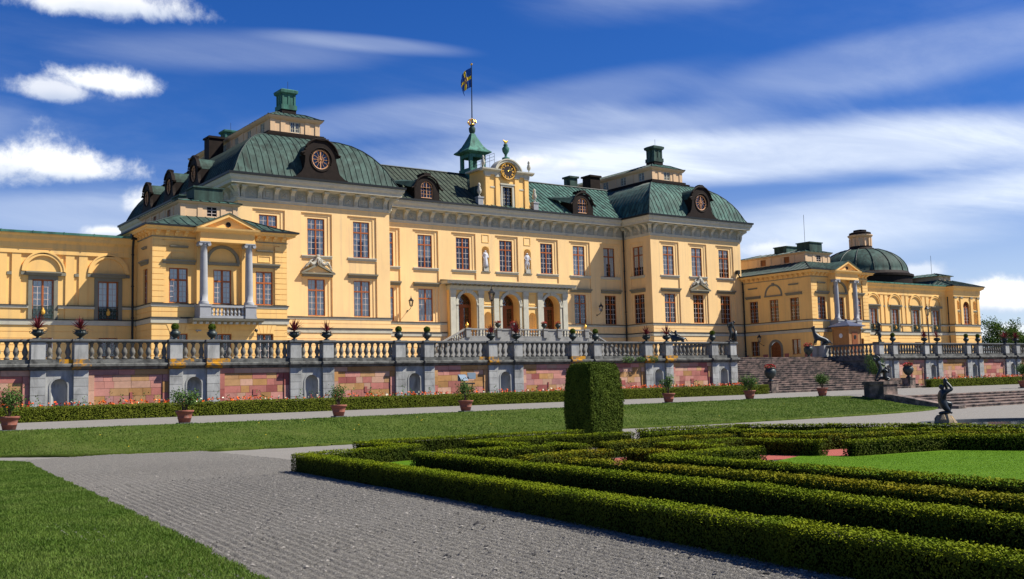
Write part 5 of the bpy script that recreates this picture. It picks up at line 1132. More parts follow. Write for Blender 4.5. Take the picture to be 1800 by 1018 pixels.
def build_end_pavilion():
    x0, x1, y0 = 65.2, 71.4, -12.1
    T = thing('end_pavilion', (68.3, y0, ZB), 'small end pavilion with pilasters and one arched window closing the far gallery', 'pavilion')
    w = MB(); xc = 68.2
    holes_wall(w, 'y', y0, x0, x1, ZB, 12.6, [(xc-.75, xc+.75, 8.4, 11.5)]+[(xc+q*2.05-.4, xc+q*2.05+.4, 8.45, 11.6) for q in (-1, 1)], 0.15)
    spandrels(w, 'y', y0, xc, 10.75, 0.75, 11.5)
    w.quad((x0, y0, ZB), (x0, GY+1, ZB), (x0, GY+1, 12.6), (x0, y0, 12.6)); w.quad((x1, y0, ZB), (x1, y0+12, ZB), (x1, y0+12, 12.6), (x1, y0, 12.6)); w.build('wall', 'plaster_gold', T)
    for q in (-1, 1):
        nb = MB(); niche(nb, 'y', y0, xc+q*2.05, 8.45, 10.0, 0.4); niche(nb, 'y', y0, xc+q*2.05, 10.4, 11.6, 0.4); nb.box(xc+q*2.05-.4, y0, 10.0, xc+q*2.05+.4, y0+.15, 10.4); nb.build('niche', 'plaster_gold', T)
        MB().box(xc+q*2.05-.5, y0-.08, 10.12, xc+q*2.05+.5, y0, 10.28).build('corbel', 'trim_grey', T)
    for x in (x0+0.35, xc-1.2, xc+1.2, x1-0.35):
        p = MB(); p.box(x-0.26, y0-0.12, ZS1, x+0.26, y0, 11.9); p.build('pilaster', 'plaster_gold', T); MB().box(x-0.32, y0-0.17, 11.9, x+0.32, y0, 12.15).build('capital', 'trim_grey', T)
    window_meshes(1.5, 2.35, 'E', top_rows=0, low_rows=5); window(T, 'E', xc, y0+0.15, 8.4)
    f = MB(); arch_ring(f, 'y', y0+0.15, xc, 10.75, 0.66, 0.75, 0, 0.1); 
    for k in range(1, 6): t = PI*k/6; f.tube([(xc+0.1*math.cos(t), y0+0.2, 10.75+0.1*math.sin(t)), (xc+0.7*math.cos(t), y0+0.2, 10.75+0.7*math.sin(t))], 0.025, 4)
    fo = f.build('fanlight', 'window_wood', T); MB().quad(*[(xc+x, y0+0.26, z) for x, z in arc(0, 10.75, 0.75, 0, 180, 12)]).build('glass', 'dark_room', fo)
    belts_ring(T, x0, x1, y0, y0+12)
    mb = MB(); pavement_courses(mb, 'y', y0, x0, x1, ZB, ZD0, 0.48, []); mb.build('rusticated_base', 'plaster_gold', T)
    mb = MB(); ring(mb, x0, x1, y0, y0+12, [(0, 12.15), (0.1, 12.15), (0.12, 12.5), (0.16, 12.55), (0.16, 13.0), (0.3, 13.1), (0.5, 13.2), (0.62, 13.5), (0, 13.5)]); mb.build('cornice', 'plaster_gold', T)
    mb = MB(); ring(mb, x0, x1, y0, y0+12, [(0.2, 13.49), (0.7, 13.49), (0.7, 13.6), (0.2, 13.6)]); mb.build('gutter', 'pipe_black', T)
    dome_roof(T, x0-.65, x1+.65, y0-.65, y0+12.6, 13.55, 66.8, 70.0, y0+3.0, y0+10.5, 14.7, [(0, 0), (1, 1)], 'copper_green', 'seam_dark', step=0.8, faces=(0, 3))
    a = MB(); a.box(66.9, y0+3.1, 14.4, 69.9, y0+10.4, 15.25); ring(a, 66.9, 69.9, y0+3.1, y0+10.4, [(0, 15.2), (0.2, 15.3), (0, 15.3)])
    for i in range(6): a.box(66.85, y0+3.4+1.3*i, 14.5, 66.9, y0+3.9+1.3*i, 15.2)
    for x in (67.2, 68.4, 69.6): a.box(x-0.2, y0+3.05, 14.5, x+0.2, y0+3.1, 15.2)
    a.build('attic', 'plaster_rose', T)
    dome_roof(T, 66.6, 70.2, y0+2.8, y0+10.7, 15.3, 68.2, 68.6, y0+4.5, y0+9, 15.8, [(0, 0), (1, 1)], 'copper_teal', 'seam_dark', step=0.8, faces=(0, 3), name='attic_roof')
    MB().tube([(68.4, y0+5, 15.7), (68.4, y0+5, 18.4)], 0.025, 5).build('lightning_rod', 'iron', T)
    downpipe(T, x0+0.02, y0-0.15+1.0, ZB, 13.4)
build_end_pavilion()

# ------------------------------------------------------------------ ground
def sheet(name, pts, mt, kind='structure'):
    o = MB().quad(*pts).build(name, mt); o['kind'] = kind; return o
sheet('ground', [(-2500, -2500, -0.30), (2500, -2500, -0.30), (2500, 2500, -0.30), (-2500, 2500, -0.30)], 'lawn')
def smooth_noise(X, Y, sc, seed):
    r = np.random.default_rng(seed); out = np.zeros_like(X)
    for k in range(6):
        a, p, f = r.uniform(0, 2*PI), r.uniform(0, 2*PI), sc*r.uniform(0.6, 1.6); out += np.sin((X*math.cos(a)+Y*math.sin(a))*f+p)
    return out/6
sheet('garden_gravel', [(-140, -160, -0.045), (140, -160, -0.045), (140, -61.0, -0.045), (-15, -61.0, -0.045), (-20, -60, -0.045), (-54, -58.5, -0.045), (-60, -53, -0.045), (-140, -53, -0.045)], 'gravel_path')
def near_gravel():
    for x0, x1, y0, y1, dx, dy in ((-63.0, -57.2, -88.6, -80.0, 0.021, 0.021), (-62.4, -55.6, -80.0, -71.0, 0.028, 0.038), (-61.0, -54.6, -71.0, -60.0, 0.04, 0.08)):
        X, Y = np.meshgrid(np.arange(x0, x1, dx), np.arange(y0, y1+dy*0.99, dy))
        turn = np.clip((Y+66.5)/5.0, 0, 1)                 # the rake swings round near the cross path
        q = X - 0.105*(Y+71) + 2.2*turn**2 + 0.035*smooth_noise(X, Y, 0.9, 3) + 0.016*smooth_noise(X, Y, 4.0, 4)
        trod = 0.5+0.5*smooth_noise(X, Y, 0.7, 9)*1.6       # places where feet have scuffed the rake marks
        amp = 0.0145*np.clip(trod+0.35, 0.15, 1.15)*np.clip((-61.5-Y)/3.0, 0.1, 1)
        Z = amp*np.sin(2*PI*q/0.120) + 0.0015*np.sin(2*PI*q/0.0433+smooth_noise(X, Y, 3, 8)*3) + 0.012*smooth_noise(X, Y, 1.3, 6)
        Z += RNG.normal(0, 0.0045, X.shape)*np.clip(1.2-0.3*smooth_noise(X, Y, 1.5, 10), 0.6, 1.5)
        grid_mesh('raked_gravel', X, Y, Z, 'gravel', smooth=False)
near_gravel()
def stones(name, n, box, sz, mt, power=1.0):
    x = RNG.uniform(box[0], box[1], n); y = box[2]+(box[3]-box[2])*RNG.uniform(0, 1, n)**power
    s = sz*RNG.lognormal(0, 0.45, n); v = []
    D = np.array([(1, 0, 0), (0, 1, 0), (-1, 0, 0), (0, -1, 0), (0, 0, 0.8), (0, 0, -0.4)], float)
    a = RNG.uniform(0, 2*PI, n); c, d = np.cos(a), np.sin(a)
    J = 1+RNG.uniform(-0.35, 0.35, (n, 6))
    P = np.stack([x, y, 0.004+RNG.uniform(-0.004, 0.01, n)], 1)
    V = D[None]*J[..., None]*s[:, None, None]; V = np.stack([V[..., 0]*c[:, None]-V[..., 1]*d[:, None], V[..., 0]*d[:, None]+V[..., 1]*c[:, None], V[..., 2]], -1)+P[:, None]
    V[..., 2] = 0.55*(V[..., 2]-P[:, None, 2])+P[:, None, 2]
    F = [(0, 1, 4), (1, 2, 4), (2, 3, 4), (3, 0, 4)]
    return np_mesh(name, np.concatenate([V[:, f] for f in F], 1).reshape(-1, 3), 3, mt, kind='stuff')
stones('gravel_stones', 26000, (-63.2, -55.0, -88, -68), 0.0085, 'pebble', 1.5)
def clods():
    n = 2600; y = -88+20*RNG.uniform(0, 1, n)**1.2; k = RNG.integers(0, 3, n)
    return stones('soil_clods', 1500, (-60.8, -57.2, -88, -70), 0.012, 'clod', 1.3)
clods()

def lawn_edge(pts, n=6, amp=0.05):
    out = []
    for a, b in zip(pts[:-1], pts[1:]):
        L_ = max(2, int(math.hypot(b[0]-a[0], b[1]-a[1])/0.35))
        for i in range(L_): t = i/L_; out.append((a[0]+(b[0]-a[0])*t+random.uniform(-amp, amp), a[1]+(b[1]-a[1])*t+random.uniform(-amp, amp)))
    out.append(pts[-1]); return out
def blades(name, poly_test, box, dens, h, mt='blade', zf=None, w=0.007):
    n = int((box[1]-box[0])*(box[3]-box[2])*dens); x = RNG.uniform(box[0], box[1], n); y = RNG.uniform(box[2], box[3], n)
    k = poly_test(x, y); x, y = x[k], y[k]; n = len(x); a = RNG.uniform(0, 2*PI, n); b = RNG.uniform(0, 2*PI, n)
    hh = h*RNG.uniform(0.5, 1.25, n); lean = hh*RNG.uniform(0.2, 0.9, n); z = zf(x, y) if zf is not None else np.full(n, 0.02)
    d = np.hypot(x-CAM.x, y-CAM.y); ww = np.maximum(w, d*0.00045)
    V = np.empty((n, 3, 3)); V[:, 0] = np.stack([x-ww*np.cos(a), y-ww*np.sin(a), z], 1); V[:, 1] = np.stack([x+ww*np.cos(a), y+ww*np.sin(a), z], 1)
    V[:, 2] = np.stack([x+lean*np.cos(b), y+lean*np.sin(b), z+hh], 1)
    return np_mesh(name, V.reshape(-1, 3), 3, mt, kind='stuff')
def left_lawn():
    e = lawn_edge([(-66.0, -59.6), (-60.12, -60.45), (-59.70, -61.5), (-59.75, -62.4), (-60.05, -65.0), (-60.38, -68.5), (-61.0, -75.5), (-61.75, -82.6), (-62.7, -91.0), (-63.6, -100)])
    mb = MB(); mb.prism(e+[(-100, -100), (-100, -59.6)], 'z', -0.04, 0.022); o = mb.build('lawn', 'lawn'); o['kind'] = 'structure'
    ey = np.array([p[1] for p in e])[::-1]; ex = np.array([p[0] for p in e])[::-1]
    def inside(x, y): return (x < np.interp(y, ey[:-8], ex[:-8])+0.02) & (y < -60.2-0.12*(x+60.12)*0-0.1*RNG.uniform(0, 1, len(x)))
    blades('lawn_grass', inside, (-67.5, -59.5, -88, -60.2), 2100, 0.032)
left_lawn()
BT = [(-140, -54.0), (-58.72, -54.02), (-55.4, -54.0), (-52.4, -54.3), (-49.3, -54.6), (-44.5, -54.5), (-39.9, -54.4), (-36.3, -54.5), (-31.6, -54.1), (-27.2, -54.0), (-19.0, -54.0), (-17.3, -54.3), (-16.6, -56.0), (-16.7, -57.6)]
BB = [(-140, -55.5), (-59.5, -57.3), (-58.1, -59.12), (-56.5, -60.32), (-54.6, -60.7), (-51.6, -61.2), (-49.8, -61.2), (-38.85, -61.77), (-35.65, -62.3), (-29.9, -62.65), (-24.6, -62.7), (-20.6, -62.3), (-18.0, -61.5), (-16.9, -60.9)]
def bank():
    def res(P, n):
        P = np.array(P, float); d = np.r_[0, np.cumsum(np.hypot(*np.diff(P, axis=0).T))]; return P, d
    m_ = 260; xs = np.r_[-140, np.linspace(-70, -16.8, m_)]
    T_, B_ = np.array(BT), np.array(BB)
    yt = np.interp(xs, T_[:, 0], T_[:, 1]); yb = np.interp(xs, B_[:, 0], B_[:, 1]); k = 26
    t = np.linspace(0, 1, k)[:, None]
    X = np.repeat(xs[None], k, 0); Y = yt[None]*(1-t)+yb[None]*t
    sm = 0.5-0.5*np.cos(PI*np.clip((t-0.0)/1.0, 0, 1)); Z = 0.615*(1-(0.35*t+0.65*sm))+0.035
    Z = Z+0.012*smooth_noise(X, Y, 1.1, 11); X[:, 1:] += 0.0; Y[-1] += RNG.normal(0, 0.05, len(xs)); Y[0] += RNG.normal(0, 0.04, len(xs))
    # turf edge: a short vertical drop at the foot
    X = np.vstack([X, X[-1:]]); Y = np.vstack([Y, Y[-1:]]); Z = np.vstack([Z, np.full((1, len(xs)), -0.05)])
    o = grid_mesh('lawn_bank', X, Y, Z, 'lawn'); 
    n = 90000; j = RNG.uniform(0, len(xs)-1.001, n); tt = RNG.uniform(0, 1, n); 
    i0 = j.astype(int)
    xx = np.interp(j, np.arange(len(xs)), xs); sel = xx > -64; xx = xx[sel]; tt = tt[sel]
    y0 = np.interp(xx, T_[:, 0], T_[:, 1]); y1 = np.interp(xx, B_[:, 0], B_[:, 1]); yy = y0*(1-tt)+y1*tt
    zz = 0.615*(1-(0.35*tt+0.65*(0.5-0.5*np.cos(PI*tt))))+0.03; n = len(xx)
    a = RNG.uniform(0, 2*PI, n); b = RNG.uniform(0, 2*PI, n); hh = 0.045*RNG.uniform(0.5, 1.3, n); d = np.hypot(xx-CAM.x, yy-CAM.y); ww = d*0.0004; le = hh*RNG.uniform(0.2, 0.8, n)
    V = np.empty((n, 3, 3)); V[:, 0] = np.stack([xx-ww*np.cos(a), yy-ww*np.sin(a), zz], 1); V[:, 1] = np.stack([xx+ww*np.cos(a), yy+ww*np.sin(a), zz], 1); V[:, 2] = np.stack([xx+le*np.cos(b), yy+le*np.sin(b), zz+hh], 1)
    np_mesh('bank_grass', V.reshape(-1, 3), 3, 'blade', kind='stuff')
bank()
def dandelions():
    v = []
    for k in range(26):
        if k < 9: x = random.uniform(-67, -62.4); y = random.uniform(-84, -62); z = 0.05
        else:
            x = random.uniform(-60, -24); t = random.uniform(0.1, 0.9); y = -54.3-7*t; z = 0.65*(1-t)+0.09
        r = 0.016
        v += [(x-r, y-r, z), (x+r, y-r, z), (x+r, y+r, z+0.01), (x-r, y+r, z+0.01)]
    np_mesh('dandelions', np.array(v), 4, 'flag_yellow', kind='stuff')
dandelions()
# upper walk, level with the foot of the terrace wall
X, Y = np.meshgrid(np.r_[-140, np.linspace(-66, 40, 60), 140], np.r_[-54.6, -52, -48, -44, -39.9]); Z = np.interp(Y, [-54.6, -44, -39.9], [0.585, 0.69, 0.70])
grid_mesh('garden_path', X, Y, Z, 'gravel_path')
sheet('stair_landing_path', [(-16.7, -57.4, 0.598), (16.7, -57.4, 0.598), (16.7, -53.5, 0.602), (-16.7, -53.5, 0.602)], 'gravel_path')
# terrace deck behind the balustrade
def deck():
    mb = MB()
    for x0, x1, y0 in ((-140, -8.6, -39.3), (-8.6, 8.6, -34.6), (8.6, 140, -39.3)):
        zz = 3.40 if y0 < -36 else 3.435
        mb.quad((x0, y0, 3.33 if y0 < -36 else 3.43), (x1, y0, 3.33 if y0 < -36 else 3.43), (x1, -15, 4.04), (x0, -15, 4.04)); mb.quad((x0, -15, 4.04), (x1, -15, 4.04), (x1, 30, 4.04), (x0, 30, 4.04))
    for s in (-1, 1): mb.quad((s*8.6, -39.3, 3.33), (s*8.6, -34.6, 3.43), (s*8.6, -34.6, 2.5), (s*8.6, -39.3, 2.5))
    o = mb.build('terrace_ground', 'gravel_path'); o['kind'] = 'structure'
    sheet('palace_grounds', [(-600, 30, 4.02), (900, 30, 4.02), (900, 900, 4.02), (-600, 900, 4.02)], 'lawn'); sheet('side_grounds', [(140, -39.3, 4.02), (900, -39.3, 4.02), (900, 30, 4.02), (140, 30, 4.02)], 'lawn')
deck()

# ------------------------------------------------------------------ terrace wall and balustrade
TY = -39.80; ZP = 0.66
PIERS = [-55.10+6.352*k+g for k in range(-1, 8) for g in (0, 1.88)]
PW = 0.33
BAL_T = baluster_mesh(0.79, 0.135, 'baluster_stone')
BLOCK = MB().box(-PW, -0.17, 0.012, PW, 0.0, 0.372).mesh('pier_block', 'terrace_stone')
def irregular(mb, x, z, rx, rz, y, n=11):
    pts = [(x+rx*math.cos(2*PI*i/n)*random.uniform(0.6, 1.15), y, z+rz*math.sin(2*PI*i/n)*random.uniform(0.6, 1.1)) for i in range(n)]; mb.quad(*pts)
def terrace(s):
    P_ = sorted([s*-p for p in PIERS] if s > 0 else PIERS)
    if s > 0: P_ = [p for p in P_ if p < 46]
    x0, x1 = P_[0]-PW, P_[-1]+PW
    lab = 'terrace wall of pink sandstone panels and grey niches, %s' % ('short stretch beyond the wide steps' if s > 0 else 'long stretch behind the clipped low hedge and topiary')
    T = thing('terrace_wall', ((x0+x1)/2, TY, ZP), lab, 'terrace wall', 'terrace walls either side of the garden steps')
    B = thing('stone_balustrade', ((x0+x1)/2, TY, 2.97), 'weathered stone balustrade %s' % ('on the wall beyond the wide steps, before the far gallery' if s > 0 else 'on the long wall below the palace front, lined with potted plants'), 'balustrade', 'balustrades of the terrace')
    back = MB(); back.box(x0, TY+0.42, ZP-0.3, x1, TY+0.6, 2.97); back.build('wall_core', 'mortar', T)
    cap = MB(); cap.prism([(TY+0.6, 2.97), (TY-0.10, 2.97), (TY-0.16, 3.06), (TY-0.24, 3.12), (TY-0.24, 3.22), (TY-0.14, 3.26), (TY+0.6, 3.26)], 'x', x0, x1); cap.prism([(TY+0.30, 3.26), (TY-0.02, 3.26), (TY-0.02, 3.46), (TY+0.30, 3.46)], 'x', x0, x1)
    cap.build('string_course', 'terrace_weathered', B)
    rl_ = MB(); rl_.prism([(TY+0.32, 4.26), (TY-0.02, 4.26), (TY-0.08, 4.31), (TY-0.08, 4.38), (TY-0.03, 4.40), (TY+0.32, 4.40)], 'x', x0, x1); rl_.build('top_rail', 'terrace_rail', B)
    for i, p in enumerate(P_):
        z = ZP
        for k in range(6): inst('pier_block', BLOCK, T, (p, TY, z+0.382*k), 0, (1, 1, 1.02))
        ped = MB(); ped.box(p-PW+0.02, TY-0.17, 3.46, p+PW-0.02, TY+0.34, 4.24); ped.build('pedestal', 'terrace_stone', B)
        pc = MB(); pc.prism([(TY-0.10, 2.97), (TY-0.26, 2.97), (TY-0.32, 3.06), (TY-0.40, 3.12), (TY-0.40, 3.22), (TY-0.30, 3.265), (TY-0.1, 3.265)], 'x', p-PW-0.08, p+PW+0.08); pc.box(p-PW-0.03, TY-0.22, 3.265, p+PW+0.03, TY+0.3, 3.462); lastp = pc.build('pedestal_base', 'terrace_weathered', B).name
        pr = MB(); pr.prism([(TY, 4.24), (TY-0.18, 4.24), (TY-0.25, 4.30), (TY-0.25, 4.39), (TY-0.2, 4.408), (TY+0.34, 4.408), (TY+0.34, 4.24)], 'x', p-PW-0.07, p+PW+0.07); pr.build('pedestal_cap', 'terrace_rail', B)
        if random.random() < (0.62 if s < 0 else 0.12):
            pc.m = [0]*len(pc.f); bpy.data.objects[lastp].data.materials[0] = MT['lichen']
            d_ = random.choice((0.62, -0.62)); MB().box(p+d_-0.32, TY-0.024, 3.268, p+d_+0.32, TY+0.1, 3.464).build('lichened_plinth', 'lichen', B)
    for i in range(len(P_)-1):
        a, b = P_[i]+PW, P_[i+1]-PW; wdt = b-a
        nb = 3 if wdt < 2 else 10
        for k in range(nb): inst('baluster', BAL_T, B, (a+wdt*(k+0.5)/nb, TY+0.13, 3.462))
        if wdt < 2:                                        # bay with an empty niche
            c = (a+b)/2; nmb = MB(); holes_wall(nmb, 'y', TY-0.02, a, b, ZP-0.2, 2.97, [(c-0.36, c+0.36, ZP-0.2, 2.55)], 0.0); spandrels(nmb, 'y', TY-0.02, c, 2.19, 0.36, 2.55); nmb.build('niche_bay', 'terrace_stone', T)
            n2 = MB(); niche(n2, 'y', TY-0.02, c, ZP-0.2, 2.55, 0.36, spandrel=False); n2.build('niche', 'terrace_stone', T)
            n3 = MB(); arch_ring(n3, 'y', TY-0.02, c, 2.19, 0.365, 0.44, -0.03, 0.0)
            for q in (-1, 1): n3.box(c+q*0.365, TY-0.05, ZP, c+q*0.44, TY-0.02, 2.19)
            n3.build('niche_rim', 'terrace_stone', T)
        else:                                              # sandstone panel
            pal = random.choice([(0, 1, 1, 4, 5, 2), (2, 3, 4, 1, 0, 3), (1, 4, 2, 6, 5, 3), (0, 2, 1, 3, 5, 4), (4, 2, 1, 3, 6, 0)])
            def st(xa, xb, za, zb, y, j=None):
                m_ = MB().box(xa+0.006, y+random.uniform(-0.006, 0.006), za+0.006, xb-0.006, TY+0.1, zb-0.006); m_.build('stone', 'sandstone_%d' % (random.choice(pal) if j is None else j), T)
            fr = 0.30; x = a
            for q in (0, 1):
                xa = a if q == 0 else b-fr; z = ZP-0.1
                while z < 2.70: zz = min(z+random.uniform(0.45, 0.8), 2.70); zz = 2.70 if 2.70-zz < 0.25 else zz; st(xa, xa+fr, z, zz, TY-0.03); z = zz
            x = a
            while x < b-0.01: xx = min(x+random.uniform(0.7, 1.5), b); xx = b if b-xx < 0.4 else xx; st(x, xx, 2.70, 2.965, TY-0.03); x = xx
            z = ZP-0.1; hs = [0.40, 0.36, 0.38, 0.36, 0.34, 0.30]; tot = 2.70-z; hs = [h*tot/sum(hs) for h in hs]
            for h in hs:
                x = a+fr
                while x < b-fr-0.01:
                    xx = min(x+random.uniform(0.38, 0.95), b-fr); xx = b-fr if b-fr-xx < 0.3 else xx; st(x, xx, z, z+h, TY+0.02); x = xx
                z += h
            MB().box((a+b)/2-0.12+random.uniform(-.3, .3), TY-0.01, 1.55, (a+b)/2+0.16, TY+0.05, 1.86).build('drain_stone', 'sandstone_5', T) if random.random() < 0.6 else None
    return T, B
for s_ in (-1, 1): terrace(s_)
def cheek(s):
    x = s*8.58
    T = thing('stair_parapet', (x, -37.0, 1.0), 'balustraded parapet flanking the wide steps, %s' % ('in shade on the far side' if s > 0 else 'mostly hidden behind the long terrace wall'), 'parapet', 'parapets of the garden steps')
    w = MB(); w.box(x-0.30, -39.79, 0.4, x+0.30, -33.6, 3.0); w.build('parapet_wall', 'terrace_weathered', T)
    c = MB(); c.box(x-0.42, -39.55, 3.0, x+0.42, -33.5, 3.24); c.box(x-0.24, -39.55, 3.24, x+0.24, -33.6, 3.44); c.build('string_course', 'terrace_weathered', T)
    c = MB(); c.box(x-0.20, -39.5, 4.23, x+0.20, -34.7, 4.385); c.build('top_rail', 'terrace_rail', T)
    for i in range(12): inst('baluster', BAL_T, T, (x, -39.2+4.4*(i+0.5)/12, 3.44))
    c = MB(); c.box(x-0.45, -34.75, 3.24, x+0.45, -33.5, 4.42); c.build('end_block', 'terrace_stone', T)
for s_ in (-1, 1): cheek(s_)
def stairs(name, label, xw, y0, y1, z0, z1, n, wide=0, xw2=0):
    T = thing(name, (0, y0, z0), label, 'stairs')
    for k in range(n):
        ya, za = y0+(y1-y0)*k/n, z0+(z1-z0)*(k+1)/n; hw = xw2 if k < wide else xw
        m_ = MB(); m_.box(-hw, ya, z0-0.3, hw, y1+0.02*(n-k), za-0.03); m_.box(-hw-0.0, ya-0.035, za-0.05, hw, ya+(y1-y0)/n+0.03, za); m_.build('step', 'stair_stone', T)
    return T
stairs('garden_steps', 'wide worn pinkish stone steps climbing from the gravel walk up to the terrace', 8.27, -42.9, -34.5, 0.69, 3.43, 17, 5, 9.9)
stairs('lower_steps', 'low broad flight of grey steps behind the kneeling bronze figure', 15.9, -61.2, -57.38, 0.0, 0.60, 5)
def lower_cheek(s):
    x = s*16.25; T = MB(); T.prism([(-57.3, -0.05), (-57.3, 0.72), (-58.0, 0.70), (-61.4, 0.12), (-61.9, 0.10), (-61.9, -0.05)], 'x', x-0.33, x+0.33)
    o = T.build('stair_cheek', 'stair_stone', loc=(x, -59.5, 0)); tag(o, 'sloping stone cheek of the low steps, %s' % ('at the turf bank below the bronze group' if s < 0 else 'at the side hidden from the turf bank'), 'stair cheek', 'cheeks of the low steps')
for s_ in (-1,): lower_cheek(s_)
def portal_stairs():
    T = thing('portal_stairs', (0, -3, 4.0), 'balustraded landing and double flight before the three arched palace doors', 'stairs')
    ZL = 6.68
    b = MB(); b.box(-8.0, -3.75, 3.6, 8.0, -0.46, ZL); b.build('landing', 'landing_stone', T)
    stp = MB().box(-0.17, -3.5, -0.5, 0.20, -0.46, 0).mesh('step', 'landing_stone')
    for s in (-1, 1):
        for k in range(16): inst('step', stp, T, (s*(8.15+0.33*k), 0, ZL-0.16*(k+1)))
        r = MB(); xa, xb = 8.0, 13.6; za, zb = 7.55, 7.55-0.485*(xb-xa)
        r.prism([(s*xa, za), (s*xb, zb), (s*xb, zb-0.15), (s*xa, za-0.15)], 'y', -3.80, -3.44); r.prism([(s*xa, za-0.85), (s*xb, zb-0.85), (s*xb, 3.6), (s*xa, 3.6)], 'y', -3.78, -3.46); r.build('sloping_rail', 'landing_stone', T)
        for k in range(20): t = (k+0.5)/20; inst('baluster', BAL_L, T, (s*(xa+(xb-xa)*t), -3.62, za-0.86-0.485*(xb-xa)*t))
        for x in (7.72, 3.92, 2.05):
            p = MB(); p.box(s*x-0.26, -3.90, ZL-0.05, s*x+0.26, -3.34, 7.45); p.box(s*x-0.32, -3.96, 7.45, s*x+0.32, -3.28, 7.58); p.build('pedestal', 'landing_stone', T)
        p = MB(); p.box(s*2.31, -3.72, ZL, s*3.66, -3.50, 7.42); p.build('parapet_panel', 'landing_stone', T)
        n = 9
        for k in range(n): inst('baluster', BAL_L, T, (s*(4.18+(7.46-4.18)*(k+0.5)/n), -3.62, ZL+0.10))
        g = MB(); g.lathe([(0.08, 0), (0.15, 0.04), (0.06, 0.10), (0.09, 0.15), (0.17, 0.26), (0.17, 0.36), (0.09, 0.45), (0.04, 0.50), (0.07, 0.56), (0.02, 0.64)], 12, (s*7.72, -3.62, 7.58)); g.build('gilt_ball', 'gold', T, True)
    for k in range(10): inst('baluster', BAL_L, T, (-1.79+3.58*(k+0.5)/10, -3.62, ZL+0.10))
    r = MB(); r.box(-7.46, -3.80, 7.42, -4.18, -3.44, 7.55); r.box(4.18, -3.80, 7.42, 7.46, -3.44, 7.55); r.box(-3.66, -3.80, 7.42, 3.66, -3.44, 7.553); r.build('top_rail', 'landing_stone', T)
    r = MB(); r.box(-7.46, -3.76, ZL, -4.18, -3.48, ZL+0.10); r.box(4.18, -3.76, ZL, 7.46, -3.48, ZL+0.10); r.box(-1.79, -3.76, ZL, 1.79, -3.48, ZL+0.10); r.build('bottom_rail', 'landing_stone', T)
BAL_L = baluster_mesh(0.64, 0.12, 'landing_stone')
portal_stairs()

# ------------------------------------------------------------------ planting
def leaf_faces(P, N, size, flat=1.15, asp=0.55):
    """diamond leaves at points P, turned loosely along N"""
    n = len(P); r = RNG.normal(0, 1, (n, 3)); nn = N*flat*1.4+r*0.75; nn /= np.linalg.norm(nn, axis=1)[:, None]
    t = np.cross(nn, RNG.normal(0, 1, (n, 3))); t /= np.linalg.norm(t, axis=1)[:, None]+1e-9; b = np.cross(nn, t)
    s = (size*RNG.uniform(0.65, 1.3, n))[:, None]
    V = np.empty((n, 4, 3)); V[:, 0] = P-t*s*0.5; V[:, 1] = P+b*s*asp*0.5; V[:, 2] = P+t*s*0.5; V[:, 3] = P-b*s*asp*0.5
    return V
def hedge_points(poly, w, h, z0, dens, jit=0.011, shag=0.02):
    """points and normals on the skin of a clipped hedge run along a polyline"""
    Ps, Ns, top_flag = [], [], []; poly = [Vector(p) for p in poly]
    def put(p, nrm):
        n = len(p); ph = smooth_noise(p[:, 0:1]*1.0, p[:, 1:2]*1.0, 5.0, 21)+smooth_noise(p[:, 0:1]+p[:, 2:3], p[:, 1:2], 13.0, 22)*0.6
        top_flag.append(np.full(n, nrm[0, 2] > 0.9)); p = p+nrm*(ph*shag+np.abs(RNG.normal(0, jit, (n, 1)))-0.09*RNG.uniform(0, 1, (n, 1))**1.6); Ps.append(p); Ns.append(nrm)
    for k in range(len(poly)-1):
        a, b = poly[k], poly[k+1]; d = (b-a); L_ = d.length; d.normalize(); nv = Vector((-d.y, d.x))
        ext = w/2
        def line(n): t = RNG.uniform(-ext, L_+ext, n); return t
        nt = int(dens*(L_+2*ext)*w); t = line(nt); q = RNG.uniform(-w/2, w/2, nt)
        edge = np.clip((np.abs(q)-w/2+0.07)/0.07, 0, 1)
        p = np.stack([a.x+d.x*t+nv.x*q, a.y+d.y*t+nv.y*q, z0+h-0.035*edge**2], 1); put(p, np.tile([0, 0, 1.0], (nt, 1)))
        for s in (-1, 1):
            ns = int(dens*(L_+2*ext)*h*0.9); t = line(ns); z = RNG.uniform(0.0, 1, ns); q = s*w/2
            p = np.stack([a.x+d.x*t+nv.x*q, a.y+d.y*t+nv.y*q, z0+0.02+(h-0.03)*z], 1); p[:, :2] -= np.array([nv.x, nv.y])*s*0.03*(np.clip((z-0.88)/0.12, 0, 1)**2)[:, None]
            put(p, np.tile([nv.x*s, nv.y*s, 0.15], (ns, 1)))
        for s, e in ((-1, a), (1, b)):
            ns = int(dens*w*h*0.9); q = RNG.uniform(-w/2, w/2, ns); z = RNG.uniform(0, 1, ns)
            p = np.stack([e.x+d.x*s*ext+nv.x*q, e.y+d.y*s*ext+nv.y*q, z0+0.02+(h-0.03)*z], 1); put(p, np.tile([d.x*s, d.y*s, 0.15], (ns, 1)))
    return np.concatenate(Ps), np.concatenate(Ns), np.concatenate(top_flag)
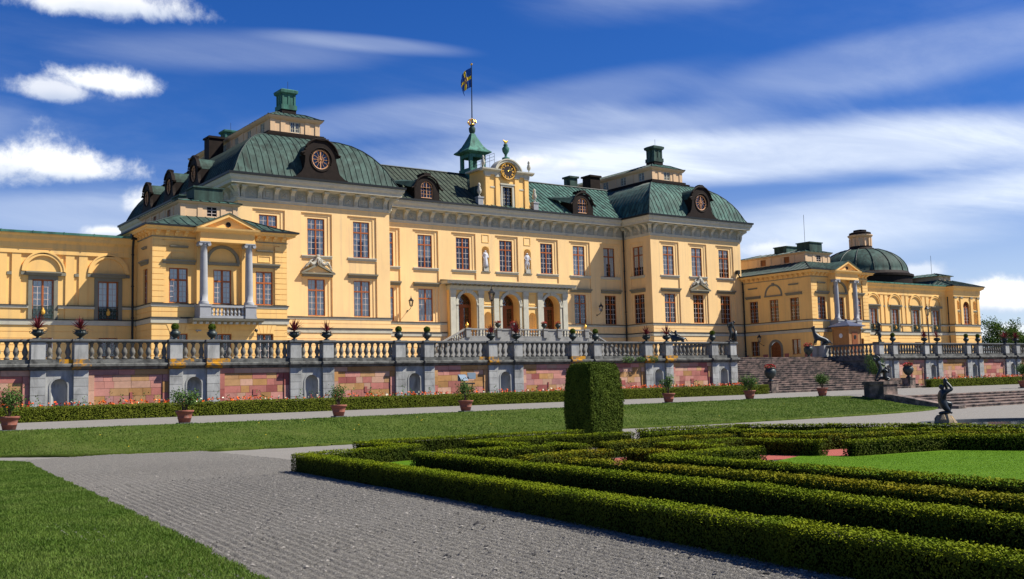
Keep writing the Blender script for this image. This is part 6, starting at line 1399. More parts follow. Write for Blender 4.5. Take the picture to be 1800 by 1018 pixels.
def hedge(name, poly, w, h, z0, dens, size, mt, label, cat, group, core_in=0.085, shag=0.014):
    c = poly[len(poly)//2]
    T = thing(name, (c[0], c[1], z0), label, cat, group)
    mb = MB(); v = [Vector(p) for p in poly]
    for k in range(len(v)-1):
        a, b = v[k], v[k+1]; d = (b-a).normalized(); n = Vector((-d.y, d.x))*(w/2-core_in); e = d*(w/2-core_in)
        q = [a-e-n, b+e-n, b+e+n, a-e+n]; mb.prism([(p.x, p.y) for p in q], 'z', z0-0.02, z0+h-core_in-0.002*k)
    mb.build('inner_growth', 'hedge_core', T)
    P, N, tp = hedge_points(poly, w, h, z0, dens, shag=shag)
    if mt.startswith('box'):                               # pale shoots on the clipped top; flank colour darkened to paint in shade
        top_leaves = tp | ((P[:, 2] > z0+h-0.02) & (RNG.uniform(0, 1, len(P)) < 0.5))
        np_mesh('top_foliage', leaf_faces(P[top_leaves], N[top_leaves], size).reshape(-1, 3), 4, mt, T, kind='stuff')
        np_mesh('foliage', leaf_faces(P[~top_leaves], N[~top_leaves], size, 1.6).reshape(-1, 3), 4, 'box_leaf_shaded', T, kind='stuff')
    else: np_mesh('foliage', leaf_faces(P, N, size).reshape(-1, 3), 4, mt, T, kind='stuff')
    return T
PH = 0.40
G_ = 'clipped box hedges of the parterre'
HED = [  # centre line, leaf size, density, leaf colour, label
 ([(-56.10, -71.0), (-56.50, -75.3), (-56.98, -79.8), (-57.75, -85.3), (-58.2, -89.5)], 0.027, 5200, 'box_leaf', 'longest box hedge, bordering the raked gravel and casting its shadow on it'),
 ([(-55.6, -70.75), (-54.3, -70.5), (-52.95, -70.25)], 0.036, 2600, 'box_leaf', 'short box hedge running inward from the gravel corner'),
 ([(-52.95, -69.65), (-53.0, -67.75)], 0.036, 2600, 'box_leaf', 'stub of box hedge at the corner nearest the turf bank'),
 ([(-52.4, -67.45), (-49.2, -67.85), (-46.3, -68.1)], 0.038, 2300, 'box_leaf', 'outermost box hedge alongside the turf bank, left of the topiary'),
 ([(-54.35, -73.0), (-54.65, -75.9), (-54.95, -78.6), (-55.3, -82.8), (-55.95, -85.8), (-56.35, -88.5)], 0.030, 3600, 'box_leaf', 'second long box hedge in from the raked gravel'),
 ([(-53.75, -72.95), (-52.7, -73.2), (-51.6, -73.5)], 0.036, 2400, 'box_leaf', 'box hedge branching off the head of the second long hedge'),
 ([(-53.65, -77.2), (-53.85, -80.1), (-54.05, -82.6), (-54.55, -86.0), (-54.75, -88.0)], 0.036, 2400, 'box_leaf_rust', 'third long box hedge, tinged yellow and rust along its top'),
 ([(-53.7, -75.75), (-52.5, -75.65), (-51.85, -75.75)], 0.040, 2000, 'box_leaf_rust', 'straggly rust-coloured hedge piece left of the red gravel patch'),
 ([(-51.3, -76.1), (-51.2, -76.8)], 0.042, 2000, 'box_leaf_rust', 'rounded rust-coloured clump touching the red gravel patch'),
 ([(-52.15, -77.75), (-52.35, -80.1), (-52.7, -83.0), (-53.0, -85.2), (-53.25, -87.5)], 0.036, 2200, 'box_leaf', 'fourth long box hedge, edging the near side of the bright lawn'),
 ([(-51.6, -77.55), (-50.6, -77.6), (-49.6, -77.65)], 0.037, 2400, 'box_leaf', 'box hedge arm ending at the pointed corner of the bright lawn'),
 ([(-51.2, -70.2), (-51.25, -71.2), (-51.2, -72.2)], 0.038, 2200, 'box_leaf', 'dark inner hedge piece facing the gravel corner'),
 ([(-50.75, -70.0), (-48.8, -70.0), (-46.7, -70.7)], 0.038, 2200, 'box_leaf', 'inner box hedge leading towards the foot of the topiary'),
 ([(-50.75, -72.75), (-50.8, -73.8)], 0.040, 2000, 'box_leaf', 'short dark hedge piece in front of the topiary'),
 ([(-50.0, -73.7), (-47.6, -73.5), (-46.3, -73.9)], 0.042, 2000, 'box_leaf_rust', 'rusty hedge band behind the red gravel patch'),
 ([(-49.5, -76.6), (-49.55, -75.2), (-47.5, -75.3)], 0.040, 2200, 'box_leaf', 'angled box hedge between red gravel and bright lawn'),
 ([(-47.35, -75.8), (-47.1, -77.2)], 0.040, 2200, 'box_leaf', 'dark straight hedge at the back corner of the bright lawn'),
 ([(-46.75, -77.95), (-44.2, -78.4), (-43.4, -80.2), (-43.0, -84.0)], 0.042, 1500, 'box_leaf', 'hedge along the back of the bright lawn'),
 ([(-45.85, -74.3), (-45.4, -76.1), (-43.6, -76.75), (-43.2, -78.2), (-42.2, -80.5), (-42.0, -84)], 0.046, 1500, 'box_leaf_rust', 'rusty hedge line just behind the bright lawn hedge'),
 ([(-46.4, -71.3), (-44.0, -71.9), (-44.5, -74.8), (-43.7, -74.8), (-42.2, -75.5), (-41.4, -79), (-41.2, -83)], 0.048, 1300, 'box_leaf', 'zigzag hedge line second from the far edge of the parterre'),
 ([(-45.1, -69.7), (-41.9, -70.4), (-40.7, -72.8), (-40.0, -74.8), (-39.5, -79), (-39.3, -83)], 0.048, 1300, 'box_leaf', 'farthest hedge line of the parterre beside the open gravel'),
]
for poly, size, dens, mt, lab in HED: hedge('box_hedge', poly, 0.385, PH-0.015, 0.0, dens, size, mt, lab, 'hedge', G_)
# beds between the hedges
def bed(name, pts, z, mt): return sheet(name, [(x, y, z) for x, y in pts], mt)
bed('red_gravel_bed', [(-53.6, -76.4), (-53.4, -75.2), (-51.4, -74.2), (-49.2, -74.1), (-46.4, -74.2), (-44.6, -77.2), (-46.8, -78.0), (-49.0, -77.0), (-50.6, -77.2), (-52.4, -77.4)], 0.042, 'crushed_brick')
bed('parterre_lawn', [(-49.75, -77.9), (-47.3, -77.0), (-46.9, -77.9), (-44.3, -78.6), (-43.6, -80.2), (-42.9, -92), (-53.2, -92), (-52.9, -86), (-52.3, -80.5), (-51.9, -78.2)], 0.050, 'lawn_bright')
PL = [(-49.75, -77.9), (-47.3, -77.2), (-46.9, -78.2), (-44.4, -78.9), (-43.7, -80.4), (-43.2, -88), (-52.8, -88), (-52.6, -86), (-52.0, -80.5), (-51.7, -78.4)]
def in_poly(x, y, P):
    r = np.zeros(len(x), bool)
    for (xa, ya), (xb, yb) in zip(P, P[1:]+P[:1]):
        c = ((ya > y) != (yb > y)) & (x < (xb-xa)*(y-ya)/(yb-ya+1e-12)+xa); r ^= c
    return r
blades('parterre_grass', lambda x, y: in_poly(x, y, PL), (-53, -43, -87, -77), 1000, 0.014, 'blade_bright', zf=lambda x, y: np.full(len(x), 0.045))
bed('corner_lawn', [(-55.7, -71.1), (-53.2, -70.6), (-53.2, -72.4), (-54.5, -72.6), (-55.9, -74.5)], 0.046, 'lawn_bright')
bed('earth_bed', [(-56.2, -71.2), (-52.5, -67.8), (-40.2, -70.0), (-39.5, -92), (-58.0, -89.5), (-57.6, -85.3), (-56.85, -79.8), (-56.4, -75.3)], 0.034, 'earth')
def topiary():
    cx_, cy_, w, H = -43.62, -65.75, 1.27, 2.30
    T = thing('clipped_yew', (cx_, cy_, 0), 'tall clipped yew block standing in the parterre before the terrace wall', 'topiary')
    n = 46000; f = RNG.integers(0, 5, n); u = RNG.uniform(-1, 1, n); v = RNG.uniform(0, 1, n)
    P = np.zeros((n, 3)); N = np.zeros((n, 3))
    def hw(z): return w/2*(0.93+0.16*np.sin(PI*np.clip(z/H, 0, 1)*0.95+0.25)-0.10*np.clip((z-0.86*H)/(0.14*H), 0, 1)**2)
    for k, (nx, ny) in enumerate(((-1, 0), (1, 0), (0, -1), (0, 1))):
        s = f == k; z = v[s]*H; h = hw(z); rr = 1-0.04*np.abs(u[s])**6
        if nx: P[s] = np.stack([cx_+nx*h*rr, cy_+u[s]*h, z], 1)
        else: P[s] = np.stack([cx_+u[s]*h, cy_+ny*h*rr, z], 1)
        N[s] = (nx, ny, 0.1)
    s = f == 4; q = RNG.uniform(-1, 1, s.sum()); h = hw(np.array([H]))[0]; P[s] = np.stack([cx_+u[s]*h, cy_+q*h, H+0.03*(1-u[s]**2)*(1-q**2)], 1); N[s] = (0, 0, 1)
    ph = smooth_noise(P[:, 0:1]+P[:, 2:3], P[:, 1:2]+P[:, 2:3]*0.7, 6.0, 31)
    ph2 = smooth_noise(P[:, 0:1]*0.7+P[:, 2:3]*0.5, P[:, 1:2]+P[:, 2:3]*0.9, 2.6, 33); P += N*(ph*0.020+ph2*0.035+np.abs(RNG.normal(0, 0.03, (n, 1)))-0.05*RNG.uniform(0, 1, (n, 1)))
    mb = MB(); lv = [(0.0, 0.86), (0.5, 0.98), (1.2, 1.0), (1.9, 0.97), (2.2, 0.88), (2.25, 0.8)]
    for z, k in lv: h = (hw(np.array([z]))[0]-0.04); mb.v += [(cx_-h, cy_-h, z), (cx_+h, cy_-h, z), (cx_+h, cy_+h, z), (cx_-h, cy_+h, z)]
    for j in range(len(lv)-1):
        for i in range(4): mb.f.append((4*j+i, 4*j+(i+1) % 4, 4*j+4+(i+1) % 4, 4*j+4+i)); mb.m.append(0)
    k = 4*(len(lv)-1); mb.f.append((k, k+1, k+2, k+3)); mb.m.append(0); mb.build('inner_growth', 'hedge_core', T)
    np_mesh('foliage', leaf_faces(P, N, 0.050).reshape(-1, 3), 4, 'yew_leaf', T, kind='stuff')
topiary()
# hedge and flower bed under the terrace wall
for s, xa, xb, lab in ((-1, -66.0, -10.4, 'long low hedge edging the flower bed under the near terrace wall'), (1, 9.6, 46.0, 'low hedge edging the flower bed under the far terrace wall')):
    hedge('border_hedge', [(xa, -44.0), (xb, -44.0)] if s < 0 else [(xa, -43.6), (xb, -43.6)], 0.55, 0.64, 0.68, 1250 if s < 0 else 750, 0.055 if s < 0 else 0.075, 'wall_hedge_leaf', lab, 'hedge', 'border hedges under the terrace wall', shag=0.02)
    sheet('flower_bed', [(xa, -43.7, 0.80), (xb, -43.7, 0.80), (xb, -39.9, 0.80), (xa, -39.9, 0.80)], 'earth')
def flowers(xa, xb, n, mt, name, y=( -43.3, -41.6), z=(1.31, 1.50), cl=0):
    x = RNG.uniform(xa, xb, n)
    x = x[smooth_noise(x[None], np.zeros_like(x)[None], 0.9, cl)[0] > RNG.uniform(-0.9, 0.5, n)]; n = len(x)
    yy = RNG.uniform(*y, n); zz = RNG.uniform(*z, n); P = np.stack([x, yy, zz], 1); P = np.repeat(P, 5, 0)+RNG.normal(0, 0.028, (n*5, 3)); N = np.tile([0.1, -0.5, 0.8], (n*5, 1))
    np_mesh(name, leaf_faces(P, N, 0.078, 0.5, 0.85).reshape(-1, 3), 4, mt, kind='stuff')
for k, (xa, xb) in enumerate(((-62, -10), (11, 44))):
    w_ = xb-xa
    flowers(xa, xb, int(17*w_), 'petal_orange', 'orange_flowers', cl=40+k); flowers(xa, xb, int(2.5*w_), 'petal_white', 'white_flowers', cl=50+k); flowers(xa, xb, int(2*w_), 'petal_red', 'red_flowers', cl=60+k)
    flowers(xa, xb, int(14*w_), 'shrub_leaf', 'flower_leaves', z=(1.15, 1.42), cl=70+k)
def tufts():
    P = []
    for k in range(70):
        x = random.uniform(-58, -10); h = random.uniform(1.5, 1.95); y = -41.2
        for j in range(14): P.append((x+random.gauss(0, 0.07), y+random.gauss(0, 0.07), 1.2+(h-1.2)*random.random()))
    P = np.array(P); np_mesh('border_plants', leaf_faces(P, np.tile([0, -0.3, 0.7], (len(P), 1)), 0.10, 0.5).reshape(-1, 3), 4, 'shrub_leaf', kind='stuff')
tufts()

# ---- potted plants
def rnd_in_ball(n): v = RNG.normal(0, 1, (n, 3)); v /= np.linalg.norm(v, axis=1)[:, None]; return v*(RNG.uniform(0, 1, n)**(1/3))[:, None]
POT = [MB().lathe([(0.27, 0), (0.30, 0.02), (0.34, 0.20), (0.36, 0.21), (0.36, 0.25), (0.35, 0.26), (0.42, 0.50), (0.47, 0.51), (0.48, 0.60), (0.44, 0.61), (0.40, 0.56), (0.05, 0.55)], 24).mesh('pot', 'terracotta', smooth=True)]
def shrub(T, x, y, z, h, r, n, size, mt, stems=6, up=0.4):
    st = MB(); tips = []
    for k in range(stems):
        a = random.uniform(0, 2*PI); rr = r*random.uniform(0.3, 0.95); top = Vector((x+rr*math.cos(a), y+rr*math.sin(a), z+h*random.uniform(0.65, 1.0)))
        mid = Vector((x+0.35*rr*math.cos(a), y+0.35*rr*math.sin(a), z+h*0.4)); st.tube([(x, y, z-0.05), mid, top], [0.016, 0.012, 0.005], 5); tips += [mid.lerp(top, t) for t in (0.35, 0.6, 0.8, 1.0)]
    st.build('stems', 'bark', T)
    tips = np.array([tuple(t) for t in tips]); c = tips[RNG.integers(0, len(tips), n)]+RNG.normal(0, r*0.22, (n, 3)); c[:, 2] = np.maximum(c[:, 2], z+0.03)
    N = c-np.array([x, y, z+h*0.3]); N /= np.linalg.norm(N, axis=1)[:, None]
    np_mesh('foliage', leaf_faces(c, N+np.array([0, 0, up]), size, 0.5, 0.5).reshape(-1, 3), 4, mt, T, kind='stuff')
order = ['first', 'second', 'third', 'fourth', 'fifth', 'sixth', 'seventh', 'eighth', 'ninth', 'tenth', 'eleventh', 'twelfth', 'thirteenth', 'fourteenth', 'fifteenth', 'sixteenth', 'seventeenth', 'eighteenth']
pots = [(-58.65, -53.25, 0.75, 0.60, 260, 'largest terracotta pot with bushy green shrub, cut by the picture edge'), (-52.74, -53.25, 0.62, 0.46, 230, 'terracotta pot with loose pale shrub, second from the picture edge along the turf'), (-46.5, -53.25, 0.60, 0.42, 120, 'terracotta pot with sparse two-stemmed shrub, third along the turf edge'),
        (-40.4, -53.25, 0.70, 0.42, 170, 'terracotta pot with upright shrub standing in front of the information panels'), (-28.2, -53.25, 0.70, 0.42, 170, 'terracotta pot with airy shrub just past the tall clipped yew'), (-22.2, -53.25, 0.62, 0.46, 260, 'terracotta pot with dense drooping shrub in front of the hedge end'),
        (-16.1, -53.25, 0.66, 0.44, 300, 'terracotta pot with bright green shrub at the foot of the wide steps'), (-11.2, -53.4, 1.55, 0.55, 420, 'terracotta pot with tall leafy tree-like shrub beside the bronze group'), (5.6, -53.25, 1.0, 0.5, 380, 'terracotta pot with round green shrub at the far end of the walk')]
for x, y, h, r, n, lab in pots:
    T = thing('terracotta_planter', (x, y, 0.60), lab, 'planter', 'terracotta pots along the turf edge')
    MB().box(x-0.24, y-0.24, 0.56, x+0.24, y+0.24, 0.66).build('plinth', 'terrace_rail', T)
    inst('pot', POT[0], T, (x, y, 0.66), 0, (0.70, 0.70, 0.74)); shrub(T, x, y, 1.06, h*1.2, r*1.0, n*5, 0.085, 'shrub_leaf', 11)
URN = MB().lathe([(0.14, 0), (0.20, 0.0), (0.20, 0.05), (0.09, 0.10), (0.08, 0.14), (0.20, 0.20), (0.34, 0.32), (0.36, 0.40), (0.30, 0.47), (0.27, 0.50), (0.33, 0.54), (0.33, 0.57), (0.25, 0.55), (0.05, 0.53)], 18)
for s in (-1, 1): URN.tube([(s*0.33, 0, 0.34), (s*0.42, 0, 0.36), (s*0.45, 0, 0.44), (s*0.36, 0, 0.48)], 0.025, 5)
URN = URN.mesh('urn', 'urn_bronze', smooth=True)
URN2 = MB().lathe([(0.12, 0), (0.17, 0.0), (0.17, 0.05), (0.08, 0.10), (0.18, 0.18), (0.31, 0.32), (0.33, 0.42), (0.26, 0.56), (0.20, 0.60), (0.25, 0.64), (0.25, 0.67), (0.05, 0.64)], 18)
for s in (-1, 1): URN2.tube([(s*0.30, 0, 0.36), (s*0.38, 0, 0.40), (s*0.38, 0, 0.50), (s*0.27, 0, 0.54)], 0.025, 5)
URN2 = URN2.mesh('urn', 'urn_bronze', smooth=True)
def cordyline(T, x, y, z, r, n):
    V = []
    for k in range(n):
        a = random.uniform(0, 2*PI); el = R(random.choice([random.uniform(-5, 35), random.uniform(25, 85)])); L_ = r*random.uniform(0.7, 1.1); w = 0.030
        d = Vector((math.cos(a)*math.cos(el), math.sin(a)*math.cos(el), math.sin(el))); sd = Vector((-math.sin(a), math.cos(a), 0))*w
        p0 = Vector((x, y, z+0.08)); p1 = p0+d*L_*0.55; p2 = p0+d*L_-Vector((0, 0, 0.12*L_*math.cos(el)))
        V += [p0-sd*0.5, p0+sd*0.5, p1+sd, p1-sd, p1-sd, p1+sd, p2+sd*0.15, p2-sd*0.15]
    MB().tube([(x, y, z-0.02), (x, y, z+0.14)], 0.05, 6).build('stem', 'bark', T)
    np_mesh('spiky_leaves', np.array([tuple(v) for v in V]), 4, 'cordyline', T, kind='stuff')
def ball_plant(T, x, y, z, r):
    n = 900; v = RNG.normal(0, 1, (n, 3)); v /= np.linalg.norm(v, axis=1)[:, None]; P = v*r*RNG.uniform(0.94, 1.03, (n, 1))+np.array([x, y, z+r])
    MB().ball((x, y, z+r), r*0.93, 12, 8).build('inner_growth', 'hedge_core', T)
    np_mesh('foliage', leaf_faces(P, v, 0.06).reshape(-1, 3), 4, 'yew_leaf', T, kind='stuff')
def pedestal_urns():
    kinds = {}
    L_ = PIERS
    for i, p in enumerate(L_):
        pair = i//2; kinds[p] = 'c' if pair % 2 == 1 else 'b'   # pairs alternate; pair 0 lies outside the picture
    cnt = {'b': 0, 'c': 0}
    for s in (-1, 1):
        lst = sorted(L_, reverse=True) if s < 0 else sorted(L_, reverse=True)
        cnt = {'b': 0, 'c': 0}
        for i, p in enumerate(lst):
            x = p if s < 0 else -p
            if x > 46 or i == 0: continue                     # the corner piers by the steps carry bronzes
            k = kinds[p]; cnt[k] += 1
            side = 'near' if s < 0 else 'far'
            lab = '%s, %s from the wide steps on the %s balustrade' % ('bronze urn with spiky dark red cordyline' if k == 'c' else 'bronze urn with clipped box ball', order[cnt[k]-1], side)
            T = thing('pedestal_urn', (x, TY+0.06, 4.41), lab, 'urn planter', 'urns along the terrace balustrade')
            inst('urn', URN if k == 'c' else URN2, T, (x, TY+0.06, 4.41), random.uniform(-0.2, 0.2), (0.80, 0.80, 0.78) if k == 'c' else (0.76, 0.76, 0.74))
            if k == 'c': cordyline(T, x, TY+0.06, 4.82, random.uniform(0.62, 0.9), random.randint(55, 75))
            else: ball_plant(T, x, TY+0.06, 4.86, 0.185)
pedestal_urns()
# big flower urns on the plinths beside the steps, and pots on the landing
BIGURN = MB().lathe([(0.22, 0), (0.26, 0.06), (0.12, 0.16), (0.12, 0.22), (0.30, 0.34), (0.47, 0.60), (0.50, 0.85), (0.40, 1.02), (0.36, 1.06), (0.44, 1.12), (0.44, 1.16), (0.34, 1.12), (0.05, 1.1)], 20).mesh('urn', 'urn_bronze', smooth=True)
def red_flowers(T, x, y, z, r, n, mt='petal_red'):
    v = rnd_in_ball(n)*np.array([r, r, r*0.55])+np.array([x, y, z]); v[:, 2] = np.maximum(v[:, 2], z-0.05)
    np_mesh('leaves', leaf_faces(v-np.array([0, 0, 0.05]), np.tile([0, 0, 1.0], (n, 1)), 0.10, 0.4).reshape(-1, 3), 4, 'shrub_leaf', T, kind='stuff')
    P = v[: n//1]; P = P+(P-np.array([x, y, z]))*0.18; np_mesh('blossoms', leaf_faces(P, P-np.array([x, y, z-0.2]), 0.09, 0.6, 0.9).reshape(-1, 3), 4, mt, T, kind='stuff')
for x, y, lab, fx in ((-8.02, -42.6, 'large bronze urn of red flowers on a stone plinth where the long hedge ends', 0), (8.25, -42.6, 'large bronze urn of red flowers on a plinth before the far hedge', 0)):
    T = thing('flower_urn', (x, y, 0.70), lab, 'urn', 'large flower urns beside the steps')
    m_ = MB(); m_.box(x-0.36, y-0.36, 0.62, x+0.36, y+0.36, 1.45); m_.box(x-0.40, y-0.40, 1.43, x+0.40, y+0.40, 1.50); m_.build('plinth', 'stair_stone', T)
    inst('urn', BIGURN, T, (x, y, 1.50), 0, (0.84, 0.84, 0.84)); red_flowers(T, x, y, 2.52, 0.36, 220)
T = thing('flower_urn', (7.0, -34.0, 3.43), 'large dark urn of red flowers at the head of the wide steps', 'urn', 'large flower urns beside the steps'); inst('urn', BIGURN, T, (7.0, -34.0, 3.44), 0, (0.8, 0.8, 0.85)); red_flowers(T, 7.0, -34.0, 4.45, 0.36, 220)
for i, (x, nm) in enumerate(((-3.92, 'first'), (-2.05, 'second'), (2.05, 'third'), (3.92, 'fourth'))):
    T = thing('landing_urn', (x, -3.62, 7.58), 'small dark urn of red flowers on the portal landing, %s from the lamp post side' % nm, 'urn', 'flower urns on the portal landing')
    inst('urn', URN2, T, (x, -3.62, 7.58), 0, (0.95, 0.95, 0.9)); red_flowers(T, x, -3.62, 8.22, 0.30, 110)
# wall plants rooted in the joints of the balustrade
for x, r in ((-19.0, 0.42), (-17.9, 0.30), (-16.75, 0.34)):
    T = thing('wall_weed', (x, TY-0.3, 3.26), 'green weed tuft rooted on the terrace cornice, %s' % {0.42: 'largest and leftmost of three', 0.30: 'smallest of three', 0.34: 'rightmost of three'}[r], 'weed', 'weeds on the terrace cornice')
    n = 300; P = rnd_in_ball(n)*np.array([r*1.4, 0.2, r*0.6])+np.array([x, TY-0.33, 3.22]); np_mesh('foliage', leaf_faces(P, np.tile([0, -1.0, 0.5], (n, 1)), 0.09, 0.4).reshape(-1, 3), 4, 'shrub_leaf', T, kind='stuff')

# ------------------------------------------------------------------ sculpture
def figure(name, joints, edges, mt, parent=None, loc=(0, 0, 0), rotz=0.0, sub=2, scale=1.0, root=None):
    """one continuous skinned body: joints = {key: (x, y, z, radius)}"""
    keys = list(joints); me = bpy.data.meshes.new(name)
    me.from_pydata([tuple(c*scale for c in joints[k][:3]) for k in keys], [(keys.index(a), keys.index(b)) for a, b in edges], [])
    o = bpy.data.objects.new(name, me); COL.objects.link(o)
    md = o.modifiers.new('skin', 'SKIN'); md.use_smooth_shade = True
    sv = me.skin_vertices[0].data if me.skin_vertices else None
    if sv is None:
        import bmesh
        bm = bmesh.new(); bm.from_mesh(me); bm.verts.layers.skin.verify(); bm.to_mesh(me); bm.free(); sv = me.skin_vertices[0].data
    for i, k in enumerate(keys):
        r = joints[k][3]*scale; sv[i].radius = (r, r); sv[i].use_root = (k == (root or keys[0]))
    ss = o.modifiers.new('sub', 'SUBSURF'); ss.levels = sub; ss.render_levels = sub
    dg = bpy.context.evaluated_depsgraph_get(); ev = o.evaluated_get(dg); m2 = bpy.data.meshes.new_from_object(ev)
    o.modifiers.clear(); o.data = m2; bpy.data.meshes.remove(me)
    m2.materials.clear(); m2.materials.append(MT[mt]); m2.polygons.foreach_set('use_smooth', [True]*len(m2.polygons))
    o.rotation_euler = (0, 0, rotz); loc = Vector(loc)
    if parent is not None: o.parent = parent; o.location = loc-wl(parent)
    else: o.location = loc
    WL[o.name] = loc; return o
BODY_E = [('pelvis', 'waist'), ('waist', 'chest'), ('chest', 'neck'), ('neck', 'head'), ('head', 'crown'), ('chest', 'shL'), ('shL', 'elL'), ('elL', 'haL'), ('haL', 'fiL'), ('chest', 'shR'), ('shR', 'elR'), ('elR', 'haR'), ('haR', 'fiR'),
          ('pelvis', 'hipL'), ('hipL', 'knL'), ('knL', 'anL'), ('anL', 'toL'), ('pelvis', 'hipR'), ('hipR', 'knR'), ('knR', 'anR'), ('anR', 'toR')]
RAD = dict(pelvis=0.155, waist=0.135, chest=0.165, neck=0.065, head=0.105, crown=0.085, shL=0.085, elL=0.058, haL=0.042, fiL=0.03, shR=0.085, elR=0.058, haR=0.042, fiR=0.03, hipL=0.115, knL=0.078, anL=0.052, toL=0.042, hipR=0.115, knR=0.078, anR=0.052, toR=0.042)
def body(name, J, mt, parent, loc, rotz=0.0, scale=1.0, extra_e=(), extra_j=None):
    fat = 1.22 if mt == 'bronze' else 1.05
    j = {k: (*J[k], RAD[k]*(fat if k not in ('head', 'crown', 'neck', 'fiL', 'fiR') else 1.1)) for k in RAD}
    if extra_j: j.update(extra_j)
    return figure(name, j, BODY_E+list(extra_e), mt, parent, loc, rotz, 2, scale, 'pelvis')
FACE_R = -yw                                               # local +x looks to the right of the view
# kneeling horn blower by the basin
def triton():
    x, y = -32.2, -70.9; T = thing('triton_statue', (x, y, 0), 'dark bronze kneeling figure blowing a horn skyward on a rock in the parterre', 'statue')
    J = dict(pelvis=(-0.05, 0, 0.42), waist=(-0.07, 0, 0.60), chest=(-0.05, 0, 0.82), neck=(-0.03, 0, 1.00), head=(-0.03, 0, 1.11), crown=(-0.12, 0, 1.20), shL=(-0.02, 0.19, 0.92), elL=(0.26, 0.22, 0.98), haL=(0.13, 0.06, 1.26), fiL=(0.10, 0.0, 1.33),
             shR=(0.00, -0.19, 0.92), elR=(0.30, -0.22, 1.02), haR=(0.14, -0.08, 1.30), fiR=(0.10, -0.03, 1.36), hipL=(0.0, 0.11, 0.38), knL=(0.36, 0.16, 0.47), anL=(0.26, 0.16, 0.12), toL=(0.40, 0.17, 0.06), hipR=(-0.02, -0.11, 0.34), knR=(0.18, -0.14, 0.10), anR=(-0.16, -0.13, 0.10), toR=(-0.28, -0.13, 0.06))
    body('body', J, 'bronze', T, (x, y, 0.30), FACE_R, 0.86)
    hr = MB(); c, s = math.cos(FACE_R), math.sin(FACE_R); L_ = lambda a, b, z: (x+c*a-s*b, y+s*a+c*b, z)
    hr.tube([L_(0.03, 0, 1.24), L_(0.08, 0, 1.40), L_(0.11, 0, 1.50), L_(0.10, 0, 1.58)], [0.02, 0.05, 0.075, 0.02], 8); hr.build('shell_horn', 'bronze', T, True)
    rk = MB(); rnd = random.Random(3)
    for k in range(9): a = 2*PI*k/9; rk.lathe([(0.05, 0.0), (rnd.uniform(0.13, 0.22), 0.03), (rnd.uniform(0.10, 0.17), rnd.uniform(0.12, 0.2)), (0.05, rnd.uniform(0.24, 0.36))], 6, (x+0.20*math.cos(a), y+0.20*math.sin(a), 0.0), ph=rnd.uniform(0, 3))
    rk.lathe([(0.24, 0.0), (0.22, 0.2), (0.15, 0.33), (0.05, 0.36)], 9, (x, y, 0)); rk.build('rock', 'rock', T)
    # basin behind
    B = thing('fountain_basin', (-31.6, -73.6, 0), 'dark low kerb of the round fountain basin around the bronze horn blower', 'basin')
    cx_, cy_ = -31.6, -73.6
    m_ = MB(); n = 72
    for i in range(n):
        t0, t1 = 2*PI*i/n, 2*PI*(i+1)/n
        for (r0, z0, r1, z1) in ((3.5, 0.0, 3.5, 0.08), (3.5, 0.08, 3.2, 0.08), (3.2, 0.08, 3.2, -0.04)): m_.quad((cx_+r0*math.cos(t0), cy_+r0*math.sin(t0), z0), (cx_+r0*math.cos(t1), cy_+r0*math.sin(t1), z0), (cx_+r1*math.cos(t1), cy_+r1*math.sin(t1), z1), (cx_+r1*math.cos(t0), cy_+r1*math.sin(t0), z1))
    m_.build('kerb', 'terrace_rail', B)
    MB().quad(*[(cx_+3.3*math.cos(2*PI*i/n), cy_+3.3*math.sin(2*PI*i/n), 0.02) for i in range(n)]).build('water', 'water', B)
    j = MB(); j.tube([(x+0.10*c, y+0.10*s, 1.58), (x+0.12*c, y+0.12*s, 1.95)], [0.008, 0.004], 5); j.build('water_jet', 'lamp_glass', T)
triton()
def stand(lean=0.0, turn=0.0):
    return dict(pelvis=(0, 0, 0.95), waist=(0.02+lean*0.15, 0, 1.14), chest=(lean*0.4, 0, 1.38), neck=(lean*0.6, 0, 1.56), head=(0.03+lean*0.72, 0, 1.68), crown=(0.02+lean*0.8, 0, 1.78), shL=(lean*0.45, 0.20, 1.48), elL=(lean*0.5+0.05, 0.32, 1.22), haL=(lean*0.5+0.22, 0.24, 1.05), fiL=(lean*.5+0.28, 0.2, 1.0),
                shR=(lean*0.45, -0.20, 1.48), elR=(lean*0.45-0.04, -0.30, 1.20), haR=(lean*0.5+0.10, -0.26, 0.98), fiR=(lean*.5+0.14, -0.24, 0.90), hipL=(0.0, 0.10, 0.90), knL=(0.06, 0.12, 0.50), anL=(0.0, 0.13, 0.09), toL=(0.14, 0.15, 0.04), hipR=(0, -0.10, 0.90), knR=(0.10, -0.12, 0.50), anR=(-0.08, -0.13, 0.10), toR=(0.06, -0.15, 0.04))
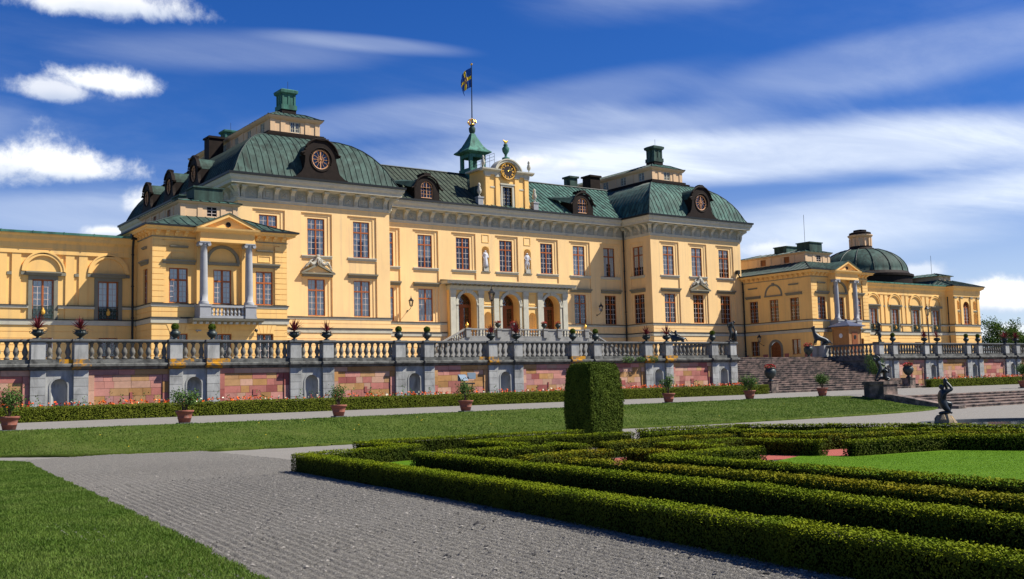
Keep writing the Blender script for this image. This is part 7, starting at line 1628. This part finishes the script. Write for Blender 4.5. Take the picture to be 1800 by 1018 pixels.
# bronze group on the plinth at the turf corner
def bronze_group():
    x, y = -15.95, -57.0; T = thing('bronze_group', (x, y, 0.6), 'dark bronze bending figure with raised arms on a red stone plinth at the turf corner', 'statue')
    m_ = MB(); m_.box(x-0.62, y-0.62, 0.45, x+0.62, y+0.62, 1.28); m_.box(x-0.68, y-0.68, 1.24, x+0.68, y+0.68, 1.40); m_.box(x-0.70, y-0.70, 0.45, x+0.70, y+0.70, 0.66); m_.build('plinth', 'stair_stone', T)
    J = stand(); J.update(waist=(-0.02, 0, 1.12), chest=(-0.16, 0, 1.34), neck=(-0.26, 0, 1.46), head=(-0.32, 0.02, 1.56), crown=(-0.40, 0.02, 1.62), shL=(-0.1, 0.2, 1.42), elL=(0.18, 0.25, 1.26), haL=(0.40, 0.16, 1.12), fiL=(0.46, 0.12, 1.10), shR=(-0.26, -0.2, 1.40), elR=(-0.02, -0.3, 1.62), haR=(-0.22, -0.2, 1.80), fiR=(-0.3, -0.14, 1.82), knL=(0.34, 0.14, 0.62), anL=(0.40, 0.14, 0.12), toL=(0.52, 0.15, 0.05), knR=(-0.16, -0.14, 0.50), anR=(-0.36, -0.14, 0.12), toR=(-0.24, -0.16, 0.05), pelvis=(0.06, 0, 0.86), hipL=(0.1, 0.1, 0.8), hipR=(0.02, -0.1, 0.8))
    body('body', J, 'bronze', T, (x, y, 1.40), FACE_R, 0.78)
    J2 = dict(pelvis=(0.42, 0.05, 0.22), waist=(0.36, 0.05, 0.42), chest=(0.34, 0.05, 0.66), neck=(0.40, 0.05, 0.82), head=(0.46, 0.05, 0.92), crown=(0.52, 0.05, 1.0), shL=(0.34, 0.24, 0.76), elL=(0.14, 0.28, 0.60), haL=(0.02, 0.2, 0.76), fiL=(-0.03, 0.16, 0.8), shR=(0.38, -0.14, 0.76), elR=(0.56, -0.24, 0.6), haR=(0.60, -0.2, 0.84), fiR=(0.60, -0.18, 0.9), hipL=(0.42, 0.15, 0.2), knL=(0.12, 0.2, 0.26), anL=(-0.06, 0.2, 0.08), toL=(-0.18, 0.2, 0.06), hipR=(0.46, -0.06, 0.2), knR=(0.66, -0.1, 0.14), anR=(0.5, -0.2, 0.08), toR=(0.4, -0.24, 0.06))
    body('fallen_body', J2, 'bronze', T, (x, y, 1.40), FACE_R, 0.78)
bronze_group()
# bent man on the corner pier of the near balustrade
def pier_man():
    x, y, z = -8.80, TY+0.05, 4.41; T = thing('pier_statue', (x, y, z), 'bronze man bending forward with hooked arm on the last pier of the near balustrade', 'statue', 'bronzes around the garden steps')
    MB().lathe([(0.34, 0), (0.34, 0.06), (0.28, 0.08)], 14, (x, y, z)).build('base', 'bronze', T)
    J = stand(0.55); J.update(pelvis=(-0.06, 0, 0.90), waist=(0.0, 0, 1.06), chest=(0.12, 0, 1.26), neck=(0.26, 0, 1.38), head=(0.34, 0, 1.46), crown=(0.42, 0, 1.50), shR=(0.08, -0.22, 1.36), elR=(-0.26, -0.34, 1.30), haR=(-0.16, -0.26, 1.02), fiR=(-0.1, -0.22, 0.96), shL=(0.16, 0.2, 1.32), elL=(0.34, 0.26, 1.06), haL=(0.42, 0.2, 0.84), fiL=(0.44, 0.18, 0.76), knL=(0.22, 0.12, 0.54), anL=(0.12, 0.12, 0.09), toL=(0.26, 0.13, 0.05), knR=(0.04, -0.12, 0.5), anR=(-0.12, -0.12, 0.09))
    body('body', J, 'bronze', T, (x, y, z+0.08), FACE_R, 0.92)
    c, s = math.cos(FACE_R), math.sin(FACE_R); m_ = MB()
    m_.tube([(x+c*0.30, y+s*0.30, z+0.06), (x+c*0.36, y+s*0.36, z+0.45), (x+c*0.40, y+s*0.40, z+0.80)], [0.16, 0.14, 0.08], 8); m_.build('drapery', 'bronze', T, True)
pier_man()
def quad_animal(name, T, x, y, z, rot, sc, antler=False):
    J = dict(hip=(-0.55, 0, 0.62, 0.20), belly=(-0.1, 0, 0.58, 0.21), chest=(0.32, 0, 0.66, 0.22), neck=(0.55, 0, 0.92, 0.14), head=(0.72, 0, 1.12, 0.11), muzzle=(0.92, 0, 1.06, 0.06), fl=(0.36, 0.14, 0.42, 0.09), fl2=(0.40, 0.15, 0.20, 0.055), fl3=(0.42, 0.15, 0.03, 0.05), fr=(0.36, -0.14, 0.42, 0.09), fr2=(0.44, -0.15, 0.20, 0.055), fr3=(0.46, -0.15, 0.03, 0.05),
             bl=(-0.50, 0.15, 0.42, 0.12), bl2=(-0.62, 0.16, 0.24, 0.06), bl3=(-0.52, 0.16, 0.03, 0.05), br=(-0.50, -0.15, 0.42, 0.12), br2=(-0.60, -0.16, 0.24, 0.06), br3=(-0.48, -0.16, 0.03, 0.05), tail=(-0.80, 0, 0.60, 0.05), tail2=(-0.95, 0, 0.35, 0.035))
    E_ = [('hip', 'belly'), ('belly', 'chest'), ('chest', 'neck'), ('neck', 'head'), ('head', 'muzzle'), ('chest', 'fl'), ('fl', 'fl2'), ('fl2', 'fl3'), ('chest', 'fr'), ('fr', 'fr2'), ('fr2', 'fr3'), ('hip', 'bl'), ('bl', 'bl2'), ('bl2', 'bl3'), ('hip', 'br'), ('br', 'br2'), ('br2', 'br3'), ('hip', 'tail'), ('tail', 'tail2')]
    if antler:
        J.update(hip=(-0.5, 0, 0.34, 0.20), belly=(-0.12, 0, 0.46, 0.20), bl=(-0.45, 0.17, 0.22, 0.13), bl2=(-0.2, 0.18, 0.12, 0.07), bl3=(-0.12, 0.18, 0.03, 0.05), br=(-0.45, -0.17, 0.22, 0.13), br2=(-0.2, -0.18, 0.12, 0.07), br3=(-0.12, -0.18, 0.03, 0.05), tail=(-0.72, 0, 0.2, 0.05), tail2=(-0.86, 0, 0.08, 0.03), neck=(0.46, 0, 1.0, 0.13), head=(0.52, 0, 1.26, 0.10), muzzle=(0.70, 0, 1.30, 0.06), ea=(0.42, 0.10, 1.45, 0.035), eb=(0.42, -0.10, 1.45, 0.035))
        E_ += [('head', 'ea'), ('head', 'eb')]
    return figure('body', J, E_, 'bronze', T, (x, y, z), rot, 2, sc, 'belly')
T = thing('rider_statue', (-8.58, -34.1, 4.42), 'dark bronze animal group rearing at the inner end of the near stair parapet', 'statue', 'bronzes around the garden steps')
quad_animal('body', T, -8.58, -34.1, 4.42, FACE_R+PI, 0.86)
Jr = stand(); Jr = {k: (a*0.7+0.05, b*0.7, c*0.62+0.22) for k, (a, b, c) in Jr.items()}; Jr.update(haR=(0.42, -0.1, 1.22), fiR=(0.5, -0.1, 1.28), elR=(0.25, -0.2, 1.12), haL=(-0.28, 0.2, 0.8), fiL=(-0.36, 0.2, 0.76))
body('rider', Jr, 'bronze', T, (-8.58, -34.1, 4.46), FACE_R+PI, 0.85)
T = thing('dog_statue', (8.58, -34.1, 4.42), 'dark bronze long-eared seated beast on the inner end of the far stair parapet', 'statue', 'bronzes around the garden steps')
quad_animal('body', T, 8.58, -34.1, 4.42, FACE_R+PI, 1.18, True)
T = thing('pier_group', (8.76, TY+0.05, 4.41), 'bronze group of entwined figures on the first pier of the far balustrade', 'statue', 'bronzes around the garden steps')
J = stand(); J.update(elR=(0.1, -0.35, 1.62), haR=(-0.1, -0.2, 1.86), fiR=(-0.2, -0.12, 1.88), elL=(-0.3, 0.3, 1.4), haL=(-0.35, 0.2, 1.7), fiL=(-0.36, 0.15, 1.78), knL=(0.2, 0.12, 0.55), waist=(0.08, 0, 1.14))
body('body', J, 'bronze', T, (8.76, TY+0.05, 4.45), FACE_R, 0.88)
Jk = {k: (-a*0.8+0.12, b*0.8+0.05, c*0.62) for k, (a, b, c) in stand(0.5).items()}; body('companion', Jk, 'bronze', T, (8.76, TY+0.05, 4.45), FACE_R, 0.95)
MB().box(8.46, TY-0.22, 4.40, 9.06, TY+0.32, 4.47).build('base', 'bronze', T)
# white stone figures in the palace niches
for s, lab in ((-1, 'white draped statue in the upper niche nearer the flag side'), (1, 'white nude statue in the upper niche nearer the far pavilion')):
    x = s*2.78; T = thing('niche_statue', (x, 0.1, 13.9), lab, 'statue', 'white statues in the palace niches')
    MB().box(x-0.30, -0.12, 13.9, x+0.30, 0.35, 14.35).build('pedestal', 'statue_stone', T)
    J = stand(); J = {k: (b, -a, c) for k, (a, b, c) in J.items()}
    if s > 0: J.update(elR=(-0.36, 0, 1.2), haR=(-0.22, -0.1, 1.02), fiR=(-0.18, -0.12, 0.95), knL=(0.16, -0.1, 0.5))
    body('body', J, 'statue_white', T, (x, 0.08, 14.35), 0, 1.02)
    d = MB()
    if s < 0:
        d.lathe([(0.30, 0.02), (0.27, 0.3), (0.22, 0.8), (0.20, 1.1), (0.26, 1.35), (0.20, 1.5)], 14, (x, 0.08, 14.36))
        for k in range(9): a = 2*PI*k/9; d.tube([(x+0.30*math.cos(a), 0.08+0.28*math.sin(a), 14.38), (x+0.22*math.cos(a+0.3), 0.08+0.2*math.sin(a+0.3), 15.1), (x+0.24*math.cos(a+0.9), 0.08+0.2*math.sin(a+0.9), 15.75)], [0.045, 0.035, 0.03], 5)
    else: d.tube([(x-0.25, 0.1, 14.38), (x-0.27, 0.1, 15.0), (x-0.16, 0.12, 15.6)], [0.10, 0.07, 0.05], 6)
    d.build('drapery', 'statue_white', T, True)
# reclining figures on the window pediments
for sp in (-1, 1):
    for s in (-1, 1):
        x = sp*24.515+s*0.62; y = YP-0.22; T = thing('reclining_figure', (x, y, 12.9), 'pale stone reclining figure on a window pediment of the %s pavilion, %s of the two' % ('farther' if sp > 0 else 'nearer', 'first' if s < 0 else 'second'), 'statue', 'reclining figures on the window pediments')
        J = dict(pelvis=(0, 0, 0.10), waist=(-0.16, 0, 0.22), chest=(-0.30, 0, 0.42), neck=(-0.34, 0, 0.58), head=(-0.34, 0, 0.70), crown=(-0.35, 0, 0.80), shL=(-0.28, 0.14, 0.52), elL=(-0.02, 0.16, 0.42), haL=(0.16, 0.1, 0.36), fiL=(0.22, 0.08, 0.34), shR=(-0.34, -0.14, 0.50), elR=(-0.46, -0.2, 0.30), haR=(-0.42, -0.16, 0.10), fiR=(-0.40, -0.14, 0.05), hipL=(0.08, 0.08, 0.08), knL=(0.34, 0.10, 0.16), anL=(0.62, 0.08, -0.16), toL=(0.72, 0.08, -0.22), hipR=(0.08, -0.08, 0.08), knR=(0.28, -0.12, 0.28), anR=(0.48, -0.1, -0.02), toR=(0.58, -0.1, -0.1))
        J = {k: (a*s, b, c) for k, (a, b, c) in J.items()}; body('body', J, 'statue_stone', T, (x-s*0.12, y, 12.98), 0, 1.32)

# ------------------------------------------------------------------ lamps, kiosk, panels, trees
def lantern(mb, mg, x, y, z, s):
    mb.lathe([(0.05*s, 0), (0.16*s, 0.05*s), (0.15*s, 0.09*s)], 6, (x, y, z)); n = 6
    for i in range(n):
        t = 2*PI*(i+0.5)/n; mb.tube([(x+0.15*s*math.cos(t), y+0.15*s*math.sin(t), z+0.08*s), (x+0.25*s*math.cos(t), y+0.25*s*math.sin(t), z+0.60*s)], 0.016*s, 4)
    mb.lathe([(0.27*s, 0.60*s), (0.28*s, 0.64*s), (0.16*s, 0.80*s), (0.09*s, 0.86*s), (0.10*s, 0.92*s), (0.03*s, 0.98*s), (0.02*s, 1.16*s)], 6, (x, y, z))
    for i in range(n):
        t = 2*PI*(i+0.5)/n; mb.ball((x+0.25*s*math.cos(t), y+0.25*s*math.sin(t), z+0.68*s), 0.03*s, 5, 3)
    mg.lathe([(0.14*s, 0.09*s), (0.235*s, 0.60*s)], 6, (x, y, z), cap=False); mb.tube([(x, y, z+0.05*s), (x, y, z+0.3*s)], 0.03*s, 6)
def post_lamp(x, y, z, h, label, s=1.0):
    T = thing('street_lamp', (x, y, z), label, 'street lamp', 'post lanterns on the terrace')
    p = MB(); p.lathe([(0.20, 0), (0.22, 0.08), (0.13, 0.14), (0.13, 0.7), (0.16, 0.76), (0.07, 0.9), (0.055, h-0.3), (0.09, h-0.26), (0.05, h-0.2), (0.05, h)], 10, (x, y, z)); p.build('post', 'iron', T)
    m_, g = MB(), MB(); lantern(m_, g, x, y, z+h-0.02, s); m_.build('lantern', 'iron', T); g.build('lantern_glass', 'window_glass', T)
post_lamp(-7.92, -8.4, 4.04, 5.9, 'tall black lantern post before the first portal arch', 1.25)
post_lamp(31.0, -30.0, 3.7, 4.0, 'tall black lantern post in front of the far gallery', 1.05)
def wall_lamp(x, y, z, ax, label):
    T = thing('wall_lantern', (x, y, z), label, 'wall lantern', 'bracket lanterns on the palace walls'); m_, g = MB(), MB()
    dx, dy = (0, -1) if ax == 'y' else (-1, 0)
    lx, ly = x+dx*0.75, y+dy*0.75; m_.tube([(x, y, z-0.42), (x+dx*0.3, y+dy*0.3, z-0.35), (x+dx*0.6, y+dy*0.6, z-0.22), (lx, ly, z-0.05)], 0.028, 6); m_.ball((x, y, z-0.42), 0.09, 8, 5); lantern(m_, g, lx, ly, z-0.05, 0.95)
    m_.build('bracket', 'iron', T); g.build('lantern_glass', 'window_glass', T)
wall_lamp(-12.5, -0.02, 9.9, 'y', 'bracket lantern on the palace wall left of the portal'); wall_lamp(12.5, -0.02, 9.9, 'y', 'bracket lantern on the palace wall right of the portal'); wall_lamp(31.95, -7.6, 6.1, 'x', 'bracket lantern on the shaded side wall beside the arched door')
def kiosk():
    x, y, z = 34.4, -17.6, 4.02; T = thing('sentry_box', (x, y, z), 'brown wooden sentry box with blue-grey roof before the far wing', 'sentry box'); w = 1.05
    b = MB(); b.box(x-w, y-w, z, x+w, y+w, z+3.2)
    for sx in (-1, 1):
        for sy in (-1, 1): b.box(x+sx*w*0.98, y+sy*w*0.98, z, x+sx*(w+0.06), y+sy*(w+0.06), z+3.2)
    b.box(x-w-0.05, y-w-0.05, z, x+w+0.05, y+w+0.05, z+0.25); ring(b, x-w, x+w, y-w, y+w, [(0, 3.1+z), (0.12, 3.15+z), (0.16, 3.3+z), (0, 3.3+z)]); b.build('body', 'kiosk_wood', T)
    r = MB(); ring(r, x-w, x+w, y-w, y+w, [(0.05, z+3.28), (0.42, z+3.30), (0.42, z+3.38), (-0.2, z+3.66), (-0.75, z+3.92), (-0.95, z+4.0)], close=True); r.ball((x, y, z+4.1), 0.14, 8, 5); r.build('roof', 'kiosk_roof', T)
    o = MB(); o.lathe([(0.22, 0), (0.22, 0.05)], 16, (0, 0, 0)) if False else None
    o.prism([(y+0.22*math.cos(2*PI*i/16), z+2.3+0.26*math.sin(2*PI*i/16)) for i in range(16)], 'x', x-w-0.05, x-w+0.01); o.build('oval_light', 'statue_white', T)
    d = MB(); d.box(x-0.5, y-w-0.04, z+0.1, x+0.5, y-w, z+2.7); do = d.build('door', 'door_wood', T)
    MB().prism([(x+0.2*math.cos(2*PI*i/16), z+2.1+0.24*math.sin(2*PI*i/16)) for i in range(16)], 'y', y-w-0.07, y-w-0.03).build('door_light', 'dark_room', do)
kiosk()
def panels():
    T = thing('information_stand', (-32.6, -41.5, 0.8), 'stand with two small bluish information panels in the flower bed', 'sign stand')
    m_ = MB(); m_.tube([(-32.6, -41.5, 0.7), (-32.6, -41.5, 1.95)], 0.03, 6); m_.box(-33.0, -41.53, 1.84, -32.1, -41.45, 1.92); m_.build('post', 'iron', T)
    for x, z, tilt in ((-32.86, 2.22, 0.12), (-32.26, 2.32, -0.05)): MB().quad((x-0.24, -41.55-tilt, z-0.17), (x+0.24, -41.55-tilt, z-0.17), (x+0.24, -41.45+tilt, z+0.17), (x-0.24, -41.45+tilt, z+0.17)).prism([(x-0.26, z-0.19), (x+0.26, z-0.19), (x+0.26, z+0.19), (x-0.26, z+0.19)], 'y', -41.44+abs(tilt), -41.41+abs(tilt)).build('panel', 'panel_blue', T)
panels()
def tree(x, y, z, h, r, label, n=9000, seed=1):
    T = thing('leafy_tree', (x, y, z), label, 'tree', 'trees beyond the palace'); rd = random.Random(seed)
    t = MB(); t.tube([(x, y, z-0.3), (x+0.1, y, z+h*0.25), (x-0.1, y+0.1, z+h*0.55)], [0.45, 0.36, 0.2], 8); tips = []
    for k in range(26):
        a = rd.uniform(0, 2*PI); b = Vector((x, y, z+h*rd.uniform(0.22, 0.6))); e = b+Vector((math.cos(a)*r*rd.uniform(0.4, 0.95), math.sin(a)*r*rd.uniform(0.4, 0.95), h*rd.uniform(0.0, 0.42)))
        m_ = b.lerp(e, 0.5)+Vector((0, 0, h*0.04)); t.tube([b, m_, e], [0.14, 0.08, 0.03], 5); tips += [m_, e, m_.lerp(e, 0.5)]
    t.build('trunk', 'bark', T)
    tips = np.array([tuple(q) for q in tips]); c = tips[RNG.integers(0, len(tips), n)]+RNG.normal(0, r*0.13, (n, 3)); N = c-np.array([x, y, z+h*0.4]); N /= np.linalg.norm(N, axis=1)[:, None]
    np_mesh('crown', leaf_faces(c, N, h*0.035, 0.4, 0.7).reshape(-1, 3), 4, 'tree_leaf', T, kind='stuff')
tree(218, 60, 4, 9.6, 5.2, 'tall green tree at the far edge of the view beside the palace end', 14000, 4)
tree(210, 62, 4, 5.2, 3.0, 'lower green tree beside the tall one beyond the far balustrade', 8000, 5)
tree(233, 75, 4, 13, 7.0, 'big tree mostly outside the picture beyond the far balustrade', 12000, 6)
